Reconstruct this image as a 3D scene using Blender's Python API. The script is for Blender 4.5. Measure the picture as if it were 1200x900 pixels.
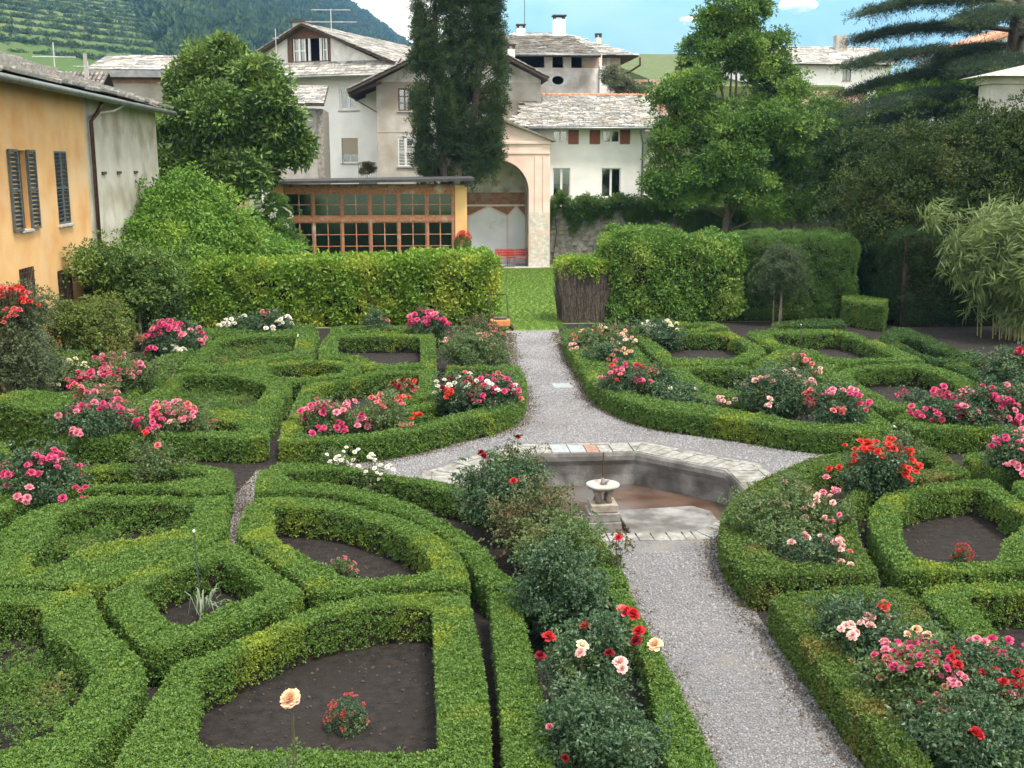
import bpy, bmesh, math, random
import numpy as np
from mathutils import Vector, Matrix, geometry
R = math.radians
for o in list(bpy.data.objects): bpy.data.objects.remove(o)
scene = bpy.context.scene
col = scene.collection

# ------------------------------------------------------------------ camera
cam_data = bpy.data.cameras.new('camera'); cam = bpy.data.objects.new('camera', cam_data); col.objects.link(cam)
cam.location = (0, 0, 5.0); cam.rotation_euler = (R(90 - 11.183), 0, R(-4.874))
cam_data.sensor_width = 36; cam_data.lens = 39.0; cam_data.clip_start = .1; cam_data.clip_end = 20000
scene.camera = cam
# ------------------------------------------------------------------ sky, sun, exposure
SUN_EL, SUN_AZ = 64, 142          # azimuth clockwise from +Y (garden axis): high veiled sun to the right, a little behind
world = bpy.data.worlds.new('World'); scene.world = world; world.use_nodes = True
wn, wl = world.node_tree.nodes, world.node_tree.links
bg = wn['Background']
sky = wn.new('ShaderNodeTexSky'); sky.sky_type = 'NISHITA'; sky.sun_disc = False
sky.sun_elevation = R(SUN_EL); sky.sun_rotation = R(SUN_AZ); sky.dust_density = 3.0; sky.air_density = 1.0
tc = wn.new('ShaderNodeTexCoord'); ns = wn.new('ShaderNodeTexNoise'); ns.inputs['Scale'].default_value = 2.2; ns.inputs['Detail'].default_value = 5
rp = wn.new('ShaderNodeValToRGB'); rp.color_ramp.elements[0].position = .36; rp.color_ramp.elements[1].position = .58
rp.color_ramp.elements[0].color = (.45, .45, .45, 1); rp.color_ramp.elements[1].color = (1, 1, 1, 1)
mx = wn.new('ShaderNodeMix'); mx.data_type = 'RGBA'
wl.new(tc.outputs['Generated'], ns.inputs['Vector']); wl.new(ns.outputs['Fac'], rp.inputs['Fac'])
wl.new(rp.outputs['Color'], mx.inputs['Factor']); wl.new(sky.outputs['Color'], mx.inputs['A'])
mx.inputs['B'].default_value = (10.2, 10.6, 11.3, 1)      # bright cloud deck over the blue
wl.new(mx.outputs['Result'], bg.inputs['Color']); bg.inputs['Strength'].default_value = .062
sd = bpy.data.lights.new('sun', 'SUN'); sd.energy = 1.5; sd.angle = R(14); sd.color = (1, .98, .95)
sun = bpy.data.objects.new('sun', sd); col.objects.link(sun)
sun.rotation_euler = (R(90 - SUN_EL), 0, R(180 - SUN_AZ)); sun.location = (0, 0, 60)
vs = scene.view_settings; vs.view_transform = 'Standard'; vs.look = 'None'; vs.gamma = 1; vs.use_curve_mapping = False
vs.exposure = 2.0
cy = scene.cycles
cy.use_denoising = True; cy.max_bounces = 6; cy.diffuse_bounces = 3; cy.glossy_bounces = 2; cy.transmission_bounces = 3
cy.transparent_max_bounces = 6; cy.volume_bounces = 1; cy.caustics_reflective = False; cy.caustics_refractive = False
cy.sample_clamp_indirect = 5

# ------------------------------------------------------------------ helpers
rng = np.random.default_rng(7); random.seed(7)
def tag(o, label=None, cat=None, group=None, kind=None):
    if label: o['label'] = label
    if cat: o['category'] = cat
    if group: o['group'] = group
    if kind: o['kind'] = kind
    return o
def empty(name, loc=(0, 0, 0), rz=0, parent=None):
    o = bpy.data.objects.new(name, None); col.objects.link(o); o.location = loc; o.rotation_euler = (0, 0, rz)
    o.empty_display_size = .1
    if parent: o.parent = parent
    return o
class MB:
    """collects faces, links them as one mesh object"""
    def __init__(s): s.v = []; s.f = []
    def quad(s, *p):
        n = len(s.v); s.v += [tuple(q) for q in p]; s.f.append(tuple(range(n, n + len(p)))); return s
    def box(s, x0, x1, y0, y1, z0, z1):
        n = len(s.v)
        s.v += [(x0,y0,z0),(x1,y0,z0),(x1,y1,z0),(x0,y1,z0),(x0,y0,z1),(x1,y0,z1),(x1,y1,z1),(x0,y1,z1)]
        s.f += [tuple(n + i for i in f) for f in ((3,2,1,0),(4,5,6,7),(0,1,5,4),(1,2,6,5),(2,3,7,6),(3,0,4,7))]; return s
    def bar(s, a, b, w, h, up=(0, 0, 1)):
        a, b = Vector(a), Vector(b); d = (b - a).normalized(); u = Vector(up)
        if abs(d.dot(u)) > .98: u = Vector((0, 1, 0))
        r = d.cross(u).normalized() * (w / 2); t = r.cross(d).normalized() * (h / 2); n = len(s.v)
        for p in (a, b): s.v += [tuple(p - r - t), tuple(p + r - t), tuple(p + r + t), tuple(p - r + t)]
        s.f += [tuple(n + i for i in f) for f in ((0,1,2,3),(7,6,5,4),(0,4,5,1),(1,5,6,2),(2,6,7,3),(3,7,4,0))]; return s
    def tube(s, pts, radii, k=6, cap=True):
        pts = [Vector(p) for p in pts]
        if not hasattr(radii, '__len__'): radii = [radii] * len(pts)
        n0 = len(s.v); ref = Vector((.31, .17, .93))
        for i, p in enumerate(pts):
            d = (pts[min(i + 1, len(pts) - 1)] - pts[max(i - 1, 0)]).normalized()
            a = d.cross(ref)
            if a.length < .05: a = d.cross(Vector((1, 0, 0)))
            a.normalize(); b = d.cross(a)
            for j in range(k):
                t = 2 * math.pi * j / k; s.v.append(tuple(p + (a * math.cos(t) + b * math.sin(t)) * radii[i]))
        for i in range(len(pts) - 1):
            for j in range(k):
                q = n0 + i * k; s.f.append((q + j, q + (j + 1) % k, q + k + (j + 1) % k, q + k + j))
        if cap:
            s.f.append(tuple(n0 + j for j in reversed(range(k)))); e = n0 + (len(pts) - 1) * k; s.f.append(tuple(e + j for j in range(k)))
        return s
    def lathe(s, prof, c=(0, 0), k=24, z=0):
        n0 = len(s.v)
        for r, h in prof:
            for j in range(k):
                t = 2 * math.pi * j / k; s.v.append((c[0] + r * math.cos(t), c[1] + r * math.sin(t), z + h))
        for i in range(len(prof) - 1):
            for j in range(k):
                q = n0 + i * k; s.f.append((q + j, q + (j + 1) % k, q + k + (j + 1) % k, q + k + j))
        s.f.append(tuple(n0 + j for j in reversed(range(k)))); e = n0 + (len(prof) - 1) * k; s.f.append(tuple(e + j for j in range(k)))
        return s
    def prism(s, poly, y0, y1):
        """polygon of (x, z) pushed from y0 to y1"""
        n = len(s.v); k = len(poly)
        s.v += [(x, y0, z) for x, z in poly] + [(x, y1, z) for x, z in poly]
        s.f.append(tuple(range(n, n + k))); s.f.append(tuple(reversed(range(n + k, n + 2 * k))))
        for i in range(k): j = (i + 1) % k; s.f.append((n + j, n + i, n + k + i, n + k + j))
        return s
    def slab(s, poly, z0, z1):
        """polygon of (x, y) pushed from z0 to z1"""
        n = len(s.v); k = len(poly)
        s.v += [(x, y, z0) for x, y in poly] + [(x, y, z1) for x, y in poly]
        s.f.append(tuple(reversed(range(n, n + k)))); s.f.append(tuple(range(n + k, n + 2 * k)))
        for i in range(k): j = (i + 1) % k; s.f.append((n + i, n + j, n + k + j, n + k + i))
        return s
    def mesh(s, name, m=None, smooth=False, fix=True):
        me = bpy.data.meshes.new(name); me.from_pydata(s.v, [], s.f)
        if fix:
            bm = bmesh.new(); bm.from_mesh(me); bmesh.ops.recalc_face_normals(bm, faces=bm.faces); bm.to_mesh(me); bm.free()
        if m: me.materials.append(m)
        if smooth: me.shade_smooth()
        me.update(); return me
    def build(s, name, m=None, parent=None, smooth=False, bevel=0, fix=True, loc=None):
        return link(name, s.mesh(name, m, smooth, fix), parent, bevel, loc)
def link(name, me, parent=None, bevel=0, loc=None):
    o = bpy.data.objects.new(name, me); col.objects.link(o)
    if parent: o.parent = parent
    if loc: o.location = loc
    if bevel:
        b = o.modifiers.new('bevel', 'BEVEL'); b.width = bevel; b.segments = 2; b.limit_method = 'ANGLE'
    return o

# ------------------------------------------------------------------ materials
MAT = {}
def mat(name, c1, c2=None, scale=4, rough=.85, bump=0, bscale=None, island=0, c3=None, scale3=.6, spec=.3, metal=0, coord='obj', dist=.02, hi=.65, lo=.35, alt3=(.5, .68)):
    """principled with two-colour noise, an optional large-patch third colour, per-piece variation and bump"""
    if name in MAT: return MAT[name]
    m = bpy.data.materials.new(name); m.use_nodes = True; MAT[name] = m
    n, l = m.node_tree.nodes, m.node_tree.links; b = n['Principled BSDF']
    b.inputs['Roughness'].default_value = rough; b.inputs['Specular IOR Level'].default_value = spec; b.inputs['Metallic'].default_value = metal
    if c2 is None: c2 = c1
    if coord == 'obj': t = n.new('ShaderNodeTexCoord').outputs['Object']
    else: t = n.new('ShaderNodeNewGeometry').outputs['Position']
    def noise(sc, det=5):
        x = n.new('ShaderNodeTexNoise'); x.inputs['Scale'].default_value = sc; x.inputs['Detail'].default_value = det; l.new(t, x.inputs['Vector']); return x.outputs['Fac']
    def ramp(f, a, z, ca, cz):
        r = n.new('ShaderNodeValToRGB'); r.color_ramp.elements[0].position = a; r.color_ramp.elements[1].position = z
        r.color_ramp.elements[0].color = (*ca, 1); r.color_ramp.elements[1].color = (*cz, 1); l.new(f, r.inputs['Fac']); return r.outputs['Color']
    def mix(f, a, c):
        x = n.new('ShaderNodeMix'); x.data_type = 'RGBA'; l.new(f, x.inputs['Factor']); l.new(a, x.inputs['A'])
        if isinstance(c, tuple): x.inputs['B'].default_value = (*c, 1)
        else: l.new(c, x.inputs['B'])
        return x.outputs['Result']
    c = ramp(noise(scale), lo, hi, c1, c2)
    if c3: c = mix(ramp(noise(scale3, 4), alt3[0], alt3[1], (0, 0, 0), (1, 1, 1)), c, c3)
    if island:
        g = n.new('ShaderNodeNewGeometry'); h = n.new('ShaderNodeHueSaturation')
        mr = n.new('ShaderNodeMapRange'); mr.inputs['To Min'].default_value = 1 - island; mr.inputs['To Max'].default_value = 1 + island
        l.new(g.outputs['Random Per Island'], mr.inputs['Value']); l.new(mr.outputs['Result'], h.inputs['Value']); l.new(c, h.inputs['Color']); c = h.outputs['Color']
    l.new(c, b.inputs['Base Color'])
    if bump:
        bp = n.new('ShaderNodeBump'); bp.inputs['Strength'].default_value = bump; bp.inputs['Distance'].default_value = dist
        l.new(noise(bscale or scale * 4, 6), bp.inputs['Height']); l.new(bp.outputs['Normal'], b.inputs['Normal'])
    return m
def leafmat(name, c1, c2, patch=None, pscale=1.2, ppos=(.56, .68), rough=.5, trans=.35, spec=.35):
    """leaf: colour varies leaf cluster by cluster, with patches of fresher growth; lets light through"""
    m = bpy.data.materials.new(name); m.use_nodes = True; MAT[name] = m
    n, l = m.node_tree.nodes, m.node_tree.links; b = n['Principled BSDF']; out = n['Material Output']
    b.inputs['Roughness'].default_value = rough; b.inputs['Specular IOR Level'].default_value = spec
    oi = n.new('ShaderNodeObjectInfo'); g = n.new('ShaderNodeNewGeometry')
    ad = n.new('ShaderNodeMath'); ad.operation = 'ADD'; l.new(oi.outputs['Random'], ad.inputs[0]); l.new(g.outputs['Random Per Island'], ad.inputs[1])
    hf = n.new('ShaderNodeMath'); hf.operation = 'MULTIPLY'; hf.inputs[1].default_value = .5; l.new(ad.outputs[0], hf.inputs[0])
    mx = n.new('ShaderNodeMix'); mx.data_type = 'RGBA'; mx.inputs['A'].default_value = (*c1, 1); mx.inputs['B'].default_value = (*c2, 1); l.new(hf.outputs[0], mx.inputs['Factor'])
    c = mx.outputs['Result']
    if patch:
        nz = n.new('ShaderNodeTexNoise'); nz.inputs['Scale'].default_value = pscale; nz.inputs['Detail'].default_value = 3; l.new(g.outputs['Position'], nz.inputs['Vector'])
        r = n.new('ShaderNodeMapRange'); r.inputs['From Min'].default_value = ppos[0]; r.inputs['From Max'].default_value = ppos[1]; l.new(nz.outputs['Fac'], r.inputs['Value'])
        m2 = n.new('ShaderNodeMix'); m2.data_type = 'RGBA'; l.new(r.outputs['Result'], m2.inputs['Factor']); l.new(c, m2.inputs['A']); m2.inputs['B'].default_value = (*patch, 1); c = m2.outputs['Result']
    l.new(c, b.inputs['Base Color'])
    tr = n.new('ShaderNodeBsdfTranslucent'); l.new(c, tr.inputs['Color'])
    ms = n.new('ShaderNodeMixShader'); ms.inputs['Fac'].default_value = trans; l.new(b.outputs[0], ms.inputs[1]); l.new(tr.outputs[0], ms.inputs[2]); l.new(ms.outputs[0], out.inputs['Surface'])
    return m
def glassmat(name, tint=(.75, .8, .8), refl=.12):
    m = bpy.data.materials.new(name); m.use_nodes = True; MAT[name] = m
    n, l = m.node_tree.nodes, m.node_tree.links; out = n['Material Output']; n.remove(n['Principled BSDF'])
    t = n.new('ShaderNodeBsdfTransparent'); t.inputs['Color'].default_value = (*tint, 1)
    gl = n.new('ShaderNodeBsdfGlossy'); gl.inputs['Roughness'].default_value = .08; gl.inputs['Color'].default_value = (.9, .95, 1, 1)
    f = n.new('ShaderNodeFresnel'); f.inputs['IOR'].default_value = 1.5
    a = n.new('ShaderNodeMath'); a.operation = 'ADD'; a.inputs[1].default_value = refl; l.new(f.outputs[0], a.inputs[0])
    x = n.new('ShaderNodeMixShader'); l.new(a.outputs[0], x.inputs['Fac']); l.new(t.outputs[0], x.inputs[1]); l.new(gl.outputs[0], x.inputs[2]); l.new(x.outputs[0], out.inputs['Surface'])
    return m

# ------------------------------------------------------------------ leaf clusters (prototypes, never linked to the scene)
def rotz_to(nrm, spin):
    """rotation matrices (n,3,3) that take +Z to nrm, spun about it"""
    nrm = nrm / np.maximum(np.linalg.norm(nrm, axis=1, keepdims=True), 1e-6)
    ref = np.where(np.abs(nrm[:, 2:3]) < .9, np.array([[0, 0, 1.]]), np.array([[1., 0, 0]]))
    a = np.cross(ref, nrm); a /= np.linalg.norm(a, axis=1, keepdims=True); b = np.cross(nrm, a)
    c, s = np.cos(spin)[:, None], np.sin(spin)[:, None]
    return np.stack([a * c + b * s, -a * s + b * c, nrm], axis=2)
def sprig(name, n, rad, L, Wd, seed, flat=1.0, up=.5, droop=0, fold=.25, lift=0):
    """a cluster of n pointed leaves inside a dome of radius rad; +Z points out of the plant"""
    r = np.random.default_rng(seed); v = []; f = []
    d = r.normal(size=(n, 3)); d /= np.linalg.norm(d, axis=1, keepdims=True); d[:, 2] = np.abs(d[:, 2]) * flat
    pos = d * (rad * r.uniform(.15, 1, (n, 1)) ** .6); pos[:, 2] += lift
    dirs = d + np.array([0, 0, up]) + r.normal(size=(n, 3)) * .45; dirs[:, 2] -= droop; dirs /= np.linalg.norm(dirs, axis=1, keepdims=True)
    for i in range(n):
        a = dirs[i]; s = np.cross(a, r.normal(size=3)); s /= np.linalg.norm(s); u = np.cross(s, a)
        l, w = L * r.uniform(.7, 1.25), Wd * r.uniform(.75, 1.2); p = pos[i]; k = len(v)
        v += [p, p + a * l * .45 + s * w / 2 + u * w * fold, p + a * l, p + a * l * .45 - s * w / 2 + u * w * fold]
        f += [(k, k + 1, k + 2), (k, k + 2, k + 3)]
    me = bpy.data.meshes.new(name); me.from_pydata([tuple(x) for x in v], [], f); me.update()
    return bpy.data.objects.new(name, me)
GROUPS = {}
def leaf_group(key, sprigs, m):
    if key in GROUPS: return GROUPS[key]
    g = bpy.data.node_groups.new(key, 'GeometryNodeTree'); GROUPS[key] = g
    g.interface.new_socket('Geometry', in_out='INPUT', socket_type='NodeSocketGeometry'); g.interface.new_socket('Geometry', in_out='OUTPUT', socket_type='NodeSocketGeometry')
    n, l = g.nodes, g.links; gi = n.new('NodeGroupInput'); go = n.new('NodeGroupOutput'); j = n.new('GeometryNodeJoinGeometry')
    for s in sprigs:
        oi = n.new('GeometryNodeObjectInfo'); oi.inputs['Object'].default_value = s
        sm = n.new('GeometryNodeSetMaterial'); sm.inputs['Material'].default_value = m
        ti = n.new('GeometryNodeGeometryToInstance')
        l.new(oi.outputs['Geometry'], sm.inputs['Geometry']); l.new(sm.outputs[0], ti.inputs[0]); l.new(ti.outputs[0], j.inputs[0])
    io = n.new('GeometryNodeInstanceOnPoints'); io.inputs['Pick Instance'].default_value = True
    def na(nm, ty):
        a = n.new('GeometryNodeInputNamedAttribute'); a.data_type = ty; a.inputs['Name'].default_value = nm; return a.outputs['Attribute']
    e = n.new('FunctionNodeEulerToRotation'); l.new(na('rot', 'FLOAT_VECTOR'), e.inputs[0]); l.new(e.outputs[0], io.inputs['Rotation'])
    l.new(na('scl', 'FLOAT'), io.inputs['Scale']); l.new(na('pick', 'INT'), io.inputs['Instance Index'])
    l.new(gi.outputs[0], io.inputs['Points']); l.new(j.outputs[0], io.inputs['Instance']); l.new(io.outputs[0], go.inputs[0])
    return g
def cloud(name, P, N, S, sprigs, m, parent=None, kind='stuff', jitter=.35, key=None):
    """leaf clusters at points P, pointing along N, sized S: one object"""
    P = np.asarray(P, float); n = len(P); N = np.asarray(N, float) + rng.normal(size=(n, 3)) * jitter
    S = np.broadcast_to(np.asarray(S, float), (n,)) * rng.uniform(.75, 1.25, n)
    Rm = rotz_to(N, rng.uniform(0, 2 * math.pi, n))
    eul = np.stack([np.arctan2(Rm[:, 2, 1], Rm[:, 2, 2]), -np.arcsin(np.clip(Rm[:, 2, 0], -1, 1)), np.arctan2(Rm[:, 1, 0], Rm[:, 0, 0])], axis=1)
    me = bpy.data.meshes.new(name); me.vertices.add(n); me.vertices.foreach_set('co', P.ravel())
    me.attributes.new('rot', 'FLOAT_VECTOR', 'POINT').data.foreach_set('vector', eul.ravel())
    me.attributes.new('scl', 'FLOAT', 'POINT').data.foreach_set('value', S)
    me.attributes.new('pick', 'INT', 'POINT').data.foreach_set('value', rng.integers(0, len(sprigs), n).astype(np.int32))
    me.materials.append(m); me.update()
    o = link(name, me, parent); md = o.modifiers.new('leaves', 'NODES'); md.node_group = leaf_group(key or (sprigs[0].name + '|' + m.name), sprigs, m)
    if kind: o['kind'] = kind
    return o
def inside(P, loop):
    x, y = P[:, 0], P[:, 1]; L = np.asarray(loop); r = np.zeros(len(P), bool); x0, y0 = L[:, 0], L[:, 1]; x1, y1 = np.roll(x0, -1), np.roll(y0, -1)
    for a, b, c, d in zip(x0, y0, x1, y1):
        k = (b > y) != (d > y)
        if abs(d - b) > 1e-9: r ^= k & (x < (c - a) * (y - b) / (d - b) + a)
    return r
def scatter_poly(loop, spacing, holes=()):
    L = np.asarray(loop); lo, hi = L.min(0), L.max(0)
    X, Y = np.meshgrid(np.arange(lo[0], hi[0] + spacing, spacing), np.arange(lo[1], hi[1] + spacing, spacing))
    P = np.stack([X.ravel(), Y.ravel()], 1); P += rng.uniform(-.5, .5, P.shape) * spacing
    k = inside(P, loop)
    for h in holes: k &= ~inside(P, h)
    return P[k]
def wob(P, s=1.0, seed=0):
    """cheap smooth noise in [-1, 1]"""
    P = np.asarray(P, float) * s; o = np.zeros(len(P))
    for i, (a, b, c) in enumerate(((1.3, 2.1, .7), (2.7, -1.4, 1.9), (-3.9, 3.1, 2.3), (5.3, 4.7, -3.1))):
        o += np.sin(P[:, 0] * a + P[:, 1] * b + (P[:, 2] * c if P.shape[1] > 2 else 0) + i * 1.7 + seed) / (1.3 + i * .55)
    return o / 1.7


# ------------------------------------------------------------------ ground sheets
PC = Vector((2.89, 16.62)); AP = 2.2
def octagon(ap, c=PC): return [(c.x + ap / math.cos(R(22.5)) * math.cos(R(22.5 + 45 * k)), c.y + ap / math.cos(R(22.5)) * math.sin(R(22.5 + 45 * k))) for k in range(8)]
RIM = .5
M_ground = mat('ground', (.05, .075, .025), (.09, .12, .04), 1.5, .95, .4, 20, coord='w')
M_lawn = mat('lawn', (.075, .145, .02), (.125, .21, .032), 5, .9, .5, 60, c3=(.14, .20, .045), scale3=.7, coord='w', dist=.03)
M_soil = mat('soil', (.0095, .0080, .0072), (.026, .021, .0185), 9, .95, .9, 45, c3=(.017, .014, .012), scale3=1.3, coord='w', dist=.035)
M_gravel = mat('gravel', (.055, .053, .054), (.185, .185, .195), 70, .9, .6, 90, c3=(.185, .165, .14), scale3=.9, coord='w', dist=.012, alt3=(.55, .75))
def sheet(name, loops, z, m):
    vs_, tri = [], geometry.tessellate_polygon([[Vector((x, y, 0)) for x, y in lp] for lp in loops])
    for lp in loops: vs_ += [(x, y, z) for x, y in lp]
    b = MB(); b.v = vs_; b.f = [tuple(t) for t in tri]
    me = b.mesh(name, m)
    if me.polygons[0].normal.z < 0: me.flip_normals()
    return tag(link(name, me), kind='structure')
b = MB(); rings = [AP + .1, 4, 8, 16, 40, 120, 500, 2500, 9600]
for i, r in enumerate(rings):
    for k in range(32):
        a = R(22.5) + 2 * math.pi * k / 32
        if i == 0:
            o8 = octagon(r); s_, t_ = divmod(k, 4); p, q = o8[s_], o8[(s_ + 1) % 8]; b.v.append((p[0] + (q[0] - p[0]) * t_ / 4, p[1] + (q[1] - p[1]) * t_ / 4, -.012))
        else: b.v.append((PC.x + r * math.cos(a), PC.y + r * math.sin(a), -.012))
for i in range(len(rings) - 1):
    for k in range(32): b.f.append((i * 32 + k, i * 32 + (k + 1) % 32, (i + 1) * 32 + (k + 1) % 32, (i + 1) * 32 + k))
tag(b.build('ground', M_ground), kind='structure')
sheet('garden_soil', [[(-9.3, 3), (19, 3), (19, 35.2), (-9.3, 35.2)], octagon(AP + .1)], -.006, M_soil)
sheet('lawn', [[(-8, 34.6), (2.6, 34.6), (2.65, 33.4), (4.3, 33.4), (4.4, 34.9), (26, 34.9), (26, 58), (-8, 58)]], .002, M_lawn)
GRAVEL = [(2.258,6.994),(2.285,7.679),(2.299,9.192),(2.272,11.391),(2.28,12.634),(2.128,13.554),(1.786,14.195),(1.257,14.743),(0.688,15.244),(-0.457,16.049),(-1.201,16.441),(-2.168,16.718),(-2.409,16.215),(-2.325,15.334),(-2.278,13.759),(-2.461,13.445),(-2.515,13.58),(-2.603,14.569),(-2.719,15.577),(-2.863,16.631),(-2.713,18.138),(-2.41,18.17),(-2.403,18.579),(-0.574,18.666),(0.273,19.359),(0.831,19.927),(1.415,20.381),(1.914,21.263),(2.16,22.606),(2.277,24.035),(2.22,25.101),(2.476,30.722)] + [(2.66, 33.5), (4.28, 33.5)] + [(4.074,30.586),(3.806,25.077),(3.729,23.315),(3.948,22.01),(4.205,21.148),(4.591,20.486),(5.566,19.954),(6.657,18.815),(7.572,18.347),(8.293,18.478),(8.206,17.856),(8.643,17.342),(8.355,15.484),(8.054,15.416),(8.31,16.645),(7.882,16.735),(6.704,16.622),(5.893,16.178),(5.13,15.481),(4.491,14.67),(4.072,14),(3.816,13.239),(3.705,12.604),(3.698,12.072),(3.762,11.679),(3.767,11.164),(3.719,9.764),(3.685,8.76),(3.706,7.84),(3.641,6.876)]
GRAVEL[:1] = [(2.2, 3.2)]; GRAVEL[-1:] = [(3.5, 3.2)]
sheet('gravel_path', [GRAVEL, octagon(AP + .1)], .006, M_gravel)
pebble = []
for s in range(4):
    bm = bmesh.new(); bmesh.ops.create_icosphere(bm, subdivisions=1, radius=1); rr = np.random.default_rng(90 + s)
    for v in bm.verts: v.co *= rr.uniform(.75, 1.2); v.co.z *= .6
    me = bpy.data.meshes.new('pebble'); bm.to_mesh(me); bm.free(); pebble.append(bpy.data.objects.new('pebble_shape', me))
M_pebble = leafmat('pebble_stone', (.05, .049, .050), (.29, .29, .305), rough=.9, trans=0, spec=.2)
P2 = scatter_poly(GRAVEL, .034, [octagon(AP + .75)]); P2 = P2[(P2[:, 1] < 34) & (P2[:, 1] > 7.2) & (wob(P2, 1.1, 3) + rng.uniform(-.6, 1.5, len(P2)) > .05)]
d_ = np.hypot(P2[:, 0], P2[:, 1])
P3 = np.c_[P2, np.full(len(P2), .008)]
tag(cloud('gravel', P3, np.tile([0, 0, 1.], (len(P3), 1)), .0085 + .0004 * d_, pebble, M_pebble, jitter=.3), 'loose grey gravel on the garden path', 'gravel')
# pale pebbles and clods lying on the soil
P2 = scatter_poly([(-9, 7), (17, 7), (17, 34), (-9, 34)], .075, [GRAVEL, octagon(AP + 1)]); P2 = P2[rng.random(len(P2)) < .55]
P3 = np.c_[P2, np.zeros(len(P2))]
M_clod = leafmat('clod_earth', (.012, .0095, .0085), (.075, .064, .057), rough=1, trans=0, spec=.1)
tag(cloud('soil_clods', P3, np.tile([0, 0, 1.], (len(P3), 1)), rng.uniform(.15, 1, len(P3)) ** 4 * .018 + .005, pebble, M_clod), 'crumbly dark earth clods and chips on the bed soil', 'soil')

# ------------------------------------------------------------------ sunken octagonal basin
M_conc = mat('basin_concrete', (.085, .08, .076), (.22, .22, .215), 3, .85, .5, 30, c3=(.07, .062, .055), scale3=1.1, coord='w', dist=.02)
M_bfloor = mat('basin_floor', (.055, .028, .018), (.105, .07, .052), 2.2, .3, .3, 25, c3=(.10, .10, .10), scale3=.8, coord='w', spec=.5, dist=.01)
M_slab = mat('rim_stone', (.17, .165, .15), (.30, .30, .285), 12, .85, .5, 40, island=.2, c3=(.12, .115, .095), scale3=3, coord='w', dist=.01)
M_slabred = mat('rim_stone_red', (.20, .105, .08), (.28, .16, .125), 12, .85, .4, 40, coord='w', dist=.01)
M_slabblue = mat('rim_stone_blue', (.19, .215, .23), (.27, .295, .31), 12, .85, .4, 40, coord='w', dist=.01)
pond = empty('garden_basin', (PC.x, PC.y, 0)); tag(pond, 'sunken octagonal stone basin with pale slab rim in the gravel plaza', 'basin')
FZ = -.6; Z2 = Vector((0, 0))
def oc(ap): return octagon(ap, Z2)
b = MB(); prof = [(AP, .012), (AP - .03, .0), (AP - .05, -.05), (AP - .05, -.13), (AP - .01, -.22), (AP + .01, -.4), (AP + .01, FZ - .02), (AP + .3, FZ - .02), (AP + .3, .008)]
for i in range(len(prof)):
    for x, y in oc(prof[i][0]): b.v.append((x, y, prof[i][1]))
for i in range(len(prof) - 1):
    for k in range(8): b.f.append((i * 8 + k, i * 8 + (k + 1) % 8, i * 8 + 8 + (k + 1) % 8, i * 8 + 8 + k))
b.build('basin_wall', M_conc, pond)
MB().slab(oc(AP + .05), FZ - .1, FZ).build('basin_floor', M_bfloor, pond)
MB().slab([(.28, -1.95), (.26, .42), (1.55, .55), (1.78, .25), (1.75, -.8), (.95, -1.95)], FZ + .002, FZ + .11).build('step', M_conc, pond, bevel=.02)
M_wet = mat('puddle', (.05, .04, .03), (.08, .065, .05), 3, .03, spec=.6)
pw = MB(); ang = np.linspace(0, 2 * math.pi, 40, endpoint=False)
pw.quad(*[(-.9 + .8 * math.cos(a) * (1 + .18 * math.sin(3 * a + 1)), .9 + .6 * math.sin(a) * (1 + .25 * math.cos(2 * a)), FZ + .004) for a in ang]).build('puddle', M_wet, pond)
for k in range(8):
    a0, a1 = Vector(oc(AP)[k]), Vector(oc(AP)[(k + 1) % 8]); e = (a1 - a0); Ls = e.length; e.normalize(); nrm = Vector((e.y, -e.x))
    if nrm.dot((a0 + a1) / 2) < 0: nrm = -nrm
    back = k == 1; w0 = .30 if back else .17; i = 0; front = k in (4, 5, 6)
    rd = RIM if not front else .33
    t = -rd * .41
    while t < Ls + rd * .41 - .03:
        w = w0 * random.uniform(.75, 1.35); t1 = min(t + w, Ls + rd * .41); g = .008
        def pt(tt, d): # clip to the mitre
            lim = d * .41; q = min(max(tt, -lim), Ls + lim); p = a0 + e * q + nrm * d; return (p.x, p.y)
        poly = [pt(t + g, 0), pt(t1 - g, 0), pt(t1 - g, rd + random.uniform(-.03, .03)), pt(t + g, rd + random.uniform(-.03, .03))]
        if (Vector(poly[1]) - Vector(poly[0])).length > .02 or (Vector(poly[2]) - Vector(poly[3])).length > .04:
            m_ = M_slab
            if back: m_ = {3: M_slabred, 4: M_slabblue, 5: M_slabblue}.get(i, M_slab)
            MB().slab(poly, -.05, .022 + random.uniform(-.006, .008)).build('rim_slab', m_, pond, bevel=.008)
        t = t1; i += 1
    if not front:
        t = -.3
        while t < Ls + .3:
            t1 = min(t + random.uniform(.25, .55), Ls + .31)
            if t1 - t > .06:
                d0, d1 = RIM + .02, RIM + .02 + random.uniform(.09, .15)
                def p2(tt, d): lim = d * .41; q = min(max(tt, -lim), Ls + lim); p = a0 + e * q + nrm * d; return (p.x, p.y)
                MB().slab([p2(t + .008, d0), p2(t1 - .008, d0), p2(t1 - .008, d1), p2(t + .008, d1)], -.05, .018 + random.uniform(-.004, .006)).build('edging_slab', M_slab, pond, bevel=.006)
            t = t1
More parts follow.
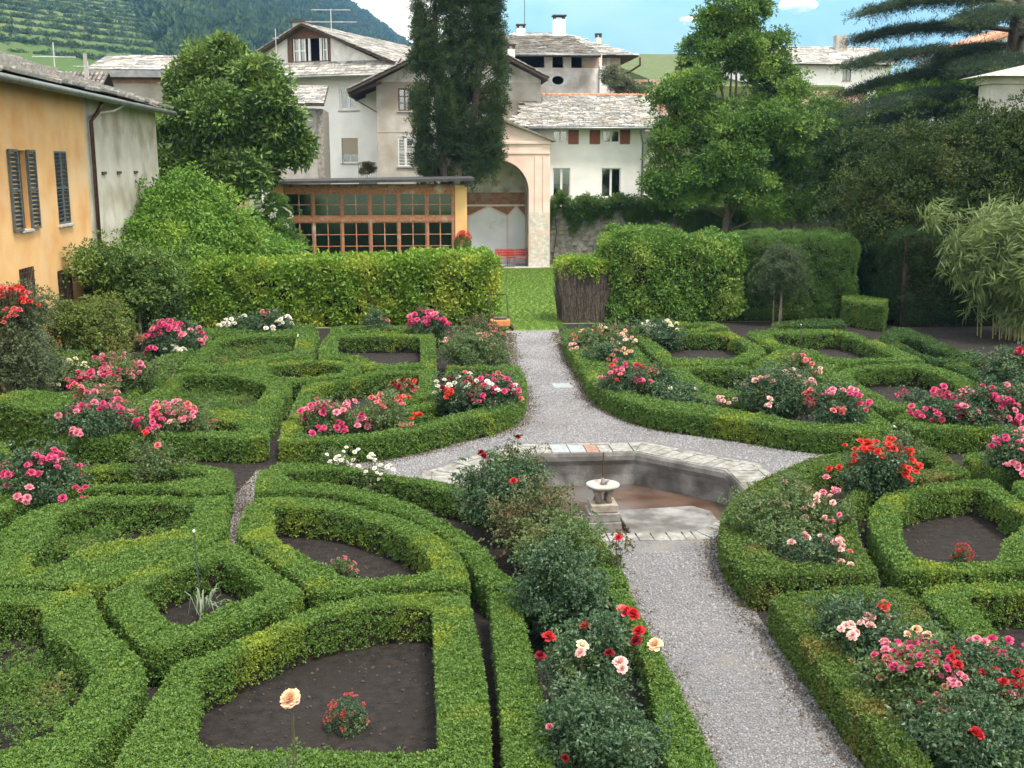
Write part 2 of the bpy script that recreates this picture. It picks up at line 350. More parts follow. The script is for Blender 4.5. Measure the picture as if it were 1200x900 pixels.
# little fountain on the basin floor
M_ped = mat('pedestal_stone', (.22, .19, .155), (.35, .315, .27), 8, .85, .5, 40, c3=(.22, .19, .15), scale3=4, dist=.01)
M_pedg = mat('pedestal_grey', (.15, .145, .135), (.25, .245, .23), 8, .85, .5, 40, dist=.01)
M_disc = mat('disc_stone', (.30, .285, .255), (.42, .405, .375), 10, .8, .4, 30, c3=(.20, .18, .15), scale3=5, dist=.008)
M_rust = mat('rusty_iron', (.06, .035, .02), (.12, .07, .04), 20, .8, metal=.4)
ft = empty('stone_fountain', (2.83, 16.5, FZ)); tag(ft, 'small stone fountain pedestal with round dish top and iron pipe', 'fountain')
MB().box(-.26, .26, -.26, .26, -.02, .16).build('plinth', M_pedg, ft, bevel=.012)
MB().box(-.245, .245, -.245, .245, .162, .30).build('plinth', M_pedg, ft, bevel=.012)
MB().box(-.21, .21, -.21, .21, .302, .43).build('plinth', M_ped, ft, bevel=.015)
for i in range(4):
    a = R(45 + 90 * i); MB().tube([(.12 * math.cos(a), .12 * math.sin(a), .43), (.10 * math.cos(a), .10 * math.sin(a), .52), (.15 * math.cos(a), .15 * math.sin(a), .63)], [.055, .045, .06], 8).build('baluster', M_ped, ft, smooth=True)
MB().lathe([(.05, .62), (.17, .63), (.235, .66), (.262, .69), (.262, .715), (.235, .722), (.19, .71), (.05, .708)], k=32).build('dish', M_disc, ft, smooth=True)
MB().tube([(.0, .0, .70), (.01, .01, .76), (-.01, 0, .81)], [.05, .04, .02], 8).tube([(.02, 0, .72), (.09, -.02, .78)], [.03, .018], 8).build('nozzle', M_pedg, ft, smooth=True)
MB().tube([(0, .0, .78), (.003, .0, 1.22)], .011, 6).build('pipe', M_rust, ft)
# flat bluish cover let into the path
MB().slab([(-.22, -.28), (.22, -.25), (.2, .25), (-.22, .27)], -.03, .012).build('drain_cover', M_slabblue, loc=(3.28, 24.85, .01), bevel=.006)
tag(bpy.data.objects['drain_cover'], 'flat blue-grey stone cover let into the gravel path', 'cover')

# ------------------------------------------------------------------ hills
M_hill = bpy.data.materials.new('vineyard_slope'); M_hill.use_nodes = True
n, l = M_hill.node_tree.nodes, M_hill.node_tree.links; bb = n['Principled BSDF']; bb.inputs['Roughness'].default_value = .95; bb.inputs['Specular IOR Level'].default_value = .1
g = n.new('ShaderNodeNewGeometry'); sx = n.new('ShaderNodeSeparateXYZ'); l.new(g.outputs['Position'], sx.inputs[0])
def nz(sc, det=4):
    x = n.new('ShaderNodeTexNoise'); x.inputs['Scale'].default_value = sc; x.inputs['Detail'].default_value = det; l.new(g.outputs['Position'], x.inputs['Vector']); return x.outputs['Fac']
def mix_(f, a, c):
    x = n.new('ShaderNodeMix'); x.data_type = 'RGBA'
    for s_, q in (('Factor', f), ('A', a), ('B', c)):
        if isinstance(q, tuple): x.inputs[s_].default_value = (*q, 1)
        else: l.new(q, x.inputs[s_])
    return x.outputs['Result']
def rmp(f, a, z):
    x = n.new('ShaderNodeMapRange'); x.inputs['From Min'].default_value = a; x.inputs['From Max'].default_value = z; l.new(f, x.inputs['Value']); return x.outputs['Result']
base = mix_(rmp(nz(.006), .42, .6), (.06, .10, .026), (.10, .13, .045))
base = mix_(rmp(nz(.06), .5, .7), base, (.06, .10, .025))
# steep risers of the terraces are dry stone and dry grass
nsx = n.new('ShaderNodeSeparateXYZ'); l.new(g.outputs['True Normal'], nsx.inputs[0])
base = mix_(rmp(nsx.outputs['Z'], .72, .5), base, (.17, .155, .10))
l.new(base, bb.inputs['Base Color'])
M_mount = mat('mountain_forest', (.012, .022, .012), (.03, .045, .02), .005, 1, c3=(.055, .06, .04), scale3=.0012, coord='w', spec=.05)
az0 = lambda u: math.atan((u - 600) / 1300 * math.cos(R(11.183))) + R(4.874)
def el0(u, v): return math.atan((450 - v) / 1300) - R(11.183)
RIDGE = [(-700, -150), (-300, -170), (0, -160), (250, -95), (375, -28), (418, 8), (447, 28), (480, 54), (530, 92), (600, 135), (700, 175), (800, 190)]
def ridge(u, tab):
    us, vs_ = zip(*tab); return np.interp(u, us, vs_)
b = MB(); us = np.linspace(-700, 800, 230); ss = np.linspace(0, 1.12, 330)
HZ = {}
def hill_pt(u, s):
    az = az0(u); D = 1300; ez = math.tan(el0(u, ridge(u, RIDGE))) * D
    d = 170 + (D - 170) * min(s, 1) + max(0, s - 1) * 900
    z = ez * (min(s, 1) ** 1.25) - max(0, s - 1) * 900 * .5
    x, y = d * math.sin(az), d * math.cos(az)
    w = math.sin(x * .017 + 1.3) * math.sin(y * .013) * 8 * s * (1.02 - min(s, 1.0)) * 3
    z += w
    vine = (u < 330 - 260 * s) and s < .93
    if vine:
        st = 4.6; k = math.floor(z / st); fr = z / st - k; z = st * (k + (min(1, max(0, (fr - .72) / .28)) ** 1.0) * .9 + fr * .1)
    return x, y, z + .2, vine
for s in ss:
    for u in us: b.v.append(hill_pt(u, s)[:3])
nu = len(us)
for i in range(len(ss) - 1):
    for k in range(nu - 1): b.f.append((i * nu + k, i * nu + k + 1, (i + 1) * nu + k + 1, (i + 1) * nu + k))
tag(b.build('vineyard_hill', M_hill, fix=False), kind='structure')
# woods on the slope
wood_s = [sprig('wood_clump', 90, 4.2, 2.1, 1.6, 300 + k, flat=1.1, up=.6) for k in range(3)]
M_wood = leafmat('wood_leaf', (.018, .045, .016), (.045, .085, .026), (.06, .10, .03), .02, trans=.15, rough=.8)
W = []
for _ in range(26000):
    u, s = random.uniform(-60, 540), random.uniform(.1, 1.0); x, y, z, vine = hill_pt(u, s)
    nsv = math.sin(x * .015) + math.sin(y * .011 + x * .006) + math.sin(u * .05 + s * 14)
    edge = u - (250 - 190 * s)
    keep = (edge > random.uniform(-8, 25)) or nsv > 1.9 or (abs(s - .42 - .0007 * u) < .018 and u > 60) or (.24 < s < .40 and 95 < u < 150 and nsv > .2)
    if keep: W.append((x, y, z))
W = np.array(W)
cloud('woodland', W + [0, 0, 2.5], np.tile([0, 0, 1.], (len(W), 1)), rng.uniform(.7, 1.35, len(W)), wood_s, M_wood, jitter=.15)
tag(bpy.data.objects['woodland'], 'dense green woodland covering the hillside above the vineyard', 'woodland')
# far blue mountain
RID2 = [(330, 190), (480, 120), (540, 60), (580, 0), (605, -24), (760, -27), (950, -30), (1150, -28), (1400, -20), (1800, 80)]
b = MB(); us = np.linspace(330, 1800, 190); ss = np.linspace(0, 1.1, 90); D = 7500
for s in ss:
    for u in us:
        az = az0(u); ez = math.tan(el0(u, ridge(u, RID2))) * D; d = 5200 + 2300 * min(s, 1) + max(0, s - 1) * 6000
        z = ez * min(s, 1) ** 1.1 - max(0, s - 1) * 5000
        gl = math.sin(u * .035 + 2.2 * math.sin(s * 5)) * 45 * math.sin(math.pi * min(s, 1)) + math.sin(u * .09 + s * 9) * 18 * s
        b.v.append((d * math.sin(az), d * math.cos(az), max(.3, z + gl)))
nu = len(us)
for i in range(len(ss) - 1):
    for k in range(nu - 1): b.f.append((i * nu + k, i * nu + k + 1, (i + 1) * nu + k + 1, (i + 1) * nu + k))
tag(b.build('mountain', M_mount, smooth=True, fix=False), kind='structure')
VR = []
for _ in range(60000):
    u, s = random.uniform(-120, 340), random.uniform(.18, .95); x, y, z, vine = hill_pt(u, s)
    if vine and (z / 4.6) % 1.0 < .11 + .0 * u: VR.append((x, y, z + .25))
VR = np.array(VR[:14000]); vine_s = [sprig('vine_row', 26, 1.0, .8, .55, 320 + k, flat=.8, up=.4) for k in range(2)]
cloud('vine_rows', VR, np.tile([0, 0, 1.], (len(VR), 1)), rng.uniform(.8, 1.5, len(VR)), vine_s, leafmat('vine_leaf', (.03, .068, .018), (.075, .125, .034), (.12, .16, .04), .02, trans=.2), jitter=.2)
tag(bpy.data.objects['vine_rows'], 'rows of vines on the terraced hillside', 'vines')
# small clouds caught on the mountain side
M_cloud = mat('cloud_white', (.9, .9, .9), (.93, .93, .93), 1, 1, spec=0)
for (cx_, cz_, d_, wd, ht) in ((925, 13, 5000, 152, 40), (803, 26, 5000, 72, 22)):
    bm = bmesh.new(); rr = np.random.default_rng(int(cx_))
    az = az0(cx_); c0 = Vector((d_ * math.sin(az), d_ * math.cos(az), 5 + d_ * math.tan(el0(cx_, cz_))))
    for k in range(16):
        t = rr.uniform(-1, 1); q = (1 - t * t) ** .5
        mtx = Matrix.Translation((t * wd * .5, rr.normal() * 18, rr.uniform(-.2, .6) * ht * .5 * q)) @ Matrix.Diagonal((wd * .14 * (.5 + q), 26, ht * .5 * (.35 + q), 1))
        bmesh.ops.create_icosphere(bm, subdivisions=3, radius=1, matrix=mtx)
    me = bpy.data.meshes.new('cloud'); bm.to_mesh(me); bm.free(); me.materials.append(M_cloud); me.shade_smooth()
    o = link('cloud', me, loc=c0); o.rotation_euler = (0, 0, -az); tag(o, kind='structure')
# the valley air
M_haze = bpy.data.materials.new('haze'); M_haze.use_nodes = True; n = M_haze.node_tree.nodes
n.remove(n['Principled BSDF']); pv = n.new('ShaderNodeVolumePrincipled'); pv.inputs['Color'].default_value = (.20, .48, 1.0, 1); pv.inputs['Absorption Color'].default_value = (1, 1, 1, 1); pv.inputs['Density'].default_value = .00019; pv.inputs['Anisotropy'].default_value = .0
M_haze.node_tree.links.new(pv.outputs[0], n['Material Output'].inputs['Volume'])
tag(MB().box(-9800, 9800, -9800, 9800, -1.9, 1230).build('haze', M_haze), kind='stuff', label='pale blue valley haze in front of the mountain', cat='haze')


# ------------------------------------------------------------------ building kit
M_white = mat('white_plaster', (.77, .77, .77), (.85, .85, .845), 1.3, .9, .25, 25, c3=(.66, .65, .63), scale3=.5, dist=.01, alt3=(.55, .8))
M_beige = mat('beige_plaster', (.42, .40, .36), (.55, .53, .49), 1.6, .9, .5, 22, c3=(.36, .31, .25), scale3=.45, dist=.02, alt3=(.48, .62))
M_rough = mat('rough_whitewash', (.58, .565, .54), (.74, .73, .71), 2.5, .95, .8, 14, c3=(.40, .37, .33), scale3=.9, dist=.04)
M_grey = mat('grey_render', (.34, .335, .32), (.47, .46, .44), 1.5, .95, .5, 18, c3=(.28, .26, .23), scale3=.6, dist=.02)
M_ochre = mat('ochre_plaster', (.56, .31, .12), (.66, .43, .20), .9, .9, .3, 20, c3=(.62, .48, .30), scale3=.55, dist=.012, alt3=(.50, .75))
M_faded = mat('faded_plaster', (.40, .38, .31), (.52, .51, .46), 1.1, .9, .4, 16, c3=(.30, .28, .22), scale3=.9, dist=.015)
M_pink = mat('pink_plaster', (.66, .475, .42), (.73, .57, .51), 1.4, .9, .3, 20, c3=(.66, .58, .52), scale3=.9, dist=.012, alt3=(.5, .7))
M_peel = mat('peeling_plaster', (.62, .60, .57), (.44, .41, .38), 6, .95, .7, 15, c3=(.60, .45, .38), scale3=2.2, dist=.03)
M_slate = mat('stone_slate', (.19, .185, .175), (.40, .395, .38), 6, .9, .5, 20, island=.42, c3=(.30, .275, .24), scale3=1.2, dist=.015)
M_slated = mat('stone_slate_dark', (.11, .105, .10), (.25, .24, .225), 6, .9, .5, 20, island=.4, c3=(.17, .14, .11), scale3=1.2, dist=.015)
M_under = mat('eave_wood', (.045, .035, .028), (.085, .065, .05), 8, .9)
M_gut = mat('zinc_gutter', (.20, .21, .21), (.30, .31, .31), 5, .45, metal=.6)
M_gutg = mat('green_gutter', (.10, .12, .11), (.17, .19, .18), 5, .5, metal=.4)
M_cop = mat('copper_pipe', (.09, .05, .04), (.13, .08, .06), 8, .5, metal=.5)
M_frame = mat('white_frame', (.72, .72, .72), (.78, .78, .78), 5, .6)
M_dark = mat('dark_void', (.012, .012, .012), (.02, .02, .02), 3, .9)  # near-black colour standing in for the shade of unlit interiors
M_wood = mat('weathered_wood', (.10, .055, .035), (.19, .11, .075), 14, .85, .4, 40, dist=.01)
M_redw = mat('red_shutter', (.22, .075, .045), (.30, .12, .075), 12, .8, .3, 30, dist=.008)
M_bshut = mat('blue_grey_shutter', (.055, .075, .085), (.10, .125, .135), 10, .7)
M_gwood = mat('greenhouse_wood', (.27, .11, .06), (.40, .20, .12), 10, .75, .3, 40, c3=(.48, .40, .36), scale3=1.4, dist=.006, alt3=(.56, .74))
M_iron = mat('wrought_iron', (.035, .025, .02), (.07, .05, .04), 15, .7, metal=.4)
M_brick = mat('old_brick', (.30, .17, .12), (.42, .28, .21), 6, .95, .6, 18, c3=(.46, .41, .35), scale3=.8, dist=.03)
M_tile = mat('clay_tile', (.34, .15, .09), (.48, .27, .18), 5, .9, island=.3)
M_curt = mat('net_curtain', (.62, .63, .63), (.72, .73, .73), 20, .9)
M_blind = mat('roller_blind', (.33, .28, .21), (.38, .33, .26), 30, .8)
M_alu = mat('aerial_metal', (.42, .43, .43), (.55, .56, .56), 5, .5, metal=.5)
M_glass = glassmat('window_glass'); M_gglass = glassmat('greenhouse_glass', (.55, .62, .60), .10)
def facade(b, x0, x1, z0, z1, holes=(), y=0, dep=.2):
    xs = sorted({x0, x1, *[h[0] for h in holes], *[h[1] for h in holes]}); zs = sorted({z0, z1, *[h[2] for h in holes], *[h[3] for h in holes]})
    for a, c in zip(xs, xs[1:]):
        for d, e in zip(zs, zs[1:]):
            mx_, mz = (a + c) / 2, (d + e) / 2
            if any(h[0] < mx_ < h[1] and h[2] < mz < h[3] for h in holes): continue
            b.quad((a, y, d), (c, y, d), (c, y, e), (a, y, e))
    for h in holes:
        a, c, d, e = h
        b.quad((a, y, d), (a, y + dep, d), (a, y + dep, e), (a, y, e)); b.quad((c, y, d), (c, y, e), (c, y + dep, e), (c, y + dep, d))
        b.quad((a, y, e), (a, y + dep, e), (c, y + dep, e), (c, y, e)); b.quad((a, y, d), (c, y, d), (c, y + dep, d), (a, y + dep, d))
def shell(b, x0, x1, y0, y1, z0, z1):
    b.quad((x0, y0, z0), (x0, y1, z0), (x0, y1, z1), (x0, y0, z1)); b.quad((x1, y0, z0), (x1, y0, z1), (x1, y1, z1), (x1, y1, z0)); b.quad((x0, y1, z0), (x1, y1, z0), (x1, y1, z1), (x0, y1, z1))
def window(root, x0, x1, z0, z1, cols=2, rows=1, y=.1, fm=None, fw=.06, mw=.05, sill=True, curtain=False, dark=True, gm=None, name='window', sm=None):
    fm = fm or M_frame; f = MB(); d = .05
    f.box(x0, x0 + fw, y, y + d, z0, z1).box(x1 - fw, x1, y, y + d, z0, z1).box(x0 + fw, x1 - fw, y, y + d, z0, z0 + fw).box(x0 + fw, x1 - fw, y, y + d, z1 - fw, z1)
    xa, xb, za, zb = x0 + fw, x1 - fw, z0 + fw, z1 - fw; cw, ch = (xb - xa) / cols, (zb - za) / rows
    for i in range(1, cols): f.box(xa + cw * i - mw / 2, xa + cw * i + mw / 2, y + .003, y + d - .003, za, zb)
    for j in range(1, rows): f.box(xa, xb, y + .006, y + d - .006, za + ch * j - mw * .35, za + ch * j + mw * .35)
    w = f.build(name, fm, root)
    for i in range(cols):
        for j in range(rows): MB().box(xa + cw * i + .005, xa + cw * (i + 1) - .005, y + .02, y + .026, za + ch * j + .005, za + ch * (j + 1) - .005).build('pane', gm or M_glass, w)
    if curtain: MB().box(xa, xb, y + .09, y + .095, za + (zb - za) * curtain, zb).build('curtain', M_curt, w)
    if sill: MB().box(x0 - .08, x1 + .08, -.07, .1, z0 - .07, z0 - .003).build('sill', sm or M_grey, w, bevel=.008)
    return w
def louvre(root, x0, x1, z0, z1, y, m, n=14, name='shutter', rz=None):
    f = MB(); fw = .055
    f.box(x0, x0 + fw, y, y + .045, z0, z1).box(x1 - fw, x1, y, y + .045, z0, z1)
    for zz in (z0, (z0 + z1) / 2 - fw / 2, z1 - fw): f.box(x0 + fw, x1 - fw, y, y + .045, zz, zz + fw)
    s = f.build(name, m, root); h = (z1 - z0 - .16) / n
    for i in range(n):
        zc = z0 + .08 + h * (i + .5)
        MB().bar((x0 + fw, y + .022, zc), (x1 - fw, y + .022, zc), .012, h * .8, up=(0, -.6, .8)).build('slat', m, s)
    return s
def slates(name, root, O, U, Vv, Lu, Lv, row, wid, m, th=.03, clip=None, each=False, seed=1):
    """overlapping stone slabs in courses; O eave corner, U along the eave, Vv up the slope"""
    rr = random.Random(seed); O, U, Vv = Vector(O), Vector(U).normalized(), Vector(Vv).normalized(); N = U.cross(Vv).normalized()
    if N.z < 0: N = -N
    b = MB(); i = 0
    while i * row < Lv - row * .3:
        v0 = i * row; t = -rr.uniform(0, wid * .6)
        while t < Lu:
            w = wid * rr.uniform(.6, 1.4); t1 = min(t + w, Lu); ta = max(t, 0)
            if t1 - ta > .05 and (clip is None or clip((ta + t1) / 2, v0 + row / 2)):
                g, j = .012, rr.uniform(-.05, .05) * row * 2; ln = row * 1.45; lift = th * rr.uniform(1.0, 1.7)
                q = [(ta + g, v0 + j + rr.uniform(-.02, .02)), (t1 - g, v0 + j + rr.uniform(-.02, .02)), (t1 - g, min(v0 + ln, Lv)), (ta + g, min(v0 + ln, Lv))]
                lo = [lift, lift * rr.uniform(.85, 1.15), .004, .004]
                bb_ = MB() if each else b; n0 = len(bb_.v)
                for (a, c), h in zip(q, lo): bb_.v.append(tuple(O + U * a + Vv * c + N * h))
                for (a, c), h in zip(q, lo): bb_.v.append(tuple(O + U * a + Vv * c + N * (h + th)))
                bb_.f += [tuple(n0 + k for k in f) for f in ((3,2,1,0),(4,5,6,7),(0,1,5,4),(1,2,6,5),(2,3,7,6),(3,0,4,7))]
                if each: bb_.build('slate', m, root)
            t = t1
        i += 1
    if not each: return tag(b.build(name, m, root), kind='stuff')
def chimney(root, x, y, z0, z1, w, m, cap=True):
    c = MB().box(x - w / 2, x + w / 2, y - w / 2, y + w / 2, z0, z1).build('chimney', m, root, bevel=.02)
    if cap:
        k = MB()
        for sx_ in (-1, 1):
            for sy in (-1, 1): k.box(x + sx_ * w * .38 - .06, x + sx_ * w * .38 + .06, y + sy * w * .38 - .06, y + sy * w * .38 + .06, z1, z1 + .18)
        k.box(x - w * .6, x + w * .6, y - w * .6, y + w * .6, z1 + .18, z1 + .25).build('chimney_cap', M_under, c)
    return c
def aerial(loc, h, arms, label, rz=0):
    o = empty('television_aerial', loc, rz); tag(o, label, 'aerial')
    MB().tube([(0, 0, 0), (0, 0, h)], .025, 6).build('mast', M_alu, o)
    for z, ln, n_ in arms:
        bm_ = MB().tube([(-ln / 2, 0, z), (ln / 2, 0, z)], .018, 5).build('boom', M_alu, o)
        for k in range(n_):
            xx = -ln / 2 + ln * (k + .5) / n_; MB().tube([(xx, -.28, z), (xx, .28, z)], .009, 4).build('rod', M_alu, bm_)
    return o

# ------------------------------------------------------------------ ochre house on the left (wall faces the garden)
LX = -9.2
# local: x runs along the wall (away from camera), y into the house, so rz = +90
oh = empty('ochre_house', (LX, 30, 0), R(90)); tag(oh, 'ochre plastered house with blue-grey louvred shutters and stone slate roof', 'house')
def wl_(p): return [(a - 30, z) for a, z in p]
w1 = wl_([(27.049,5.329),(27.522,3.504)]); w2 = wl_([(29.833,5.342),(30.423,3.476)]); g1 = wl_([(26.605,2.614),(27.127,1.428)]); g2 = wl_([(29.347,2.317),(30.192,1.104)]); pp = wl_([(33.025,6.016),(32.679,3.36)])
endx = 41.5 - 30; split = pp[0][0] - .35
hA = (w1[0][0] - .05, w1[0][0] + .62, w1[1][1], w1[0][1]); hB = (w2[0][0], w2[0][0] + 1.0, w2[1][1], w2[0][1]); hC = (g1[0][0], g1[0][0] + .95, 1.05, g1[0][1]); hD = (g2[0][0], g2[0][0] + 1.1, 1.05, g2[0][1])
b = MB(); facade(b, -14, split, 0, 6.95, [hA, hB, hC, hD]); shell(b, -14, split, 0, 7, 0, 6.95); b.build('wall', M_ochre, oh)
b = MB(); facade(b, split + .003, endx, 0, 6.95, []); shell(b, split + .003, endx, 0, 7, 0, 6.95); b.build('faded_wall', M_faded, oh)
MB().box(-14, endx, .3, .35, .2, 6.5).build('dark_room_sheet', M_dark, oh)  # near-black sheet behind the windows, room darkness put into its colour
for x_ in (split + 1.4, split + 3.1, split + 5.2, split - 3.6):
    if x_ > split: MB().box(x_, x_ + .42, -.05, .02, 4.72, 4.8).build('stone_bracket', M_under, oh)
window(oh, *hA, cols=1, rows=4, y=.12, fm=M_wood, mw=.02); window(oh, *hB, cols=2, rows=3, y=.14, fm=M_wood)
sA = louvre(oh, hA[0] - .56, hA[0] + .02, hA[2] - .02, hA[3] + .02, -.07, M_bshut, 17); sB = louvre(oh, hA[1] - .02, hA[1] + .56, hA[2] - .02, hA[3] + .02, -.07, M_bshut, 17)
louvre(oh, hB[0] - .02, hB[0] + .50, hB[2], hB[3], .0, M_bshut, 17); louvre(oh, hB[0] + .51, hB[1] + .02, hB[2], hB[3], .0, M_bshut, 17)
for h in (hC, hD):
    b = MB(); k = 9
    for i in range(k): xx = h[0] + (h[1] - h[0]) * (i + .5) / k; b.tube([(xx, -.03, h[2]), (xx, -.03, h[3])], .014, 5)
    for i in range(7): zz = h[2] + (h[3] - h[2]) * (i + .5) / 7; b.tube([(h[0] - .04, -.03, zz), (h[1] + .04, -.03, zz)], .012, 5)
    b.build('window_grille', M_iron, oh); window(oh, *h, cols=2, rows=2, y=.14, fm=M_wood, sill=False)
MB().tube([(pp[0][0], -.45, 6.72), (pp[0][0], -.3, 6.45), (pp[0][0], -.1, 6.2), (pp[0][0], -.1, .2)], .06, 8).build('downpipe', M_cop, oh, smooth=True)
pitch = math.atan2(8.53 - 6.82, 5.3); cp, sp = math.cos(pitch), math.sin(pitch); EV = .55
b = MB(); b.prism([(-14.4, 0), (endx + .3, 0), (endx + .3, 1), (-14.4, 1)], 0, 1); b.v = []; b.f = []
ez = 6.86
b.v = [(x, -EV + t * cp * 7.2, ez + t * sp * 7.2 + dz) for x in (-14.4, endx + .25) for t in (0, 1) for dz in (-.1, 0)]
b.f = [(0, 1, 3, 2), (4, 6, 7, 5), (0, 4, 5, 1), (2, 3, 7, 6), (1, 5, 7, 3), (0, 2, 6, 4)]; b.build('roof', M_under, oh)
roof_l = [c for c in oh.children if c.name.startswith('roof')][0]
slates('slate', roof_l, (-5.2, -EV - .05, ez + .005), (1, 0, 0), (0, cp, sp), endx + 5.45, 6.6, .6, .95, M_slate, .075, each=True, seed=3)
slates('slates', roof_l, (-14.4, -EV - .05, ez + .005), (1, 0, 0), (0, cp, sp), 9.2, 6.6, .6, .95, M_slate, .05, seed=4)
b = MB(); b.tube([(-14.4, -EV - .08, ez - .05), (endx + .3, -EV - .08, ez - .07)], .085, 10); b.build('gutter', M_gutg, roof_l, smooth=True)
MB().tube([(pp[0][0] + 1.8, -EV - .06, ez - .1), (pp[0][0] + 1.5, -.35, ez - .3), (pp[0][0] + .9, -.12, ez - .38), (pp[0][0], -.1, 6.3)], .045, 8).build('gutter_pipe', M_alu, roof_l, smooth=True)
# darker tiled wing behind it
tw = empty('tiled_wing', (-14.5, 47, 0)); tag(tw, 'low wing with dark curved tiles and slim mast behind the slate roof', 'building')
q = [(x + 14.5, z) for x, z in [(-15.648,8.81),(-12.893,8.764),(-12.943,7.611)]]
MB().box(q[0][0], q[1][0], 0, 5, 0, 7.0).build('wall', M_grey, tw)
zt = q[0][1]; rfw = MB().quad((q[0][0], -.3, 7.05), (q[1][0], -.3, 7.05), (q[1][0], 3, zt), (q[0][0], 3, zt)).quad((q[0][0], 5.3, 7.05), (q[1][0], 5.3, 7.05), (q[1][0], 3.01, zt), (q[0][0], 3.01, zt)).build('roof', M_under, tw)
b = MB(); nx = 15
for i in range(nx):
    xx = q[0][0] + (q[1][0] - q[0][0]) * (i + .5) / nx
    for j in range(9):
        t0, t1 = j / 9, (j + 1.15) / 9; pa, pb = Vector((xx, -.3 + 3.3 * t0, 7.09 + (zt - 7.05) * t0)), Vector((xx, -.3 + 3.3 * min(t1, 1), 7.06 + (zt - 7.05) * min(t1, 1)))
        b.tube([pa, pb], [.085, .07], 6)
tag(b.build('roof_tiles', mat('dark_tile', (.11, .10, .095), (.22, .20, .185), 5, .9, island=.35), rfw), kind='stuff')
MB().box(q[1][0] - .08, q[1][0] + .02, -.4, -.2, 6.6, 9.3).build('mast_pole', M_grey, tw)
aerial((-13.9, 46, 0), 9.65, [(9.1, 1.6, 7)], 'television aerial with single boom above the tiled wing', R(6))
aerial((-12.65, 46, 0), 8.95, [(8.75, 1.15, 5)], 'shorter television aerial beside the slim roof mast', R(-5))
# low building with pale slab roof
lb = empty('low_outbuilding', (-10.5, 52, 0)); tag(lb, 'low old building with pale slab roof and patchy brick wall', 'building')
q = [(x + 10.5, z) for x, z in [(-14.199,9.056),(-10.184,9.12),(-14.22,8.765),(-14.309,7.522)]]
MB().box(q[0][0], q[1][0] + 2, 0, 4, 0, q[2][1] - .02).build('wall', M_brick, lb)
MB().box(q[0][0], q[1][0] + 2, -.012, 0, q[3][1] + .3, q[3][1] + 1.0).build('plaster_patch', M_faded, lb)
rl = MB().box(q[0][0] - .2, q[1][0] + 2.2, -.5, 4.3, q[2][1], q[0][1]).build('roof', M_gut, lb)
slates('slates', rl, (q[0][0] - .1, -.45, q[0][1]), (1, 0, 0), (0, .97, .24), 6.6, 4, .4, .5, M_slate, .03)

# ------------------------------------------------------------------ big gabled white house, turned to the right
HA = -26
gh = empty('gabled_house', (-6.1, 66, 0), R(HA)); tag(gh, 'tall white house with broken attic window under a wide gable', 'house')
ap, lv, rv = [(0.004,12.781),(-3.717,10.956),(4.492,10.827)]
pl, pr_ = [(-3.356,10.087),(5.216,10.214)]
at = [(-1.26,11.999),(1.577,10.693)]; wa = [(2.077,9.334),(3.286,8.007)]; wb = [(2.143,6.473),(3.197,5.095)]
xl, xr = lv[0] + .4, rv[0] + .5; ze = 10.2
hA = (wa[0][0], wa[1][0], wa[1][1], wa[0][1]); hB = (wb[0][0], wb[1][0], wb[1][1], wb[0][1])
hb2 = ([(-0.633,9.636),(0.365,9.376)]); hS = (hb2[0][0], hb2[1][0], hb2[1][1], hb2[0][1])
b = MB(); facade(b, xl, xr, 0, ze, [hA, hB, hS]); shell(b, xl, xr, 0, 14, 0, ze); b.build('wall', M_white, gh)
MB().box(xl + .2, xr - .2, 1.2, 1.25, .1, ze).build('dark_room_sheet', M_dark, gh)  # black sheet standing in for the unlit rooms of the gabled house
window(gh, *hA, cols=2, rows=1, y=.04, fw=.14, mw=.14); wb_ = window(gh, *hB, cols=2, rows=1, y=.1); MB().box(hB[0] + .03, hB[1] - .03, .04, .07, hB[2] + (hB[3] - hB[2]) * .36, hB[3]).build('roller_blind', M_blind, wb_)
MB().box(hS[0], hS[1], .03, .06, hS[2], hS[3]).build('vent_panel', M_frame, gh)
a0, a1, c0, c1 = at[0][0], at[1][0], at[1][1], at[0][1]
gz = lambda x: ap[1] - (x - ap[0]) * (ap[1] - rv[1]) / (rv[0] - ap[0]) if x > ap[0] else ap[1] - (ap[0] - x) * (ap[1] - lv[1]) / (ap[0] - lv[0])
b = MB()  # gable wall pieces round the attic opening
b.prism([(xl, ze), (a0, ze), (a0, gz(a0) - .12), (xl, gz(xl) - .12)], .1, .35).prism([(a1, ze), (xr - .3, ze), (xr - .3, max(gz(xr - .3) - .12, ze + .05)), (a1, gz(a1) - .12)], .1, .35).prism([(a0, ze), (a1, ze), (a1, c0), (a0, c0)], .1, .35)
b.build('gable_wall', M_rough, gh)
MB().prism([(a0, c1), (a1, c1), (a1, gz(a1) - .12), (ap[0], ap[1] - .12), (a0, gz(a0) - .12)], .12, .3).build('gable_boards', M_wood, gh)
aw = MB().box(a0, a1, .15, .25, c0, c0 + .08).box(a0, a0 + .3, .15, .22, c0, c1).box(a1 - .18, a1, .15, .25, c0, c1).build('attic_window', M_wood, gh)
ww = a1 - a0
for f0, f1, mm in ((.14, .28, M_frame), (.28, .42, M_frame), (.48, .53, M_frame), (.74, .79, M_frame), (.82, .92, M_frame)):
    MB().box(a0 + ww * f0, a0 + ww * f0 + .06, .12, .18, c0 + .08, c1).box(a0 + ww * f1 - .06, a0 + ww * f1, .12, .18, c0 + .08, c1).box(a0 + ww * f0 + .06, a0 + ww * f1 - .06, .13, .17, (c0 + c1) / 2 - .03, (c0 + c1) / 2 + .03).build('casement', mm, aw)
for f0, f1 in ((.15, .41), (.80, .93)): MB().box(a0 + ww * f0 + .02, a0 + ww * f1 - .02, .185, .19, c0 + .1, c1 - .02).build('pane', M_glass, aw)
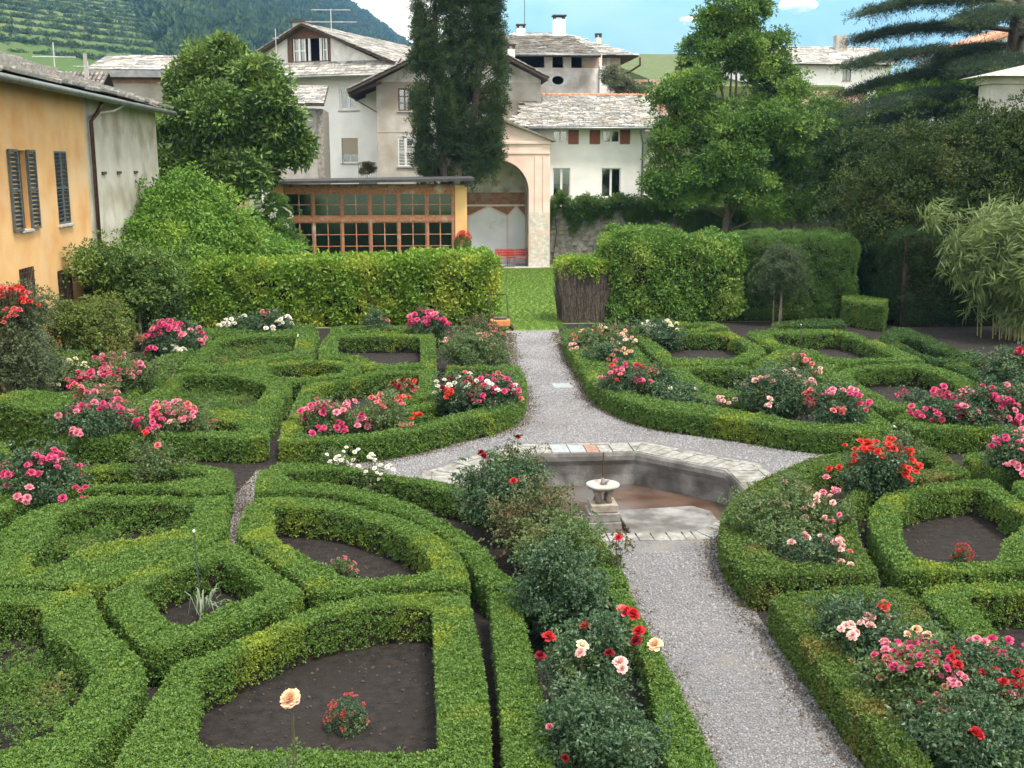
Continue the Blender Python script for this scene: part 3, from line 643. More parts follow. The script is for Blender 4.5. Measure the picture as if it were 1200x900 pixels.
b = MB(); th = .12
for (xa, za, xb, zb) in ((lv[0] - .1, lv[1] - .05, ap[0], ap[1]), (ap[0], ap[1], rv[0] + 1.3, rv[1] - 1.3 * .26)):
    b.v += [(xa, -.45, za - th), (xb, -.45, zb - th), (xb, 14.4, zb - th), (xa, 14.4, za - th), (xa, -.45, za), (xb, -.45, zb), (xb, 14.4, zb), (xa, 14.4, za)]
    n0 = len(b.v) - 8; b.f += [tuple(n0 + k for k in f) for f in ((3,2,1,0),(4,5,6,7),(0,1,5,4),(1,2,6,5),(2,3,7,6),(3,0,4,7))]
gr = b.build('roof', M_under, gh)
sl = Vector((rv[0] + 1.3 - ap[0], 0, rv[1] - 1.3 * .26 - ap[1])); slates('slates', gr, (rv[0] + 1.35, -.5, rv[1] - 1.3 * .26), (0, 1, 0), -sl, 14.9, sl.length, .34, .5, M_slate, .03, seed=11)
sl = Vector((ap[0] - lv[0] + .1, 0, ap[1] - lv[1])); slates('slates', gr, (lv[0] - .1, -.5, lv[1] - .03), (0, 1, 0), sl, 14.9, sl.length, .34, .5, M_slate, .03, seed=12)
b = MB(); x0_, x1_ = xl - .5, xr + .9; zp0, zp1 = 9.85, 10.75  # pent roof below the gable
b.v = [(x0_, -1.0, zp0 - .1), (x1_, -1.0, zp0 - .1), (x1_, .3, zp1 - .1), (x0_, .3, zp1 - .1), (x0_, -1.0, zp0), (x1_, -1.0, zp0), (x1_, .3, zp1), (x0_, .3, zp1)]; b.f = [(3,2,1,0),(4,5,6,7),(0,1,5,4),(1,2,6,5),(2,3,7,6),(3,0,4,7)]
pr2 = b.build('pent_roof', M_under, gh); slates('slates', pr2, (x0_, -1.02, zp0 + .01), (1, 0, 0), (0, 1.3, .9), x1_ - x0_, 1.55, .3, .45, M_slate, .03, seed=13)
MB().tube([(x0_, -1.08, zp0 - .04), (x1_, -1.08, zp0 - .04)], .07, 8).build('gutter', M_gut, pr2, smooth=True)
MB().tube([(x0_ + 3.1, -1.0, zp0 - .1), (x0_ + 3.15, -.8, zp0 - .3), (x0_ + 3.75, -.1, zp0 - 1.0)], .05, 8).build('gutter_pipe', M_gut, pr2, smooth=True)
cb = [(-1.596,12.058),(-0.77,12.907)]
chimney(gh, (cb[0][0] + cb[1][0]) / 2, 1.6, lv[1] - .5, cb[1][1] + .15, .75, M_grey, False)
MB().box((cb[0][0] + cb[1][0]) / 2 - .48, (cb[0][0] + cb[1][0]) / 2 + .48, 1.12, 2.08, cb[1][1] + .15, cb[1][1] + .27).build('chimney_cap', M_under, gh)
aa = [(-4.619,66,11.313)][0]
o = aerial((aa[0], aa[1], 10.6), 3.0, [(2.3, 2.9, 5), (2.95, 2.2, 5)], 'large double television aerial on the wide gabled roof', R(-4))
o2 = aerial(([(-7.525,63,10.558)][0][0], 64.2, 10.2), 2.1, [(1.6, .35, 3)], 'small thin aerial on the gable eave next to the attic window')
# balcony with flower box
bp_ = [(-3.096,5.091),(-2.149,4.223)]
bc = empty('balcony', (bp_[0][0], 62, 0)); tag(bc, 'small iron balcony with yellowing potted plant on white wall', 'balcony'); bw = bp_[1][0] - bp_[0][0]
MB().box(0, bw, 0, 1.6, bp_[1][1] - .3, bp_[1][1] - .15).build('floor_slab', M_grey, bc)
MB().box(.05, bw - .05, 1.55, 1.75, 0, bp_[1][1] - .15).build('support_wall', M_white, bc)
MB().box(0, bw, -.02, .02, bp_[0][1], bp_[0][1] + .03).build('handrail', M_iron, bc)
for i in range(9): MB().tube([(bw * i / 8, 0, bp_[1][1] - .15), (bw * i / 8, 0, bp_[0][1])], .009, 4).build('baluster', M_iron, bc)
# small annexe with stone corner
an = empty('annexe', [(-5.615,57,4.289)][0][:2] + (0,)); tag(an, 'narrow grey annexe with stone corner and slate lean-to beside the leafy tree', 'building')
q = [(x - an.location.x, z) for x, z in [(-6.526,7.803),(-4.867,7.728),(-4.537,7.607),(-5.953,8.702),(-4.752,8.668),(-4.421,7.32)]]
MB().box(q[0][0] - .6, q[1][0], 0, 4, 0, q[1][1]).build('wall', M_grey, an); MB().box(q[1][0] + .003, q[2][0], .02, 4, 0, q[1][1] - .02).build('corner_stones', M_brick if False else mat('corner_stone', (.2, .19, .175), (.36, .34, .31), 7, .95, .8, 16, dist=.04), an)
b = MB(); b.v = [(q[0][0] - .9, -.5, q[0][1]), (q[2][0] + .12, -.5, q[0][1]), (q[2][0] + .12, 3, q[3][1] + .2), (q[0][0] - .9, 3, q[3][1] + .2)]; b.v += [(x, y, z + .1) for x, y, z in b.v]; b.f = [(3,2,1,0),(4,5,6,7),(0,1,5,4),(1,2,6,5),(2,3,7,6),(3,0,4,7)]
ra = b.build('roof', M_under, an); slates('slates', ra, (q[0][0] - .9, -.5, q[0][1] + .1), (1, 0, 0), (0, 3.5, q[3][1] + .2 - q[0][1]), q[2][0] - q[0][0] + 1.0, 3.6, .3, .45, M_slate, .03, seed=15)

# ------------------------------------------------------------------ beige gabled house behind the cypresses
bh = empty('beige_house', (2.4, 60, 0)); tag(bh, 'beige rendered house with deep dark eaves behind the tall cypresses', 'house')
E0, A0, E1, Wl, Wr = [(x - 2.4, z) for x, z in [(-3.427,8.741),(2.538,11.604),(6.738,9.534),(-1.973,8.748),(6.647,9.533)]]
sl_l = (A0[1] - E0[1]) / (A0[0] - E0[0]); sl_r = (A0[1] - E1[1]) / (E1[0] - A0[0]); gz2 = lambda x: A0[1] - .2 - (abs(x - A0[0]) * (sl_l if x < A0[0] else sl_r))
wu = [(x - 2.4, z) for x, z in [(-0.843,8.905),(-0.176,7.762)]]; wd_ = [(x - 2.4, z) for x, z in [(-0.915,6.408),(-0.091,4.911)]]
hU = (wu[0][0], wu[1][0], wu[1][1], wu[0][1]); hDn = (wd_[0][0], wd_[1][0], wd_[1][1], wd_[0][1]); zc = gz2(Wl[0])
b = MB(); facade(b, Wl[0], Wr[0], 0, zc, [hU, hDn]); shell(b, Wl[0], Wr[0], 0, 8, 0, zc); b.build('wall', M_beige, bh)
MB().prism([(Wl[0], zc), (Wr[0], zc), (Wr[0], gz2(Wr[0])), (A0[0], A0[1] - .2)], 0, .3).build('gable_wall', M_rough, bh)
MB().box(Wl[0] + .2, Wr[0] - .2, .9, .95, .1, zc).build('dark_room_sheet', M_dark, bh)  # shade of the beige house rooms, painted as a black sheet
window(bh, *hU, cols=2, rows=3, y=.08, fm=M_wood, mw=.07); window(bh, *hDn, cols=2, rows=1, y=.15)
hm = (hDn[0] + hDn[1]) / 2; louvre(bh, hDn[0] + .01, hm - .005, hDn[2] + .01, hDn[3] - .01, .02, M_frame, 9); louvre(bh, hm + .005, hDn[1] - .01, hDn[2] + .01, hDn[3] - .01, .02, M_frame, 9)
MB().box(Wl[0] - .01, Wr[0], -.015, 0, 6.66, 6.71).build('string_course', M_grey, bh)
b = MB()
for (xa, za, xb, zb) in ((E0[0], E0[1], A0[0], A0[1]), (A0[0], A0[1], E1[0] + .2, E1[1] - .1)):
    b.v += [(xa, -.9, za - .14), (xb, -.9, zb - .14), (xb, 8.4, zb - .14), (xa, 8.4, za - .14), (xa, -.9, za), (xb, -.9, zb), (xb, 8.4, zb), (xa, 8.4, za)]
    n0 = len(b.v) - 8; b.f += [tuple(n0 + k for k in f) for f in ((3,2,1,0),(4,5,6,7),(0,1,5,4),(1,2,6,5),(2,3,7,6),(3,0,4,7))]
br = b.build('roof', M_under, bh)
v_ = Vector((A0[0] - E1[0] - .2, 0, A0[1] - E1[1] + .1)); slates('slates', br, (E1[0] + .25, -.95, E1[1] - .1), (0, 1, 0), v_, 9.4, v_.length, .34, .5, M_slate, .04, seed=16)
v_ = Vector((A0[0] - E0[0], 0, A0[1] - E0[1])); slates('slates', br, (E0[0] - .05, -.95, E0[1]), (0, 1, 0), v_, 9.4, v_.length, .34, .5, M_slate, .04, seed=17)
for yy in (-.6, .6, 2.4, 4.4, 6.4): MB().bar((E0[0] + .1, yy, E0[1] - .2), (Wl[0] + .3, yy, gz2(Wl[0]) - .08), .12, .14).build('rafter', M_under, bh)
MB().tube([(E0[0] + .05, -.6, E0[1] - .25), (Wl[0], -.02, E0[1] - 1.05)], .03, 6).build('eave_strut', M_under, bh)
chimney(bh, A0[0] + 2.6, .9, A0[1] - 2.0, A0[1] - .6, .4, M_rough)

# ------------------------------------------------------------------ white house with red shutters
wh = empty('white_house', (9.4, 57, 0)); tag(wh, 'white rendered house with little red-brown shutters and grey slate roof', 'house')
D_ = lambda L_: [(x - 9.4, z) for x, z in L_]
c = D_([(6.587,6.814),(11.645,6.828),(12.304,6.83)]); lw = D_([(6.948,4.83),(7.836,3.375),(9.443,4.829),(10.44,3.368)]); uw = D_([(6.934,6.689),(7.678,6.102),(9.458,6.696),(10.343,6.106)]); sh = D_([(7.715,6.733),(8.245,6.018),(8.803,6.736),(9.337,6.02),(10.353,6.74),(10.872,6.022)])
hs = [(lw[0][0], lw[1][0], lw[1][1], lw[0][1]), (lw[2][0], lw[3][0], lw[3][1], lw[2][1]), (uw[0][0], uw[1][0], uw[1][1], uw[0][1]), (uw[2][0], uw[3][0], uw[3][1], uw[2][1])]
X0, X1 = c[0][0] - 1.4, c[1][0]; b = MB(); facade(b, X0, X1, 0, 6.95, hs); shell(b, X0, X1, 0, 9, 0, 6.95); b.build('wall', M_white, wh)
MB().box(X1 + .003, c[2][0] + .05, .9, 8.5, 0, 6.7).build('side_bay', M_white, wh)
MB().box(X0 + .1, X1 - .1, 1.0, 1.05, .1, 6.9).build('dark_room_sheet', M_dark, wh)  # added black sheet, darkness behind the white house windows as colour
window(wh, *hs[0], cols=2, y=.1, fw=.05, mw=.11, curtain=.45); window(wh, *hs[1], cols=2, y=.1, fw=.05, mw=.11); window(wh, *hs[2], cols=2, y=.06, sill=False, fw=.05, mw=.09); window(wh, *hs[3], cols=2, y=.06, sill=False, fw=.05, mw=.09)
for i in (0, 2, 4): MB().box(sh[i][0], sh[i + 1][0], -.05, -.004, sh[i + 1][1], sh[i][1]).build('shutter', M_redw, wh, bevel=.008)
ev = [(4.682,6.873)][0][0] - 9.4; rdl = [(6.028,8.588)][0][0] - 9.4; Ztop = 8.62; Zb = 6.82; Xr = c[2][0] + .35
b = MB(); b.v = [(ev, -.65, Zb - .1), (Xr, -.65, Zb - .1), (Xr, 4, Ztop - .1), (rdl, 4, Ztop - .1), (ev, -.65, Zb), (Xr, -.65, Zb), (Xr, 4, Ztop), (rdl, 4, Ztop)]; b.f = [(3,2,1,0),(4,5,6,7),(0,1,5,4),(1,2,6,5),(2,3,7,6),(3,0,4,7)]
b.quad((rdl, 4.01, Ztop), (Xr, 4.01, Ztop), (Xr, 9.3, Zb), (ev, 9.3, Zb))
wr = b.build('roof', M_under, wh); v_ = Vector((0, 4.65, Ztop - Zb)); kx = (rdl - ev) / v_.length
slates('slates', wr, (ev, -.68, Zb), (1, 0, 0), v_, Xr - ev, v_.length, .2, .36, M_slate, .032, clip=lambda u_, w_: u_ > kx * w_ - .02, seed=21)
for i in range(22): xx = rdl + (Xr - rdl) * i / 22; MB().tube([(xx, 4.0, Ztop + .04), (xx + (Xr - rdl) / 22 + .03, 4.0, Ztop + .06)], [.09, .1], 8).build('ridge_tile', M_tile, wr, smooth=True)
MB().tube([(ev + .9, -.74, Zb - .03), (Xr, -.74, Zb - .03)], .075, 8).build('gutter', M_gut, wr, smooth=True)
dpx = X1 - .12; MB().tube([(dpx - .25, -.72, Zb - .06), (dpx - .2, -.5, Zb - .28), (dpx, -.1, Zb - .75), (dpx, -.08, .3)], .05, 8).build('downpipe', M_gut, wh, smooth=True)
lmp = D_([(12.236,6.066)])[0]; MB().lathe([(.02, .2), (.07, .12), (.2, .0), (.21, -.02), (.05, -.03)], c=(lmp[0], -.1), z=lmp[1]).build('wall_lamp', M_frame, wh, smooth=True)

# ------------------------------------------------------------------ house with open loggia behind the white house
lh = empty('loggia_house', (9.0, 64, 0)); tag(lh, 'rendered house with oval window and open loggia under a broad slate roof', 'house')
D_ = lambda L_: [(x - 9.0, z) for x, z in L_]
q = D_([(5.266,10.331),(10.37,10.367),(7.181,10.804),(10.263,11.013),(8.056,9.656)]); X0, X1, zw = q[0][0], q[1][0], q[0][1]; ov = q[4]; zl = q[3][1] + .1
b = MB(); facade(b, X0, X1, 0, zw, [(ov[0] - .42, ov[0] + .42, ov[1] - .3, ov[1] + .3)], dep=.3); shell(b, X0, X1, 0, 6, 0, zw); b.build('wall', M_rough, lh)
ring = [(ov[0] + .335 * math.cos(t), ov[1] + .235 * math.sin(t)) for t in np.linspace(0, 2 * math.pi, 28, endpoint=False)]
rect = []
for t in np.linspace(0, 2 * math.pi, 28, endpoint=False):
    cx_, sz_ = math.cos(t), math.sin(t); k = 1 / max(abs(cx_), abs(sz_)); rect.append((ov[0] + .425 * cx_ * k, ov[1] + .305 * sz_ * k))
b = MB()
for i in range(28):
    j = (i + 1) % 28; b.quad((ring[i][0], .002, ring[i][1]), (ring[j][0], .002, ring[j][1]), (rect[j][0], .002, rect[j][1]), (rect[i][0], .002, rect[i][1])); b.quad((ring[i][0], .002, ring[i][1]), (ring[i][0], .28, ring[i][1]), (ring[j][0], .28, ring[j][1]), (ring[j][0], .002, ring[j][1]))
b.build('oval_opening', M_rough, lh)
MB().box(X0, X1, 1.6, 1.65, zw - 3, zl + .2).build('loggia_dark_sheet', M_dark, lh)  # depth shade of the loggia openings painted as a near-black sheet
for xx in D_([(7.519,10.531),(8.579,10.539),(9.786,10.547),(10.318,10.551)]): MB().box(xx[0] - .22, xx[0] + .22, .02, .45, zw, zl).build('pillar', M_rough, lh, bevel=.02)
MB().box(X1 - .95, X1, .0, .4, zw + .002, zl).build('brick_pier', M_brick, lh)
MB().box(X1 + .02, X1 + .42, -.15, .5, 0, zw + .1).build('buttress', M_white, lh)
e0, e1, r0, r1 = D_([(4.823,10.669),(10.324,11.03)])+D_([(4.67,12.771),(9.525,12.667)]); zE = e1[1] - .05
b = MB(); b.v = [(e0[0], -.8, zE - .15), (e1[0], -.8, zE - .15), (r1[0], 6, r1[1] - .1), (e0[0], 6, r1[1] - .1), (e0[0], -.8, zE), (e1[0], -.8, zE), (r1[0], 6, r1[1]), (e0[0], 6, r1[1])]; b.f = [(3,2,1,0),(4,5,6,7),(0,1,5,4),(1,2,6,5),(2,3,7,6),(3,0,4,7)]
b.v += [(e1[0], 12, zE)]; b.f += [(5, 8, 6)]
lr = b.build('roof', M_under, lh); v_ = Vector((0, 6.8, r1[1] - zE)); kx = (e1[0] - r1[0]) / v_.length; LL = e1[0] - e0[0]
slates('slates', lr, (e0[0], -.83, zE), (1, 0, 0), v_, LL, v_.length, .26, .42, M_slated, .03, clip=lambda u_, w_: u_ < LL - kx * w_, seed=22)
MB().tube([(e0[0], -.9, zE - .03), (e1[0], -.9, zE - .03)], .07, 8).build('gutter', M_gut, lr, smooth=True)
# pink tower part to its right
pt_ = empty('pink_house', (10.5, 70, 0)); tag(pt_, 'pink rendered house with hipped slate roof behind the loggia', 'house')
D_ = lambda L_: [(x - 10.5, z) for x, z in L_]
q = D_([(8.065,11.3),(12.663,11.234),(13.616,11.443)]); hz_ = q[2][1]; MB().box(q[0][0] - 2, q[1][0], 0, 9, 0, hz_ + .3).build('wall', M_pink, pt_)
wx = D_([(11.82,10.822),(12.53,9.81)]); MB().box(wx[0][0], wx[0][0] + .2, -.03, 0, 0, hz_).build('corner_pilaster', M_white, pt_); MB().box(wx[1][0] - .45, wx[1][0] - .2, -.02, .05, wx[1][1], wx[0][1]).build('window', M_dark, pt_)
x0, x1 = q[0][0] - 3, q[2][0]; tp = D_([(6.31,13.386),(9.623,13.312)]); zt = tp[1][1]
b = MB(); b.v = [(x0, -1.2, hz_), (x1, -1.2, hz_), (x1, 10, hz_), (x0, 10, hz_), (tp[0][0], 4.2, zt), (tp[1][0], 4.2, zt)]; b.f = [(0, 1, 5, 4), (1, 2, 5), (2, 3, 4, 5), (3, 0, 4), (3, 2, 1, 0)]
rp_ = b.build('roof', M_under, pt_); v_ = Vector((0, 5.4, zt - hz_)); LL = x1 - x0; ka = (tp[0][0] - x0) / v_.length; kb = (x1 - tp[1][0]) / v_.length
slates('slates', rp_, (x0, -1.22, hz_ + .01), (1, 0, 0), v_, LL, v_.length, .28, .45, M_slate, .03, clip=lambda u_, w_: ka * w_ < u_ < LL - kb * w_, seed=23)
MB().tube([(x1 + .03, -1.2, hz_ - .05), (x1 + .1, -.9, hz_ - .5), (q[1][0] + .3, -.2, hz_ - 1.0), (q[1][0] + .06, -.06, hz_ - 1.3), (q[1][0] + .06, -.06, 4)], .06, 8).build('downpipe', M_cop, pt_, smooth=True)
for pts_, w_ in ((D_([(6.694,12.443),(6.693,13.346)]), .5), (D_([(9.095,12.931),(9.087,13.904)]), .72), (D_([(11.59,12.336),(11.582,12.845)]), .34)):
    chimney(pt_, pts_[0][0], 2.0, pts_[0][1] - .6, pts_[1][1], w_, M_white if w_ > .4 else M_pink)
MB().tube([(D_([(6.951,13.407)])[0][0], 2.2, 12.5), (D_([(6.948,14.912)])[0][0], 2.2, 15.2)], .02, 5).build('aerial_mast', M_iron, pt_)

# ------------------------------------------------------------------ pink portico with arched niche
po = empty('arched_portico', (3.955, 54.9, 0)); po.scale = (1.015, .7, 1); tag(po, 'pink pedimented portico with a deep painted arched niche', 'portico')
ra_, zs_, hw = 1.53, 3.71, 2.56
arc = [(ra_ * math.cos(t), zs_ + ra_ * math.sin(t)) for t in np.linspace(0, math.pi, 33)]
b = MB(); ztop = 6.2
def strip(p0, p1, y0, y1): b.quad((p0[0], y0, p0[1]), (p1[0], y0, p1[1]), (p1[0], y1, p1[1]), (p0[0], y1, p0[1]))
for s_ in (1, -1):
    b.quad((s_ * ra_, 0, 0), (s_ * hw, 0, 0), (s_ * hw, 0, zs_), (s_ * ra_, 0, zs_))
    b.quad((s_ * hw, 0, 0), (s_ * hw, 2.95, 0), (s_ * hw, 2.95, ztop), (s_ * hw, 0, ztop))
tops = [(hw, zs_)] + [(hw, ztop)] + [(hw - (2 * hw) * k / 14, ztop) for k in range(1, 14)] + [(-hw, ztop), (-hw, zs_)]
for i in range(32):  # spandrels
    f0, f1 = i / 32, (i + 1) / 32
    def topat(f):
        g = f * (len(tops) - 1); k = min(int(g), len(tops) - 2); t = g - k; return (tops[k][0] * (1 - t) + tops[k + 1][0] * t, tops[k][1] * (1 - t) + tops[k + 1][1] * t)
    p0, p1, t0, t1 = arc[i], arc[i + 1], topat(f0), topat(f1); b.quad((p0[0], 0, p0[1]), (t0[0], 0, t0[1]), (t1[0], 0, t1[1]), (p1[0], 0, p1[1]))
b.build('front_wall', M_pink, po, fix=True)
b = MB()
for i in range(32): strip(arc[i], arc[i + 1], 0, 2.8)
for s_ in (1, -1): b.quad((s_ * ra_, 0, 0), (s_ * ra_, 2.8, 0), (s_ * ra_, 2.8, zs_), (s_ * ra_, 0, zs_))
M_niche = mat('niche_plaster', (.60, .65, .68), (.68, .72, .75), 1.5, .9, .2, 20, c3=(.38, .36, .33), scale3=.8, dist=.01, alt3=(.6, .8))
M_lun = mat('lunette_paint', (.42, .41, .37), (.55, .54, .50), 2, .9, c3=(.22, .17, .13), scale3=1.4)
M_band = mat('painted_brick_band', (.20, .10, .06), (.30, .17, .11), 5, .9, c3=(.26, .22, .18), scale3=3)
b.build('vault', M_lun, po)
MB().box(-ra_ - .1, ra_ + .1, 2.8, 2.9, 0, 3.02).build('niche_wall', M_niche, po)
MB().prism([(ra_ + .02, 3.023)] + [(x * 1.01, z) for x, z in arc] + [(-ra_ - .02, 3.023)], 2.79, 2.9).build('lunette', M_lun, po)
MB().box(-ra_ + .01, ra_ - .01, 2.74, 2.785, 3.03, 3.62).build('painted_band', M_band, po)
dk = MB().box(-ra_ + .01, ra_ - .01, 2.70, 2.738, 2.93, 3.025).build('cornice_moulding', M_pink, po)
for i in range(26): xx = -ra_ + .06 + i * .117; MB().box(xx, xx + .06, 2.66, 2.70, 2.95, 3.01).build('dentil', M_frame, dk)
def X_(u): return (u - 583) * .0435
zz = [(-ra_, 2.55), (X_(553), 2.42), (X_(576), 2.92), (X_(598), 2.45), (X_(608), 2.92), (ra_, 2.4)]
for p0, p1 in zip(zz, zz[1:]): MB().bar((p0[0], 2.76, p0[1]), (p1[0], 2.76, p1[1]), .07, .08).build('pointed_moulding', M_pink, po)
b = MB()
for p0, p1 in zip(zz, zz[1:]): b.quad((p0[0], 2.775, p0[1] + .03), (p1[0], 2.775, p1[1] + .03), (p1[0], 2.775, 2.925), (p0[0], 2.775, 2.925))
b.build('spandrel_paint', M_band, po)
for u_ in (553, 598): MB().box(X_(u_) - .04, X_(u_) + .04, 2.74, 2.79, 0, 2.43).build('pilaster', M_pink, po)
MB().box(ra_ + .06, hw - .02, -.035, -.002, 0, 2.7).build('peeling_base', M_peel, po)
for xx in (ra_ + .28, hw - .35): MB().box(xx, xx + .05, -.05, -.002, 2.72, 5.45).build('pilaster_strip', M_pink, po)
MB().box(-hw, hw + .0, -.06, -.002, 5.52, 5.60).build('string_course', M_pink, po); MB().box(-hw - .02, hw + .04, -.1, -.002, 5.98, 6.12).build('cornice', M_pink, po, bevel=.02)
apz = 7.25; MB().prism([(-hw, ztop + .003), (hw, ztop + .003), (0, apz - .08)], .0, 2.9).build('pediment', M_pink, po)
b = MB()
for s_ in (1, -1):
    n0 = len(b.v); b.v += [(0, -.3, apz - .07), (s_ * (hw + .25), -.3, ztop - .12), (s_ * (hw + .25), 3, ztop - .12), (0, 3, apz - .07), (0, -.3, apz + .03), (s_ * (hw + .25), -.3, ztop - .02), (s_ * (hw + .25), 3, ztop - .02), (0, 3, apz + .03)]
    b.f += [tuple(n0 + k for k in f) for f in ((3,2,1,0),(4,5,6,7),(0,1,5,4),(1,2,6,5),(2,3,7,6),(3,0,4,7))]
b.build('roof', M_slated, po)
MB().box(-hw, hw, -.6, 3, -.05, .03).build('floor_slab', M_grey, po)

# ------------------------------------------------------------------ glazed wooden orangery
og = empty('orangery', (-2.0, 50, 0)); tag(og, 'long wooden orangery of many small panes between ochre piers', 'orangery')
D_ = lambda L_: [(x + 2.0, z) for x, z in L_]
q = D_([(-6.405,4.232),(-5.816,4.231),(1.72,4.221),(2.251,4.295),(-6.483,4.122),(2.555,4.48)]); zt_ = 4.12
MB().box(q[0][0], q[1][0], 0, .5, 0, zt_).build('pier', M_ochre, og, bevel=.01); MB().box(q[2][0], q[3][0], 0, .5, 0, zt_).build('pier', M_ochre, og, bevel=.01)
MB().box(q[0][0], q[3][0], 2.4, 2.6, 0, zt_).build('back_wall', M_grey, og); MB().box(q[0][0], q[0][0] + .2, .51, 2.39, 0, zt_).build('side_wall', M_ochre, og); MB().box(q[3][0] - .2, q[3][0], .51, 2.39, 0, zt_).build('side_wall', M_ochre, og)
MB().box(q[0][0] + .2, q[3][0] - .2, .5, 2.4, -.02, .04).build('floor', M_grey, og)
MB().box(q[1][0], q[2][0], .1, .3, 3.86, zt_).build('lintel_beam', M_gwood, og)
b = MB(); xa, xb = q[4][0], q[5][0]; za, zb = 4.16, 4.30
b.v = [(xa, -.6, za), (xb, -.6, zb), (xb, 2.7, zb + .07), (xa, 2.7, za + .07), (xa, -.6, za + .12), (xb, -.6, zb + .12), (xb, 2.7, zb + .19), (xa, 2.7, za + .19)]; b.f = [(3,2,1,0),(4,5,6,7),(0,1,5,4),(1,2,6,5),(2,3,7,6),(3,0,4,7)]
orf = b.build('roof', mat('bitumen_roof', (.03, .032, .034), (.055, .057, .06), 3, .85), og)
for i in range(13): xx = xa + (xb - xa) * (i + .5) / 13; MB().box(xx - .04, xx + .04, -.5, .1, 4.04, 4.155).build('rafter', M_under, orf)
bays = D_([(-5.76,3.789),(-4.54,3.786),(-3.295,3.784),(-2.046,3.781),(-0.791,3.779),(0.469,3.776),(1.64,3.774)]); rows_ = [(-3.277,3.784),(-3.308,2.743),(-3.314,2.519),(-3.379,0.331)]
z4 = [r_[1] for r_ in rows_]
for i in range(6):
    xL, xR = bays[i][0], bays[i + 1][0]
    window(og, xL + .03, xR - .03, z4[1], z4[0], 2, 2, y=.14, fm=M_gwood, fw=.055, mw=.05, sill=False, gm=M_gglass)
    window(og, xL + .03, xR - .03, .35, z4[2], 2, 4, y=.14, fm=M_gwood, fw=.055, mw=.05, sill=False, gm=M_gglass)
    MB().box(xL - .028, xL + .028, .08, .26, .1, 3.86).build('post', M_gwood, og)
MB().box(bays[6][0] - .06, q[2][0], .08, .26, .1, 3.86).build('post', M_gwood, og)
MB().box(bays[0][0] + .06, q[2][0] - .1, .1, .25, z4[2] + .002, z4[1] - .002).build('transom', M_gwood, og); MB().box(bays[0][0], q[2][0] - .02, .09, .3, .0, .35).build('sill_wall', M_gwood, og)
MB().box(q[1][0], q[2][0], .12, .28, z4[0] + .002, 3.858).build('head_rail', M_gwood, og)
for i in range(5): zz_ = 1.1; MB().box(bays[0][0] + i * 1.4, bays[0][0] + i * 1.4 + 1.2, 1.6, 2.3, .75, .82).build('bench_shelf', M_wood, og)

# ------------------------------------------------------------------ garden wall at the back
M_rubble = mat('rubble_wall', (.14, .13, .12), (.33, .32, .30), 3.2, .95, 1.0, 5, c3=(.22, .19, .16), scale3=1.2, dist=.12)
gw = empty('garden_wall', (16, 56.55, 0)); tag(gw, 'old rubble stone garden wall half hidden by ivy', 'wall')
xa, xb = 6.62 - 16, 34 - 16; dr = [(x - 16, z) for x, z in [(22.153,2.741),(23.299,-0.229)]]
b = MB(); facade(b, xa, xb, 0, 2.9, [(dr[0][0], dr[1][0], 0, 2.55)], dep=.3); shell(b, xa, xb, 0, .5, 0, 2.9); b.quad((xa, 0, 2.9), (xb, 0, 2.9), (xb, .5, 2.9), (xa, .5, 2.9)); b.build('wall_body', M_rubble, gw)
stn = [];
for s in range(5):
    rr = random.Random(s); st = MB(); w_, h_ = rr.uniform(.14, .3), rr.uniform(.09, .17); st.box(-w_, w_, -.07, .06, -h_, h_); me = st.mesh('stone', M_rubble)
    for v in me.vertices: v.co.x *= rr.uniform(.75, 1.1); v.co.z *= rr.uniform(.7, 1.1)
    stn.append(me)
k = 0
for zz_ in np.arange(.15, 2.85, .29):
    xx = xa + .2 + random.uniform(0, .3)
    while xx < xb - 8 and k < 290:
        if not (dr[0][0] - .3 < xx < dr[1][0] + .3) and random.random() < .62: link('stone', random.choice(stn), gw, bevel=.02, loc=(xx, 0, zz_ + random.uniform(-.03, .03))); k += 1
        xx += random.uniform(.42, .7)
MB().box(dr[0][0] + .02, dr[1][0] - .02, .12, .18, .02, 2.5).build('door', M_wood, gw)
# ------------------------------------------------------------------ houses glimpsed beyond the trees
fh = empty('far_slate_house', (30, 95, 0)); tag(fh, 'pale house with long slate roof and skylight seen past the trees', 'house')
D_ = lambda L_: [(x - 30, z) for x, z in L_]
q = D_([(28.703,13.338),(40.609,13.354),(32.683,14.965),(38.616,15.155),(36.357,13.044),(37.093,11.996),(33.519,13.164)]); hw_ = (q[4][0], q[5][0], q[5][1], q[4][1])
b = MB(); facade(b, q[0][0], q[1][0], 0, q[0][1], [hw_]); shell(b, q[0][0], q[1][0], 0, 9, 0, q[0][1]); b.build('wall', M_white, fh); window(fh, *hw_, y=.1, fm=M_wood)
MB().box(q[0][0] + .2, q[1][0] - .2, 1, 1.05, 2, q[0][1]).build('dark_room_sheet', M_dark, fh)  # dark interior behind the far window, painted on an added sheet
b = MB().quad((q[0][0] - .5, -.7, q[0][1] - .1), (q[1][0] + .5, -.7, q[0][1] - .1), (q[1][0] + .5, 5, q[2][1] + .3), (q[0][0] - .5, 5, q[2][1] + .3)).quad((q[0][0] - .5, 9.7, q[0][1] - .1), (q[1][0] + .5, 9.7, q[0][1] - .1), (q[1][0] + .5, 5.01, q[2][1] + .3), (q[0][0] - .5, 5.01, q[2][1] + .3))
fr_ = b.build('roof', M_under, fh); v_ = Vector((0, 5.7, q[2][1] + .4 - q[0][1])); slates('slates', fr_, (q[0][0] - .5, -.72, q[0][1] - .07), (1, 0, 0), v_, q[1][0] - q[0][0] + 1, v_.length, .35, .55, M_slate, .03, seed=31)
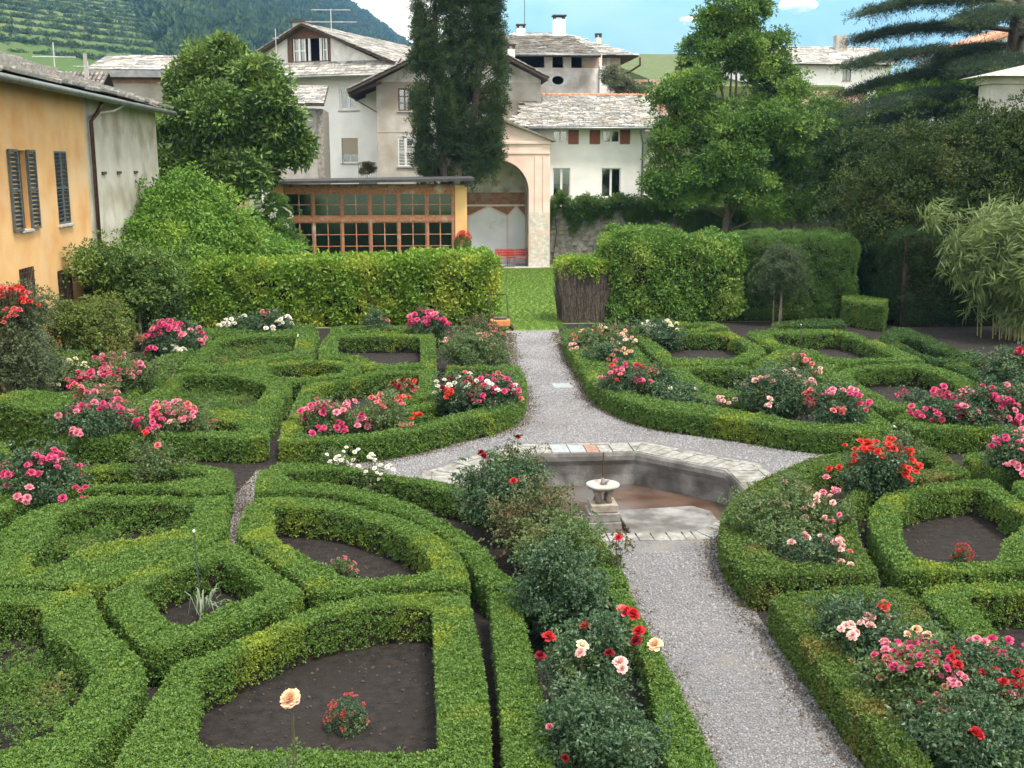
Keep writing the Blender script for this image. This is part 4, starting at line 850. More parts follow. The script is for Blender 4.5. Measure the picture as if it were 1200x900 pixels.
MB().box(q[3][0] - 1.6, q[3][0] - .6, 3.6, 4.4, q[2][1] - .6, q[2][1] + 1.2).build('chimney', M_grey, fh); MB().bar((q[2][0] + 3, 1.6, q[0][1] + .83), (q[2][0] + 4, 1.6, q[0][1] + .83), .06, .5).build('skylight', M_frame, fh)
lwq = D_([(29.77,10.672),(35.317,10.636)]); MB().box(lwq[0][0], lwq[1][0], -8, -7.5, 0, lwq[0][1]).build('yard_wall', M_brick, fh)
oh2 = empty('far_orange_house', (41, 105, 0)); tag(oh2, 'pale house with orange tiled gable behind the conifer trunk', 'house')
q = [(x - 41, z) for x, z in [(49.803,15.358),(59.06,15.433),(51.689,15.839),(56.402,17.663)]]
MB().prism([(q[2][0] - .6, 0), (q[1][0] + 3, 0), (q[1][0] + 3, q[3][1]), (q[3][0] + 1, q[3][1] - .3), (q[2][0] - .6, q[2][1] - .6)], 0, 8).build('wall', M_white, oh2)
MB().bar((q[2][0] - 1.2, -.5, q[2][1] - .5), (q[3][0] + 1, -.5, q[3][1] + .1), 1.5, .4).build('verge', M_tile, oh2)
b = MB(); b.v = [(q[2][0] - 1.2, -.7, q[2][1] - .4), (q[3][0] + 1, -.7, q[3][1] + .25), (q[3][0] + 1, 8.5, q[3][1] + .25), (q[2][0] - 1.2, 8.5, q[2][1] - .4)]; b.v += [(x, y, z + .15) for x, y, z in b.v]; b.f = [(3,2,1,0),(4,5,6,7),(0,1,5,4),(1,2,6,5),(2,3,7,6),(3,0,4,7)]; b.build('roof', M_tile, oh2)
# turret at the right edge
tu = empty('grey_turret', (20.9, 44, 0)); tag(tu, 'grey rendered turret with stone slab cap rising behind the yew', 'tower')
q = [(x - 20.9, z) for x, z in [(23.049,6.113),(22.973,8.209),(22.811,8.439),(22.381,8.502),(24.253,8.975)]]
MB().box(q[1][0], q[1][0] + 4, 0, 1, 0, q[2][1]).build('wall', M_grey, tu); MB().box(q[1][0] - .12, q[1][0] + 4.1, -.12, 1.1, q[2][1] - .28, q[2][1] - .003).build('cornice', M_grey, tu, bevel=.04)
b = MB(); x0, x1 = q[3][0], q[3][0] + 5.2; b.v = [(x0, -.6, q[2][1]), (x1, -.6, q[2][1]), (x1, 1.6, q[2][1]), (x0, 1.6, q[2][1]), (x0 + 3.2, .5, q[4][1] + .2)]; b.f = [(0, 1, 4), (1, 2, 4), (2, 3, 4), (3, 0, 4), (3, 2, 1, 0)]; b.build('roof', M_slate, tu)
# terrace wall and little house in the gap on the rise beyond
rw = empty('terrace_wall', (16, 92, 0)); tag(rw, 'old pinkish terrace wall with chimney in the gap between roof and tree', 'wall')
q = [(x - 16, z) for x, z in [(16.319,11.789),(21.804,11.891),(18.504,11.333)]]
MB().box(q[0][0] - 1, q[1][0], 0, .6, 0, q[0][1]).build('wall_body', M_brick, rw); MB().box(q[2][0] - .1, q[2][0] + .8, -.3, .3, q[0][1] - 1.2, q[0][1] - .2).build('chimney', M_under, rw)
tb = MB(); q = [(20.648,13.765),(29.825,13.996),(20.621,15.331)]; tb.v = [(q[0][0], 93, q[0][1] - 2.4), (q[1][0] + 6, 93, q[0][1] - 2.4), (q[1][0] + 8, 150, q[2][1] + 4), (q[0][0] + 2, 150, q[2][1] + 4), (q[0][0], 93, 0), (q[1][0] + 6, 93, 0), (q[1][0] + 8, 150, 0), (q[0][0] + 2, 150, 0)]; tb.f = [(0, 1, 2, 3), (4, 5, 1, 0), (5, 6, 2, 1), (6, 7, 3, 2), (7, 4, 0, 3)]
tag(tb.build('green_terrace', M_ground), kind='structure')
wq = [(27.16,140,16.263)][0]; wv = empty('distant_white_house', (wq[0], 140, wq[2] - 3)); tag(wv, 'tiny distant white house on the green terrace beyond the roofs', 'house')
MB().box(-1.4, 1.4, 0, 3, -3, 2.6).build('wall', M_white, wv)
b = MB(); b.v = [(-1.7, -.3, 2.6), (1.7, -.3, 2.6), (1.7, 3.3, 2.6), (-1.7, 3.3, 2.6), (-1.7, 1.5, 3.4), (1.7, 1.5, 3.4)]; b.f = [(0, 1, 5, 4), (2, 3, 4, 5), (0, 4, 3), (1, 2, 5), (3, 2, 1, 0)]; b.build('roof', M_tile, wv)
for xx in (-.8, .5): MB().box(xx, xx + .4, -.03, .01, .8, 1.7).build('window', M_dark, wv)


# ------------------------------------------------------------------ clipped box hedges
box_s = [sprig('box_sprig', 15, 1.0, .95, .60, 20 + k, flat=.5, up=.08, fold=.12) for k in range(4)]
M_box = leafmat('box_leaf', (.050, .118, .020), (.128, .218, .040), (.21, .27, .028), .95, (.54, .72), rough=.5, trans=.18, spec=.3)
M_boxbr = leafmat('box_leaf_bronze', (.052, .108, .018), (.105, .165, .03), (.16, .145, .035), 1.6, (.54, .70), rough=.55, trans=.16, spec=.3)
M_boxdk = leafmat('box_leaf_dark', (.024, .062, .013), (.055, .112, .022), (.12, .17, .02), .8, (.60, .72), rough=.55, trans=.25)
M_core = mat('hedge_twigs', (.016, .015, .010), (.055, .046, .034), 18, 1, .8, 30, coord='w', dist=.03, spec=.05)
def area(l): x, y = np.array(l).T; return .5 * np.sum(x * np.roll(y, -1) - np.roll(x, -1) * y)
def resample(loop, step=.11):
    """smooth the gentle bends, keep the clipped corners, then even spacing"""
    L = np.array(loop, float)
    if area(L) < 0: L = L[::-1]
    n = len(L); d0 = L - np.roll(L, 1, 0); d1 = np.roll(L, -1, 0) - L
    ang = np.abs(np.arctan2(d0[:, 0] * d1[:, 1] - d0[:, 1] * d1[:, 0], (d0 * d1).sum(1))); corner = ang > R(48)
    out = []
    for i in range(n):
        p0, p1, p2, p3 = L[i - 1], L[i], L[(i + 1) % n], L[(i + 2) % n]
        if corner[i]: p0 = p1 - (p2 - p1)
        if corner[(i + 1) % n]: p3 = p2 + (p2 - p1)
        m1, m2 = (p2 - p0) / 2, (p3 - p1) / 2; ln = np.linalg.norm(p2 - p1)
        m1 *= min(1, 1.2 * ln / max(np.linalg.norm(m1), 1e-6)); m2 *= min(1, 1.2 * ln / max(np.linalg.norm(m2), 1e-6))
        k = max(1, int(ln / step))
        for j in range(k):
            t = j / k; out.append((2*t**3 - 3*t*t + 1) * p1 + (t**3 - 2*t*t + t) * m1 + (-2*t**3 + 3*t*t) * p2 + (t**3 - t*t) * m2)
    O = np.array(out)
    return .5 * O + .25 * (np.roll(O, 1, 0) + np.roll(O, -1, 0))
def normals(L):  # outward for a counter-clockwise loop
    d = np.roll(L, -1, 0) - np.roll(L, 1, 0); d /= np.maximum(np.linalg.norm(d, axis=1, keepdims=True), 1e-9); return np.stack([d[:, 1], -d[:, 0]], 1)
def hedge(label, outer, holes=(), h=.42, m=None, name='box_hedge', sp=None, core=None, sprigs=None, cat='hedge', bare=.22, big=1.0, group=None, wild=1.15):
    """a clipped hedge: twiggy body and a skin of leaves"""
    m = m or M_box; O = resample(outer); Hs = [resample(x) for x in holes]; c = O.mean(0); root = empty(name, (c[0], c[1], 0)); tag(root, label, cat, group)
    dist = math.hypot(c[0], c[1]); s = (sp * .8 if sp else .017 + .00095 * dist); ins = s * 1.3 + .04
    loops = [(O, 1)] + [(x, -1) for x in Hs]; b = MB(); shr = []
    for L, sg in loops: shr.append(L - normals(L) * ins * sg)
    hv = h - ins
    tri = geometry.tessellate_polygon([[Vector((x, y, 0)) for x, y in L] for L in shr]); allp = np.concatenate(shr)
    b.v = [(x - c[0], y - c[1], hv) for x, y in allp]; b.f = [tuple(t) for t in tri]
    for L in shr:
        n0 = len(b.v); k = len(L); b.v += [(x - c[0], y - c[1], hv) for x, y in L] + [(x - c[0], y - c[1], -.02) for x, y in L]
        b.f += [(n0 + i, n0 + (i + 1) % k, n0 + k + (i + 1) % k, n0 + k + i) for i in range(k)]
    b.build('twigs', core or M_core, root)
    P2 = scatter_poly(O - normals(O) * (s * .7 + .025), s, [x + normals(x) * (s * .7 + .02) for x in Hs]); nt = len(P2); z = h - s * .35 + .022 * wild * wob(P2, 1.6, dist) + .010 * wob(P2, 7, dist) + rng.normal(size=nt) * .006 * wild + (rng.random(nt) < .10) * rng.uniform(0, .045 * wild, nt) - (rng.random(nt) < .12) * rng.uniform(0, .05, nt)
    Ps = [np.c_[P2 - c, z]]; Ns = [np.tile([0, 0, 1.], (nt, 1))]
    for L, sg in loops:
        nr = normals(L) * sg; nx_ = np.roll(L, -1, 0); ln = np.linalg.norm(nx_ - L, axis=1); k = rng.poisson(ln * (h + s) / s ** 2 * (.62 if sg < 0 else .8))
        idx = np.repeat(np.arange(len(L)), k); t = rng.random(len(idx))[:, None]; zz = rng.uniform(.02, h, len(idx))
        keep = rng.random(len(idx)) < np.clip(bare + (1 - bare) * zz / (h * .55), 0, 1) if sg < 0 else rng.random(len(idx)) < np.clip(.5 + zz / (h * .6), 0, 1)
        q = L[idx] * (1 - t) + nx_[idx] * t - nr[idx] * (s * .75 + .03) + rng.normal(size=(len(idx), 2)) * .008 * wild
        rnd = np.clip((zz - (h - .07)) / .07, 0, 1); q -= nr[idx] * (rnd ** 2 * .03)[:, None]
        N3 = np.c_[nr[idx], .25 + rnd * .9]
        Ps.append(np.c_[q - c, zz][keep]); Ns.append(N3[keep])
    cloud('leaves', np.concatenate(Ps), np.concatenate(Ns), s * .92 * big, sprigs or box_s, m, root, jitter=.38)
    return root
# near left quarter
hedge('diamond-shaped box hedge round a small bed with thin metal stake', [(-2.461,13.445),(-2.104,13.008),(-1.249,11.616),(-1.484,11.182),(-2.085,10.579),(-2.562,10.184),(-2.798,10.437),(-3.472,11.634),(-3.296,12.122),(-2.722,13.06)], [[(-2.383,12.734),(-2.085,12.341),(-1.74,11.783),(-1.803,11.565),(-2.129,11.237),(-2.386,10.751),(-2.645,11.054),(-3.048,11.745),(-2.816,12.294)]])
hedge('large five-sided box hedge round bare soil bed with one low salvia', [(0.51,11.491),(0.582,9.39),(0.531,7.767),(0.556,7.412),(-2.378,7.662),(-2.429,8.169),(-2.399,8.922),(-2.347,9.851),(-2.011,10.156),(-1.293,11.051),(-0.869,11.316),(-0.418,11.422),(0.044,11.481)], [[(0.085,11.071),(0.092,9.313),(0.086,8.135),(-0.668,8.213),(-1.834,8.339),(-1.918,8.852),(-2.011,9.629),(-1.86,9.828),(-1.542,10.271),(-1.169,10.668),(-0.755,10.915),(-0.407,11.044)]])
hedge('teardrop-shaped box hedge round soil bed with a small pink-flowered plant', [(-2.325,15.17),(-1.715,15.199),(-0.893,14.729),(-0.121,13.921),(0.343,13.078),(0.521,12.343),(0.545,11.614),(0.045,11.606),(-0.423,11.595),(-1.035,11.475),(-1.2,11.587),(-1.624,12.385),(-2.312,13.562),(-2.403,14.44)], [[(-1.97,14.667),(-1.266,14.455),(-0.629,13.894),(-0.151,13.216),(0.122,12.377),(0.069,12.048),(-0.432,11.93),(-0.884,11.996),(-1.321,12.702),(-1.803,13.552)]])
hedge('long curving box hedge with white and dark red roses bordering the basin plaza', [(-2.46,16.312),(-2.203,17.02),(-1.499,16.96),(-0.997,16.716),(-0.462,16.283),(0.299,15.802),(0.696,15.415),(1.274,14.944),(1.8,14.307),(2.161,13.621),(2.321,12.63),(2.315,11.463),(1.827,11.454),(0.73,11.548),(0.652,11.838),(0.508,12.517),(0.275,13.309),(-0.122,14.1),(-0.504,14.542),(-0.908,15.008),(-1.243,15.242),(-1.741,15.452),(-2.379,15.464)], [[(-2.05,16.371),(-1.341,16.598),(-0.547,16.103),(0.083,15.554),(0.594,15.044),(1.224,14.356),(1.711,13.59),(1.93,12.664),(1.941,11.755),(1.033,11.779),(0.909,12.169),(0.756,12.918),(0.429,13.734),(-0.042,14.579),(-0.522,15.18),(-1.15,15.659),(-1.963,16.04)]])
hedge('straight double box hedge with big red and blush roses along the gravel path', [(0.705,11.449),(1.352,11.444),(2.272,11.391),(2.299,9.192),(2.285,7.679),(2.28,7.154),(0.573,7.299),(0.588,7.824),(0.651,9.265)], [[(1.049,11.322),(1.523,11.306),(2.004,11.265),(2.062,9.771),(1.845,7.842),(1.817,7.419),(1.035,7.485),(1.026,7.874),(1.058,8.904),(1.059,10.148)]])
hedge('box hedge round weedy bed, cut off by the narrow trench beside the soil bed', [(-5.197,12.028),(-4.654,12.032),(-4.065,11.906),(-3.568,11.789),(-3.169,10.86),(-2.577,9.907),(-2.503,9.208),(-2.606,8.222),(-2.611,7.626),(-3.483,7.7)], [[(-4.666,11.453),(-4.413,11.524),(-4.028,11.422),(-3.841,10.917),(-3.107,9.916),(-3.036,9.529),(-3.063,8.732),(-3.271,8.461),(-3.544,8.432)]], m=M_box)
hedge('wide box hedge with yellowing corner round a leafy weed-filled bed', [(-2.692,15.407),(-2.514,14.089),(-2.509,13.481),(-2.704,12.968),(-3.015,12.42),(-3.431,12.03),(-3.61,11.842),(-4.278,12),(-5.217,12.08),(-5.585,13.007),(-5.358,14.022),(-5.279,14.835),(-4.717,15.496),(-3.569,15.357),(-3.075,15.234)], [[(-3.058,14.836),(-3.583,14.998),(-4.401,15.067),(-4.729,14.565),(-4.622,13.759),(-4.626,13.223),(-4.552,12.551),(-4.294,12.64),(-4.043,13.296),(-3.419,13.591),(-3.083,13.998)]])
hedge('low box hedge round hot pink roses beside the tall dark hedge block', [(-6.486,15.285),(-6.039,15.946),(-5.948,16.38),(-5.61,16.865),(-4.676,17.18),(-3.434,17.024),(-2.811,16.627),(-2.688,15.532),(-3.146,15.487),(-3.642,15.699),(-4.325,15.8),(-5.196,15.537),(-5.643,14.828),(-6.036,14.147)], [[(-5.822,16.369),(-5.307,16.696),(-4.314,16.755),(-3.342,16.672),(-3.14,16.324),(-3.818,16.063),(-4.878,16.065),(-5.627,15.783)]])
# far left quarter
hedge('box hedge with curved front round a long bed of mixed pink red and white roses', [(-2.396,18.401),(-2.495,19.864),(-2.418,19.995),(-1.742,20.006),(-1.133,20.236),(-0.672,20.634),(-0.159,21.123),(0.492,22.046),(0.609,24.487),(0.61,25.238),(2.288,25.206),(2.353,24.029),(2.249,22.599),(1.974,21.178),(1.4,20.164),(0.822,19.718),(0.269,19.163),(-0.471,18.596),(-1.326,18.368)], [[(-2.092,19.495),(-1.991,18.91),(-1.54,18.748),(-0.815,18.872),(-0.483,19.227),(0.281,19.834),(0.821,20.432),(1.418,21.146),(1.739,22.025),(1.914,23.088),(1.925,24.374),(1.493,24.835),(0.815,24.893),(0.695,24.17),(0.664,22.032),(0.442,21.389),(0.02,20.575),(-0.497,19.9),(-0.845,19.656),(-1.602,19.586),(-1.983,19.618)]])
hedge('box hedge round soil bed with sparse red flowers beside the ring hedge', [(0.408,24.928),(0.354,22.058),(-0.077,21.353),(-0.677,20.784),(-1.252,20.39),(-1.758,20.218),(-2.442,20.206),(-2.465,23.091),(-2.385,23.549),(-1.628,23.87),(-1.197,24.537),(-0.888,24.931)], [[(-0.001,24.435),(-0.059,22.795),(-0.366,21.784),(-0.896,21.031),(-1.276,20.835),(-1.892,20.887),(-2.128,21.528),(-2.04,22.874),(-1.742,23.4),(-1.166,23.83),(-0.72,24.393)]])
hedge('rectangular box hedge round brown-stemmed bed backed by the leafy hornbeam hedge', [(-2.461,30.503),(-0.942,30.373),(0.461,30.254),(0.412,25.145),(-1.046,25.052),(-1.225,25.175),(-1.409,25.746),(-1.783,26.358),(-2.413,26.65),(-2.558,28.877)], [[(-2.162,29.863),(-1.154,29.777),(0.038,29.675),(0.043,25.736),(-0.852,25.699),(-1.462,26.812),(-1.95,27.353)]])
hedge('thin back box hedge strip at the foot of hornbeam under pink roses', [(-2.5,31.644),(-1.972,32.112),(0.735,31.881),(0.726,30.548),(-0.946,30.531),(-2.45,30.66)], [[(-2.077,31.44),(0.577,31.381),(0.591,30.883),(-1.956,31.002)]], sp=.06)
a_ = np.linspace(0, 2 * math.pi, 28, endpoint=False)
EO = np.array([(-4.006,25.144),(-1.29,24.912),(-2.805,26.504),(-2.526,23.704)]); EC = (EO[0] + EO[1]) / 2; ER = np.linalg.norm(EO[1] - EO[0]) / 2
hedge('round ring-shaped box hedge with a thin stake in the middle', [(EC[0] + ER * math.cos(t), EC[1] + ER * math.sin(t)) for t in a_], [[(EC[0] + .08 + ER * .64 * math.cos(t), EC[1] + ER * .64 * math.sin(t)) for t in a_]])
hedge('box hedge with front slot of pink roses and weedy hollow near ochre house', [(-6.235,19.149),(-5.81,19.361),(-5.501,20.608),(-5.608,22.148),(-5.412,24.896),(-4.023,24.882),(-3.556,24.231),(-2.85,23.684),(-2.653,23.199),(-2.704,19.95),(-2.571,18.775),(-2.77,18.551),(-4.236,18.796),(-6.103,18.717)], [[(-5.16,24.568),(-4.335,24.498),(-3.699,23.949),(-3.22,23.339),(-3.189,21.942),(-3.205,21.228),(-3.699,20.892),(-4.342,20.947),(-4.93,21.927),(-5.066,23.222)], [(-5.44,20.184),(-4.281,20.085),(-3.752,20.108),(-3.178,19.654),(-3.193,19.265),(-4.119,19.28),(-5.342,19.512)]])
hedge('box hedge round overgrown green bed below the hornbeam hedge', [(-5.439,30.142),(-5.194,30.58),(-3.751,31.253),(-3.138,31.531),(-2.745,30.844),(-2.586,26.545),(-3.13,26.711),(-3.655,25.938),(-4.015,25.198),(-5.44,25.213),(-5.567,27.535)], [[(-5.146,28.818),(-5.001,29.806),(-3.278,30.109),(-3.122,27.581),(-3.794,27.134),(-4.45,26.006),(-5.006,25.94)]])
hedge('thin back box hedge strip at the foot of hornbeam under white roses', [(-6.112,31.454),(-4.704,32.52),(-3.021,32.376),(-2.863,31.675),(-3.779,31.502),(-5.246,30.898),(-5.562,30.457)], [[(-5.16,31.537),(-4.631,31.995),(-3.431,32.064),(-3.339,31.631),(-4.549,31.403)]], sp=.06)
hedge('plain diagonal box hedge edging the bed of tall pink roses', [(-6.105,31.291),(-5.531,30.15),(-5.68,27.172),(-5.708,24.716),(-5.662,22.235),(-5.533,20.611),(-5.718,20.207),(-5.996,21.858),(-6.377,25.834),(-6.107,28.358),(-6.21,30.512)], sp=.055)
hedge('low dark clipped hedge at the foot of the barred window shrubs', [(-9.186,26.073),(-8.787,27.119),(-8.16,27.574),(-7.783,26.663),(-8.046,26.091),(-9.068,25.834)], [], h=.62)
hedge('rounded dark clipped hedge running back along the house shrubs', [(-8.705,29.147),(-8.916,31.231),(-8.73,33.206),(-8.575,34.39),(-8.081,33.151),(-8.108,31.681),(-8.367,29.879),(-8.275,28.528)], [], h=.75)
hedge('tall dark hedge block with sunlit yellow-green top beside pink roses', [(-8.089,20.178),(-7.701,20.748),(-7.366,21.116),(-6.353,20.634),(-5.947,19.152),(-6.589,19.206),(-7.375,19.828),(-7.864,19.588)], [], h=.85)
hedge('pale green clipped hedge end beside the hot pink rose bush', [(-7.158,17.369),(-6.596,17.591),(-6.397,17.465),(-6.27,17.135),(-6.328,16.832),(-6.831,16.529)], [], h=.7)
# far right quarter
hedge('wedge-shaped box hedge round pale orange roses at the start of path', [(3.999,30.756),(4.648,31.034),(5.762,30.279),(5.621,28.321),(5.446,25.049),(4.516,25.016),(3.747,25.082),(3.807,28.055)], [[(4.599,30.378),(5.585,29.974),(5.379,27.647),(5.126,25.887),(4.289,25.959)]])
hedge('six-sided box hedge round bare bed in front of the yellow-green shrubs', [(5.848,29.484),(7.277,29.83),(8.704,30.028),(8.693,26.832),(7.831,25.42),(7.109,24.907),(5.683,25.029)], [[(6.21,29.3),(7.319,29.513),(8.366,29.424),(8.34,27.26),(7.526,25.803),(6.146,25.8),(6.204,27.176)]])
hedge('thin back box hedge strip with small white roses below the broad-leaved hedge', [(6.044,31.256),(7.251,31.856),(8.799,31.904),(8.841,30.509),(7.352,30.144),(5.984,29.94)], [[(6.327,30.807),(7.647,31.379),(8.46,31.397),(8.447,30.88),(7.467,30.626),(6.344,30.294)]], sp=.06)
hedge('great curved box hedge with red and blush roses facing the basin', [(3.731,24.972),(5.419,24.828),(5.412,23.466),(5.558,22.048),(6.035,21.238),(6.62,20.545),(7.273,21.553),(8.045,23.442),(8.326,23.418),(8.494,22.812),(8.664,21.097),(8.464,18.727),(8.213,18.292),(7.499,18.163),(6.571,18.561),(5.753,19.298),(4.543,20.263),(4.126,20.915),(3.851,21.76),(3.641,23.226)], [[(4.135,24.291),(4.903,24.437),(5.202,23.287),(5.653,21.106),(6.305,20.34),(6.818,20.528),(7.575,22.144),(8.004,22.758),(8.112,22.008),(8.118,20.815),(8.096,19.665),(8.067,18.761),(7.442,18.815),(6.792,19.209),(6.205,19.899),(5.499,20.641),(4.877,21.091),(4.541,21.532),(4.258,22.248)]])
hedge('leaf-shaped box hedge round shady bed behind blush roses', [(5.708,24.693),(6.29,24.865),(7.572,24.425),(7.795,23.565),(7.313,21.898),(6.717,20.854),(6.08,21.401),(5.644,22.4),(5.6,23.957)], [[(6.1,24.335),(6.93,24.264),(7.518,23.794),(7.425,23),(6.927,21.583),(6.29,22.164),(6.083,23.115)]])
hedge('small triangular box hedge with pale pink roses and a yellow tip', [(7.775,24.963),(8.783,26.566),(9.06,26.162),(9.717,24.462),(8.767,22.886),(8.239,23.732),(7.831,24.295)], [[(8.472,25.602),(8.859,25.569),(9.187,24.618),(8.748,23.897),(8.484,24.457)]])
hedge('kite-shaped box hedge round bare bed with white-topped stake', [(9.039,29.68),(9.465,30.126),(11.433,30.122),(12.037,29.583),(12.018,28.355),(12.094,26.412),(11.985,24.949),(10.656,25.062),(9.863,24.785),(9.185,26.027),(8.967,27.206)], [[(9.623,29.394),(11.517,29.311),(11.665,28.238),(11.522,25.462),(10.556,25.484),(10.012,25.834),(9.784,26.871),(9.403,27.717)]])
hedge('six-sided box hedge round soil bed partly hidden by hot pink roses', [(8.912,23.069),(9.772,24.238),(11.263,24.78),(11.771,24.622),(11.955,24.271),(11.924,22.235),(11.768,20.263),(11.64,19.29),(11.195,19.847),(9.893,19.958),(8.793,19.752),(8.794,21.424)], [[(9.468,23.12),(10.153,23.99),(11.368,24.102),(11.468,23.252),(11.304,21.039),(11.227,20.389),(10.427,20.457),(9.227,20.48),(9.333,21.994)]])
hedge('long box hedge with slot of hot pink roses above the right path', [(8.83,19.53),(9.436,19.772),(11.439,19.675),(13.055,19.538),(12.006,17.905),(10.554,18.092),(8.764,18.245),(8.655,18.982)], [[(9.385,19.483),(11.243,19.324),(12.787,19.12),(12.323,18.398),(10.833,18.592),(9.318,18.655),(9.273,19.137)]])
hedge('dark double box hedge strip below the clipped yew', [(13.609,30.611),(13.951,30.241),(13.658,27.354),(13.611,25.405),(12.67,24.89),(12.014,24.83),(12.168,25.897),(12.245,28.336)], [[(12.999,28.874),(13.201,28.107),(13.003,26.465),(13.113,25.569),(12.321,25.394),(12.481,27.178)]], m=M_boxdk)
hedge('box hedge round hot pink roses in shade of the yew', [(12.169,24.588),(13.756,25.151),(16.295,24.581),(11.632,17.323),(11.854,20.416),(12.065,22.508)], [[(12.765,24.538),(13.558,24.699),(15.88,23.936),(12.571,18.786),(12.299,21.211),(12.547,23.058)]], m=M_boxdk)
hedge('clipped box cube with flat sunlit top at the lawn opening', [(13.99,35.434),(14.472,34.907),(14.766,33.719),(14.063,32.269),(13.648,33.151),(13.429,34.059)], [], h=.8)
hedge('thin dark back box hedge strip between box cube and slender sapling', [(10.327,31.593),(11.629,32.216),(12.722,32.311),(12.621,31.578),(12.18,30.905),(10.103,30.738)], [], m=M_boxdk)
# near right quarter
hedge('great crescent box hedge with blush and scarlet roses beside the basin', [(3.772,13.243),(4.015,14.005),(4.526,14.875),(5.201,15.706),(5.978,16.424),(6.804,16.881),(8.001,16.999),(8.372,17.08),(8.428,16.743),(8.317,15.487),(7.651,15.266),(6.926,15.103),(6.363,14.676),(5.951,14.146),(5.749,13.672),(5.465,12.769),(5.202,11.53),(4.479,11.565),(3.7,11.605),(3.658,12.075),(3.659,12.67)], [[(4.377,13.362),(4.762,14.325),(5.418,15.187),(6.475,16.03),(7.894,16.574),(8.05,16.455),(7.978,15.951),(7.266,15.577),(6.588,15.221),(6.037,14.704),(5.663,14.054),(5.278,13.081),(4.904,11.969),(4.247,11.997),(4.18,12.233),(4.229,12.715)]], m=M_boxbr)
hedge('rounded box hedge round soil bed with one red-flowered low plant', [(5.893,13.623),(6.122,14.092),(6.587,14.615),(7.316,15.025),(8.045,15.187),(8.405,15.247),(8.32,14.101),(8.247,12.761),(7.64,11.512),(6.876,11.522),(5.67,11.544),(5.431,11.618),(5.546,12.265),(5.684,12.98)], [[(6.519,13.981),(6.936,14.421),(7.595,14.698),(8.036,14.789),(7.962,13.896),(7.968,13.41),(7.672,13.047),(7.132,12.531),(6.875,12.092),(6.72,11.9),(5.905,11.941),(5.883,12.236),(6.023,12.786)]])
hedge('sloping box hedge packed with pink and red roses along gravel path', [(3.715,11.119),(4.547,11.222),(5.261,11.186),(5.272,10.722),(5.153,9.376),(5.089,8.329),(5.014,6.921),(3.684,7.034),(3.667,7.499),(3.667,7.817),(3.65,8.731),(3.664,9.73)], [[(4.14,10.818),(4.657,10.845),(4.9,10.73),(4.797,10.075),(4.76,9.446),(4.727,8.36),(4.709,7.23),(3.973,7.293),(3.956,7.832),(4.061,9.146),(4.073,10.095)]], m=M_boxbr)
hedge('box hedge with bright yellow corner round a bare shady bed', [(5.401,11.024),(5.653,11.229),(6.72,11.242),(7.768,11.153),(5.338,7.418),(5.157,7.69),(5.196,8.52),(5.316,9.628),(5.332,10.811)], [[(5.853,10.863),(6.517,10.88),(7.534,10.793),(5.75,8.052),(5.704,8.587),(5.691,9.404),(5.753,10.163)]])
hedge('small box hedge under bright pink roses across from scarlet roses', [(8.678,16.667),(9.575,16.865),(11.246,16.723),(9.695,14.309),(9.01,15.334),(8.626,15.414),(8.586,15.801)], [[(9.064,16.368),(10.949,16.26),(10.062,14.88),(9.188,15.652),(9.082,15.807)]])
hedge('narrow box hedge beside rounded soil-bed hedge, running off to the right', [(8.603,15.004),(8.911,15.158),(10.228,15.138),(8.235,12.036),(8.427,14.294)], [[(8.906,14.802),(9.955,14.712),(8.677,12.724),(8.674,14.396)]])


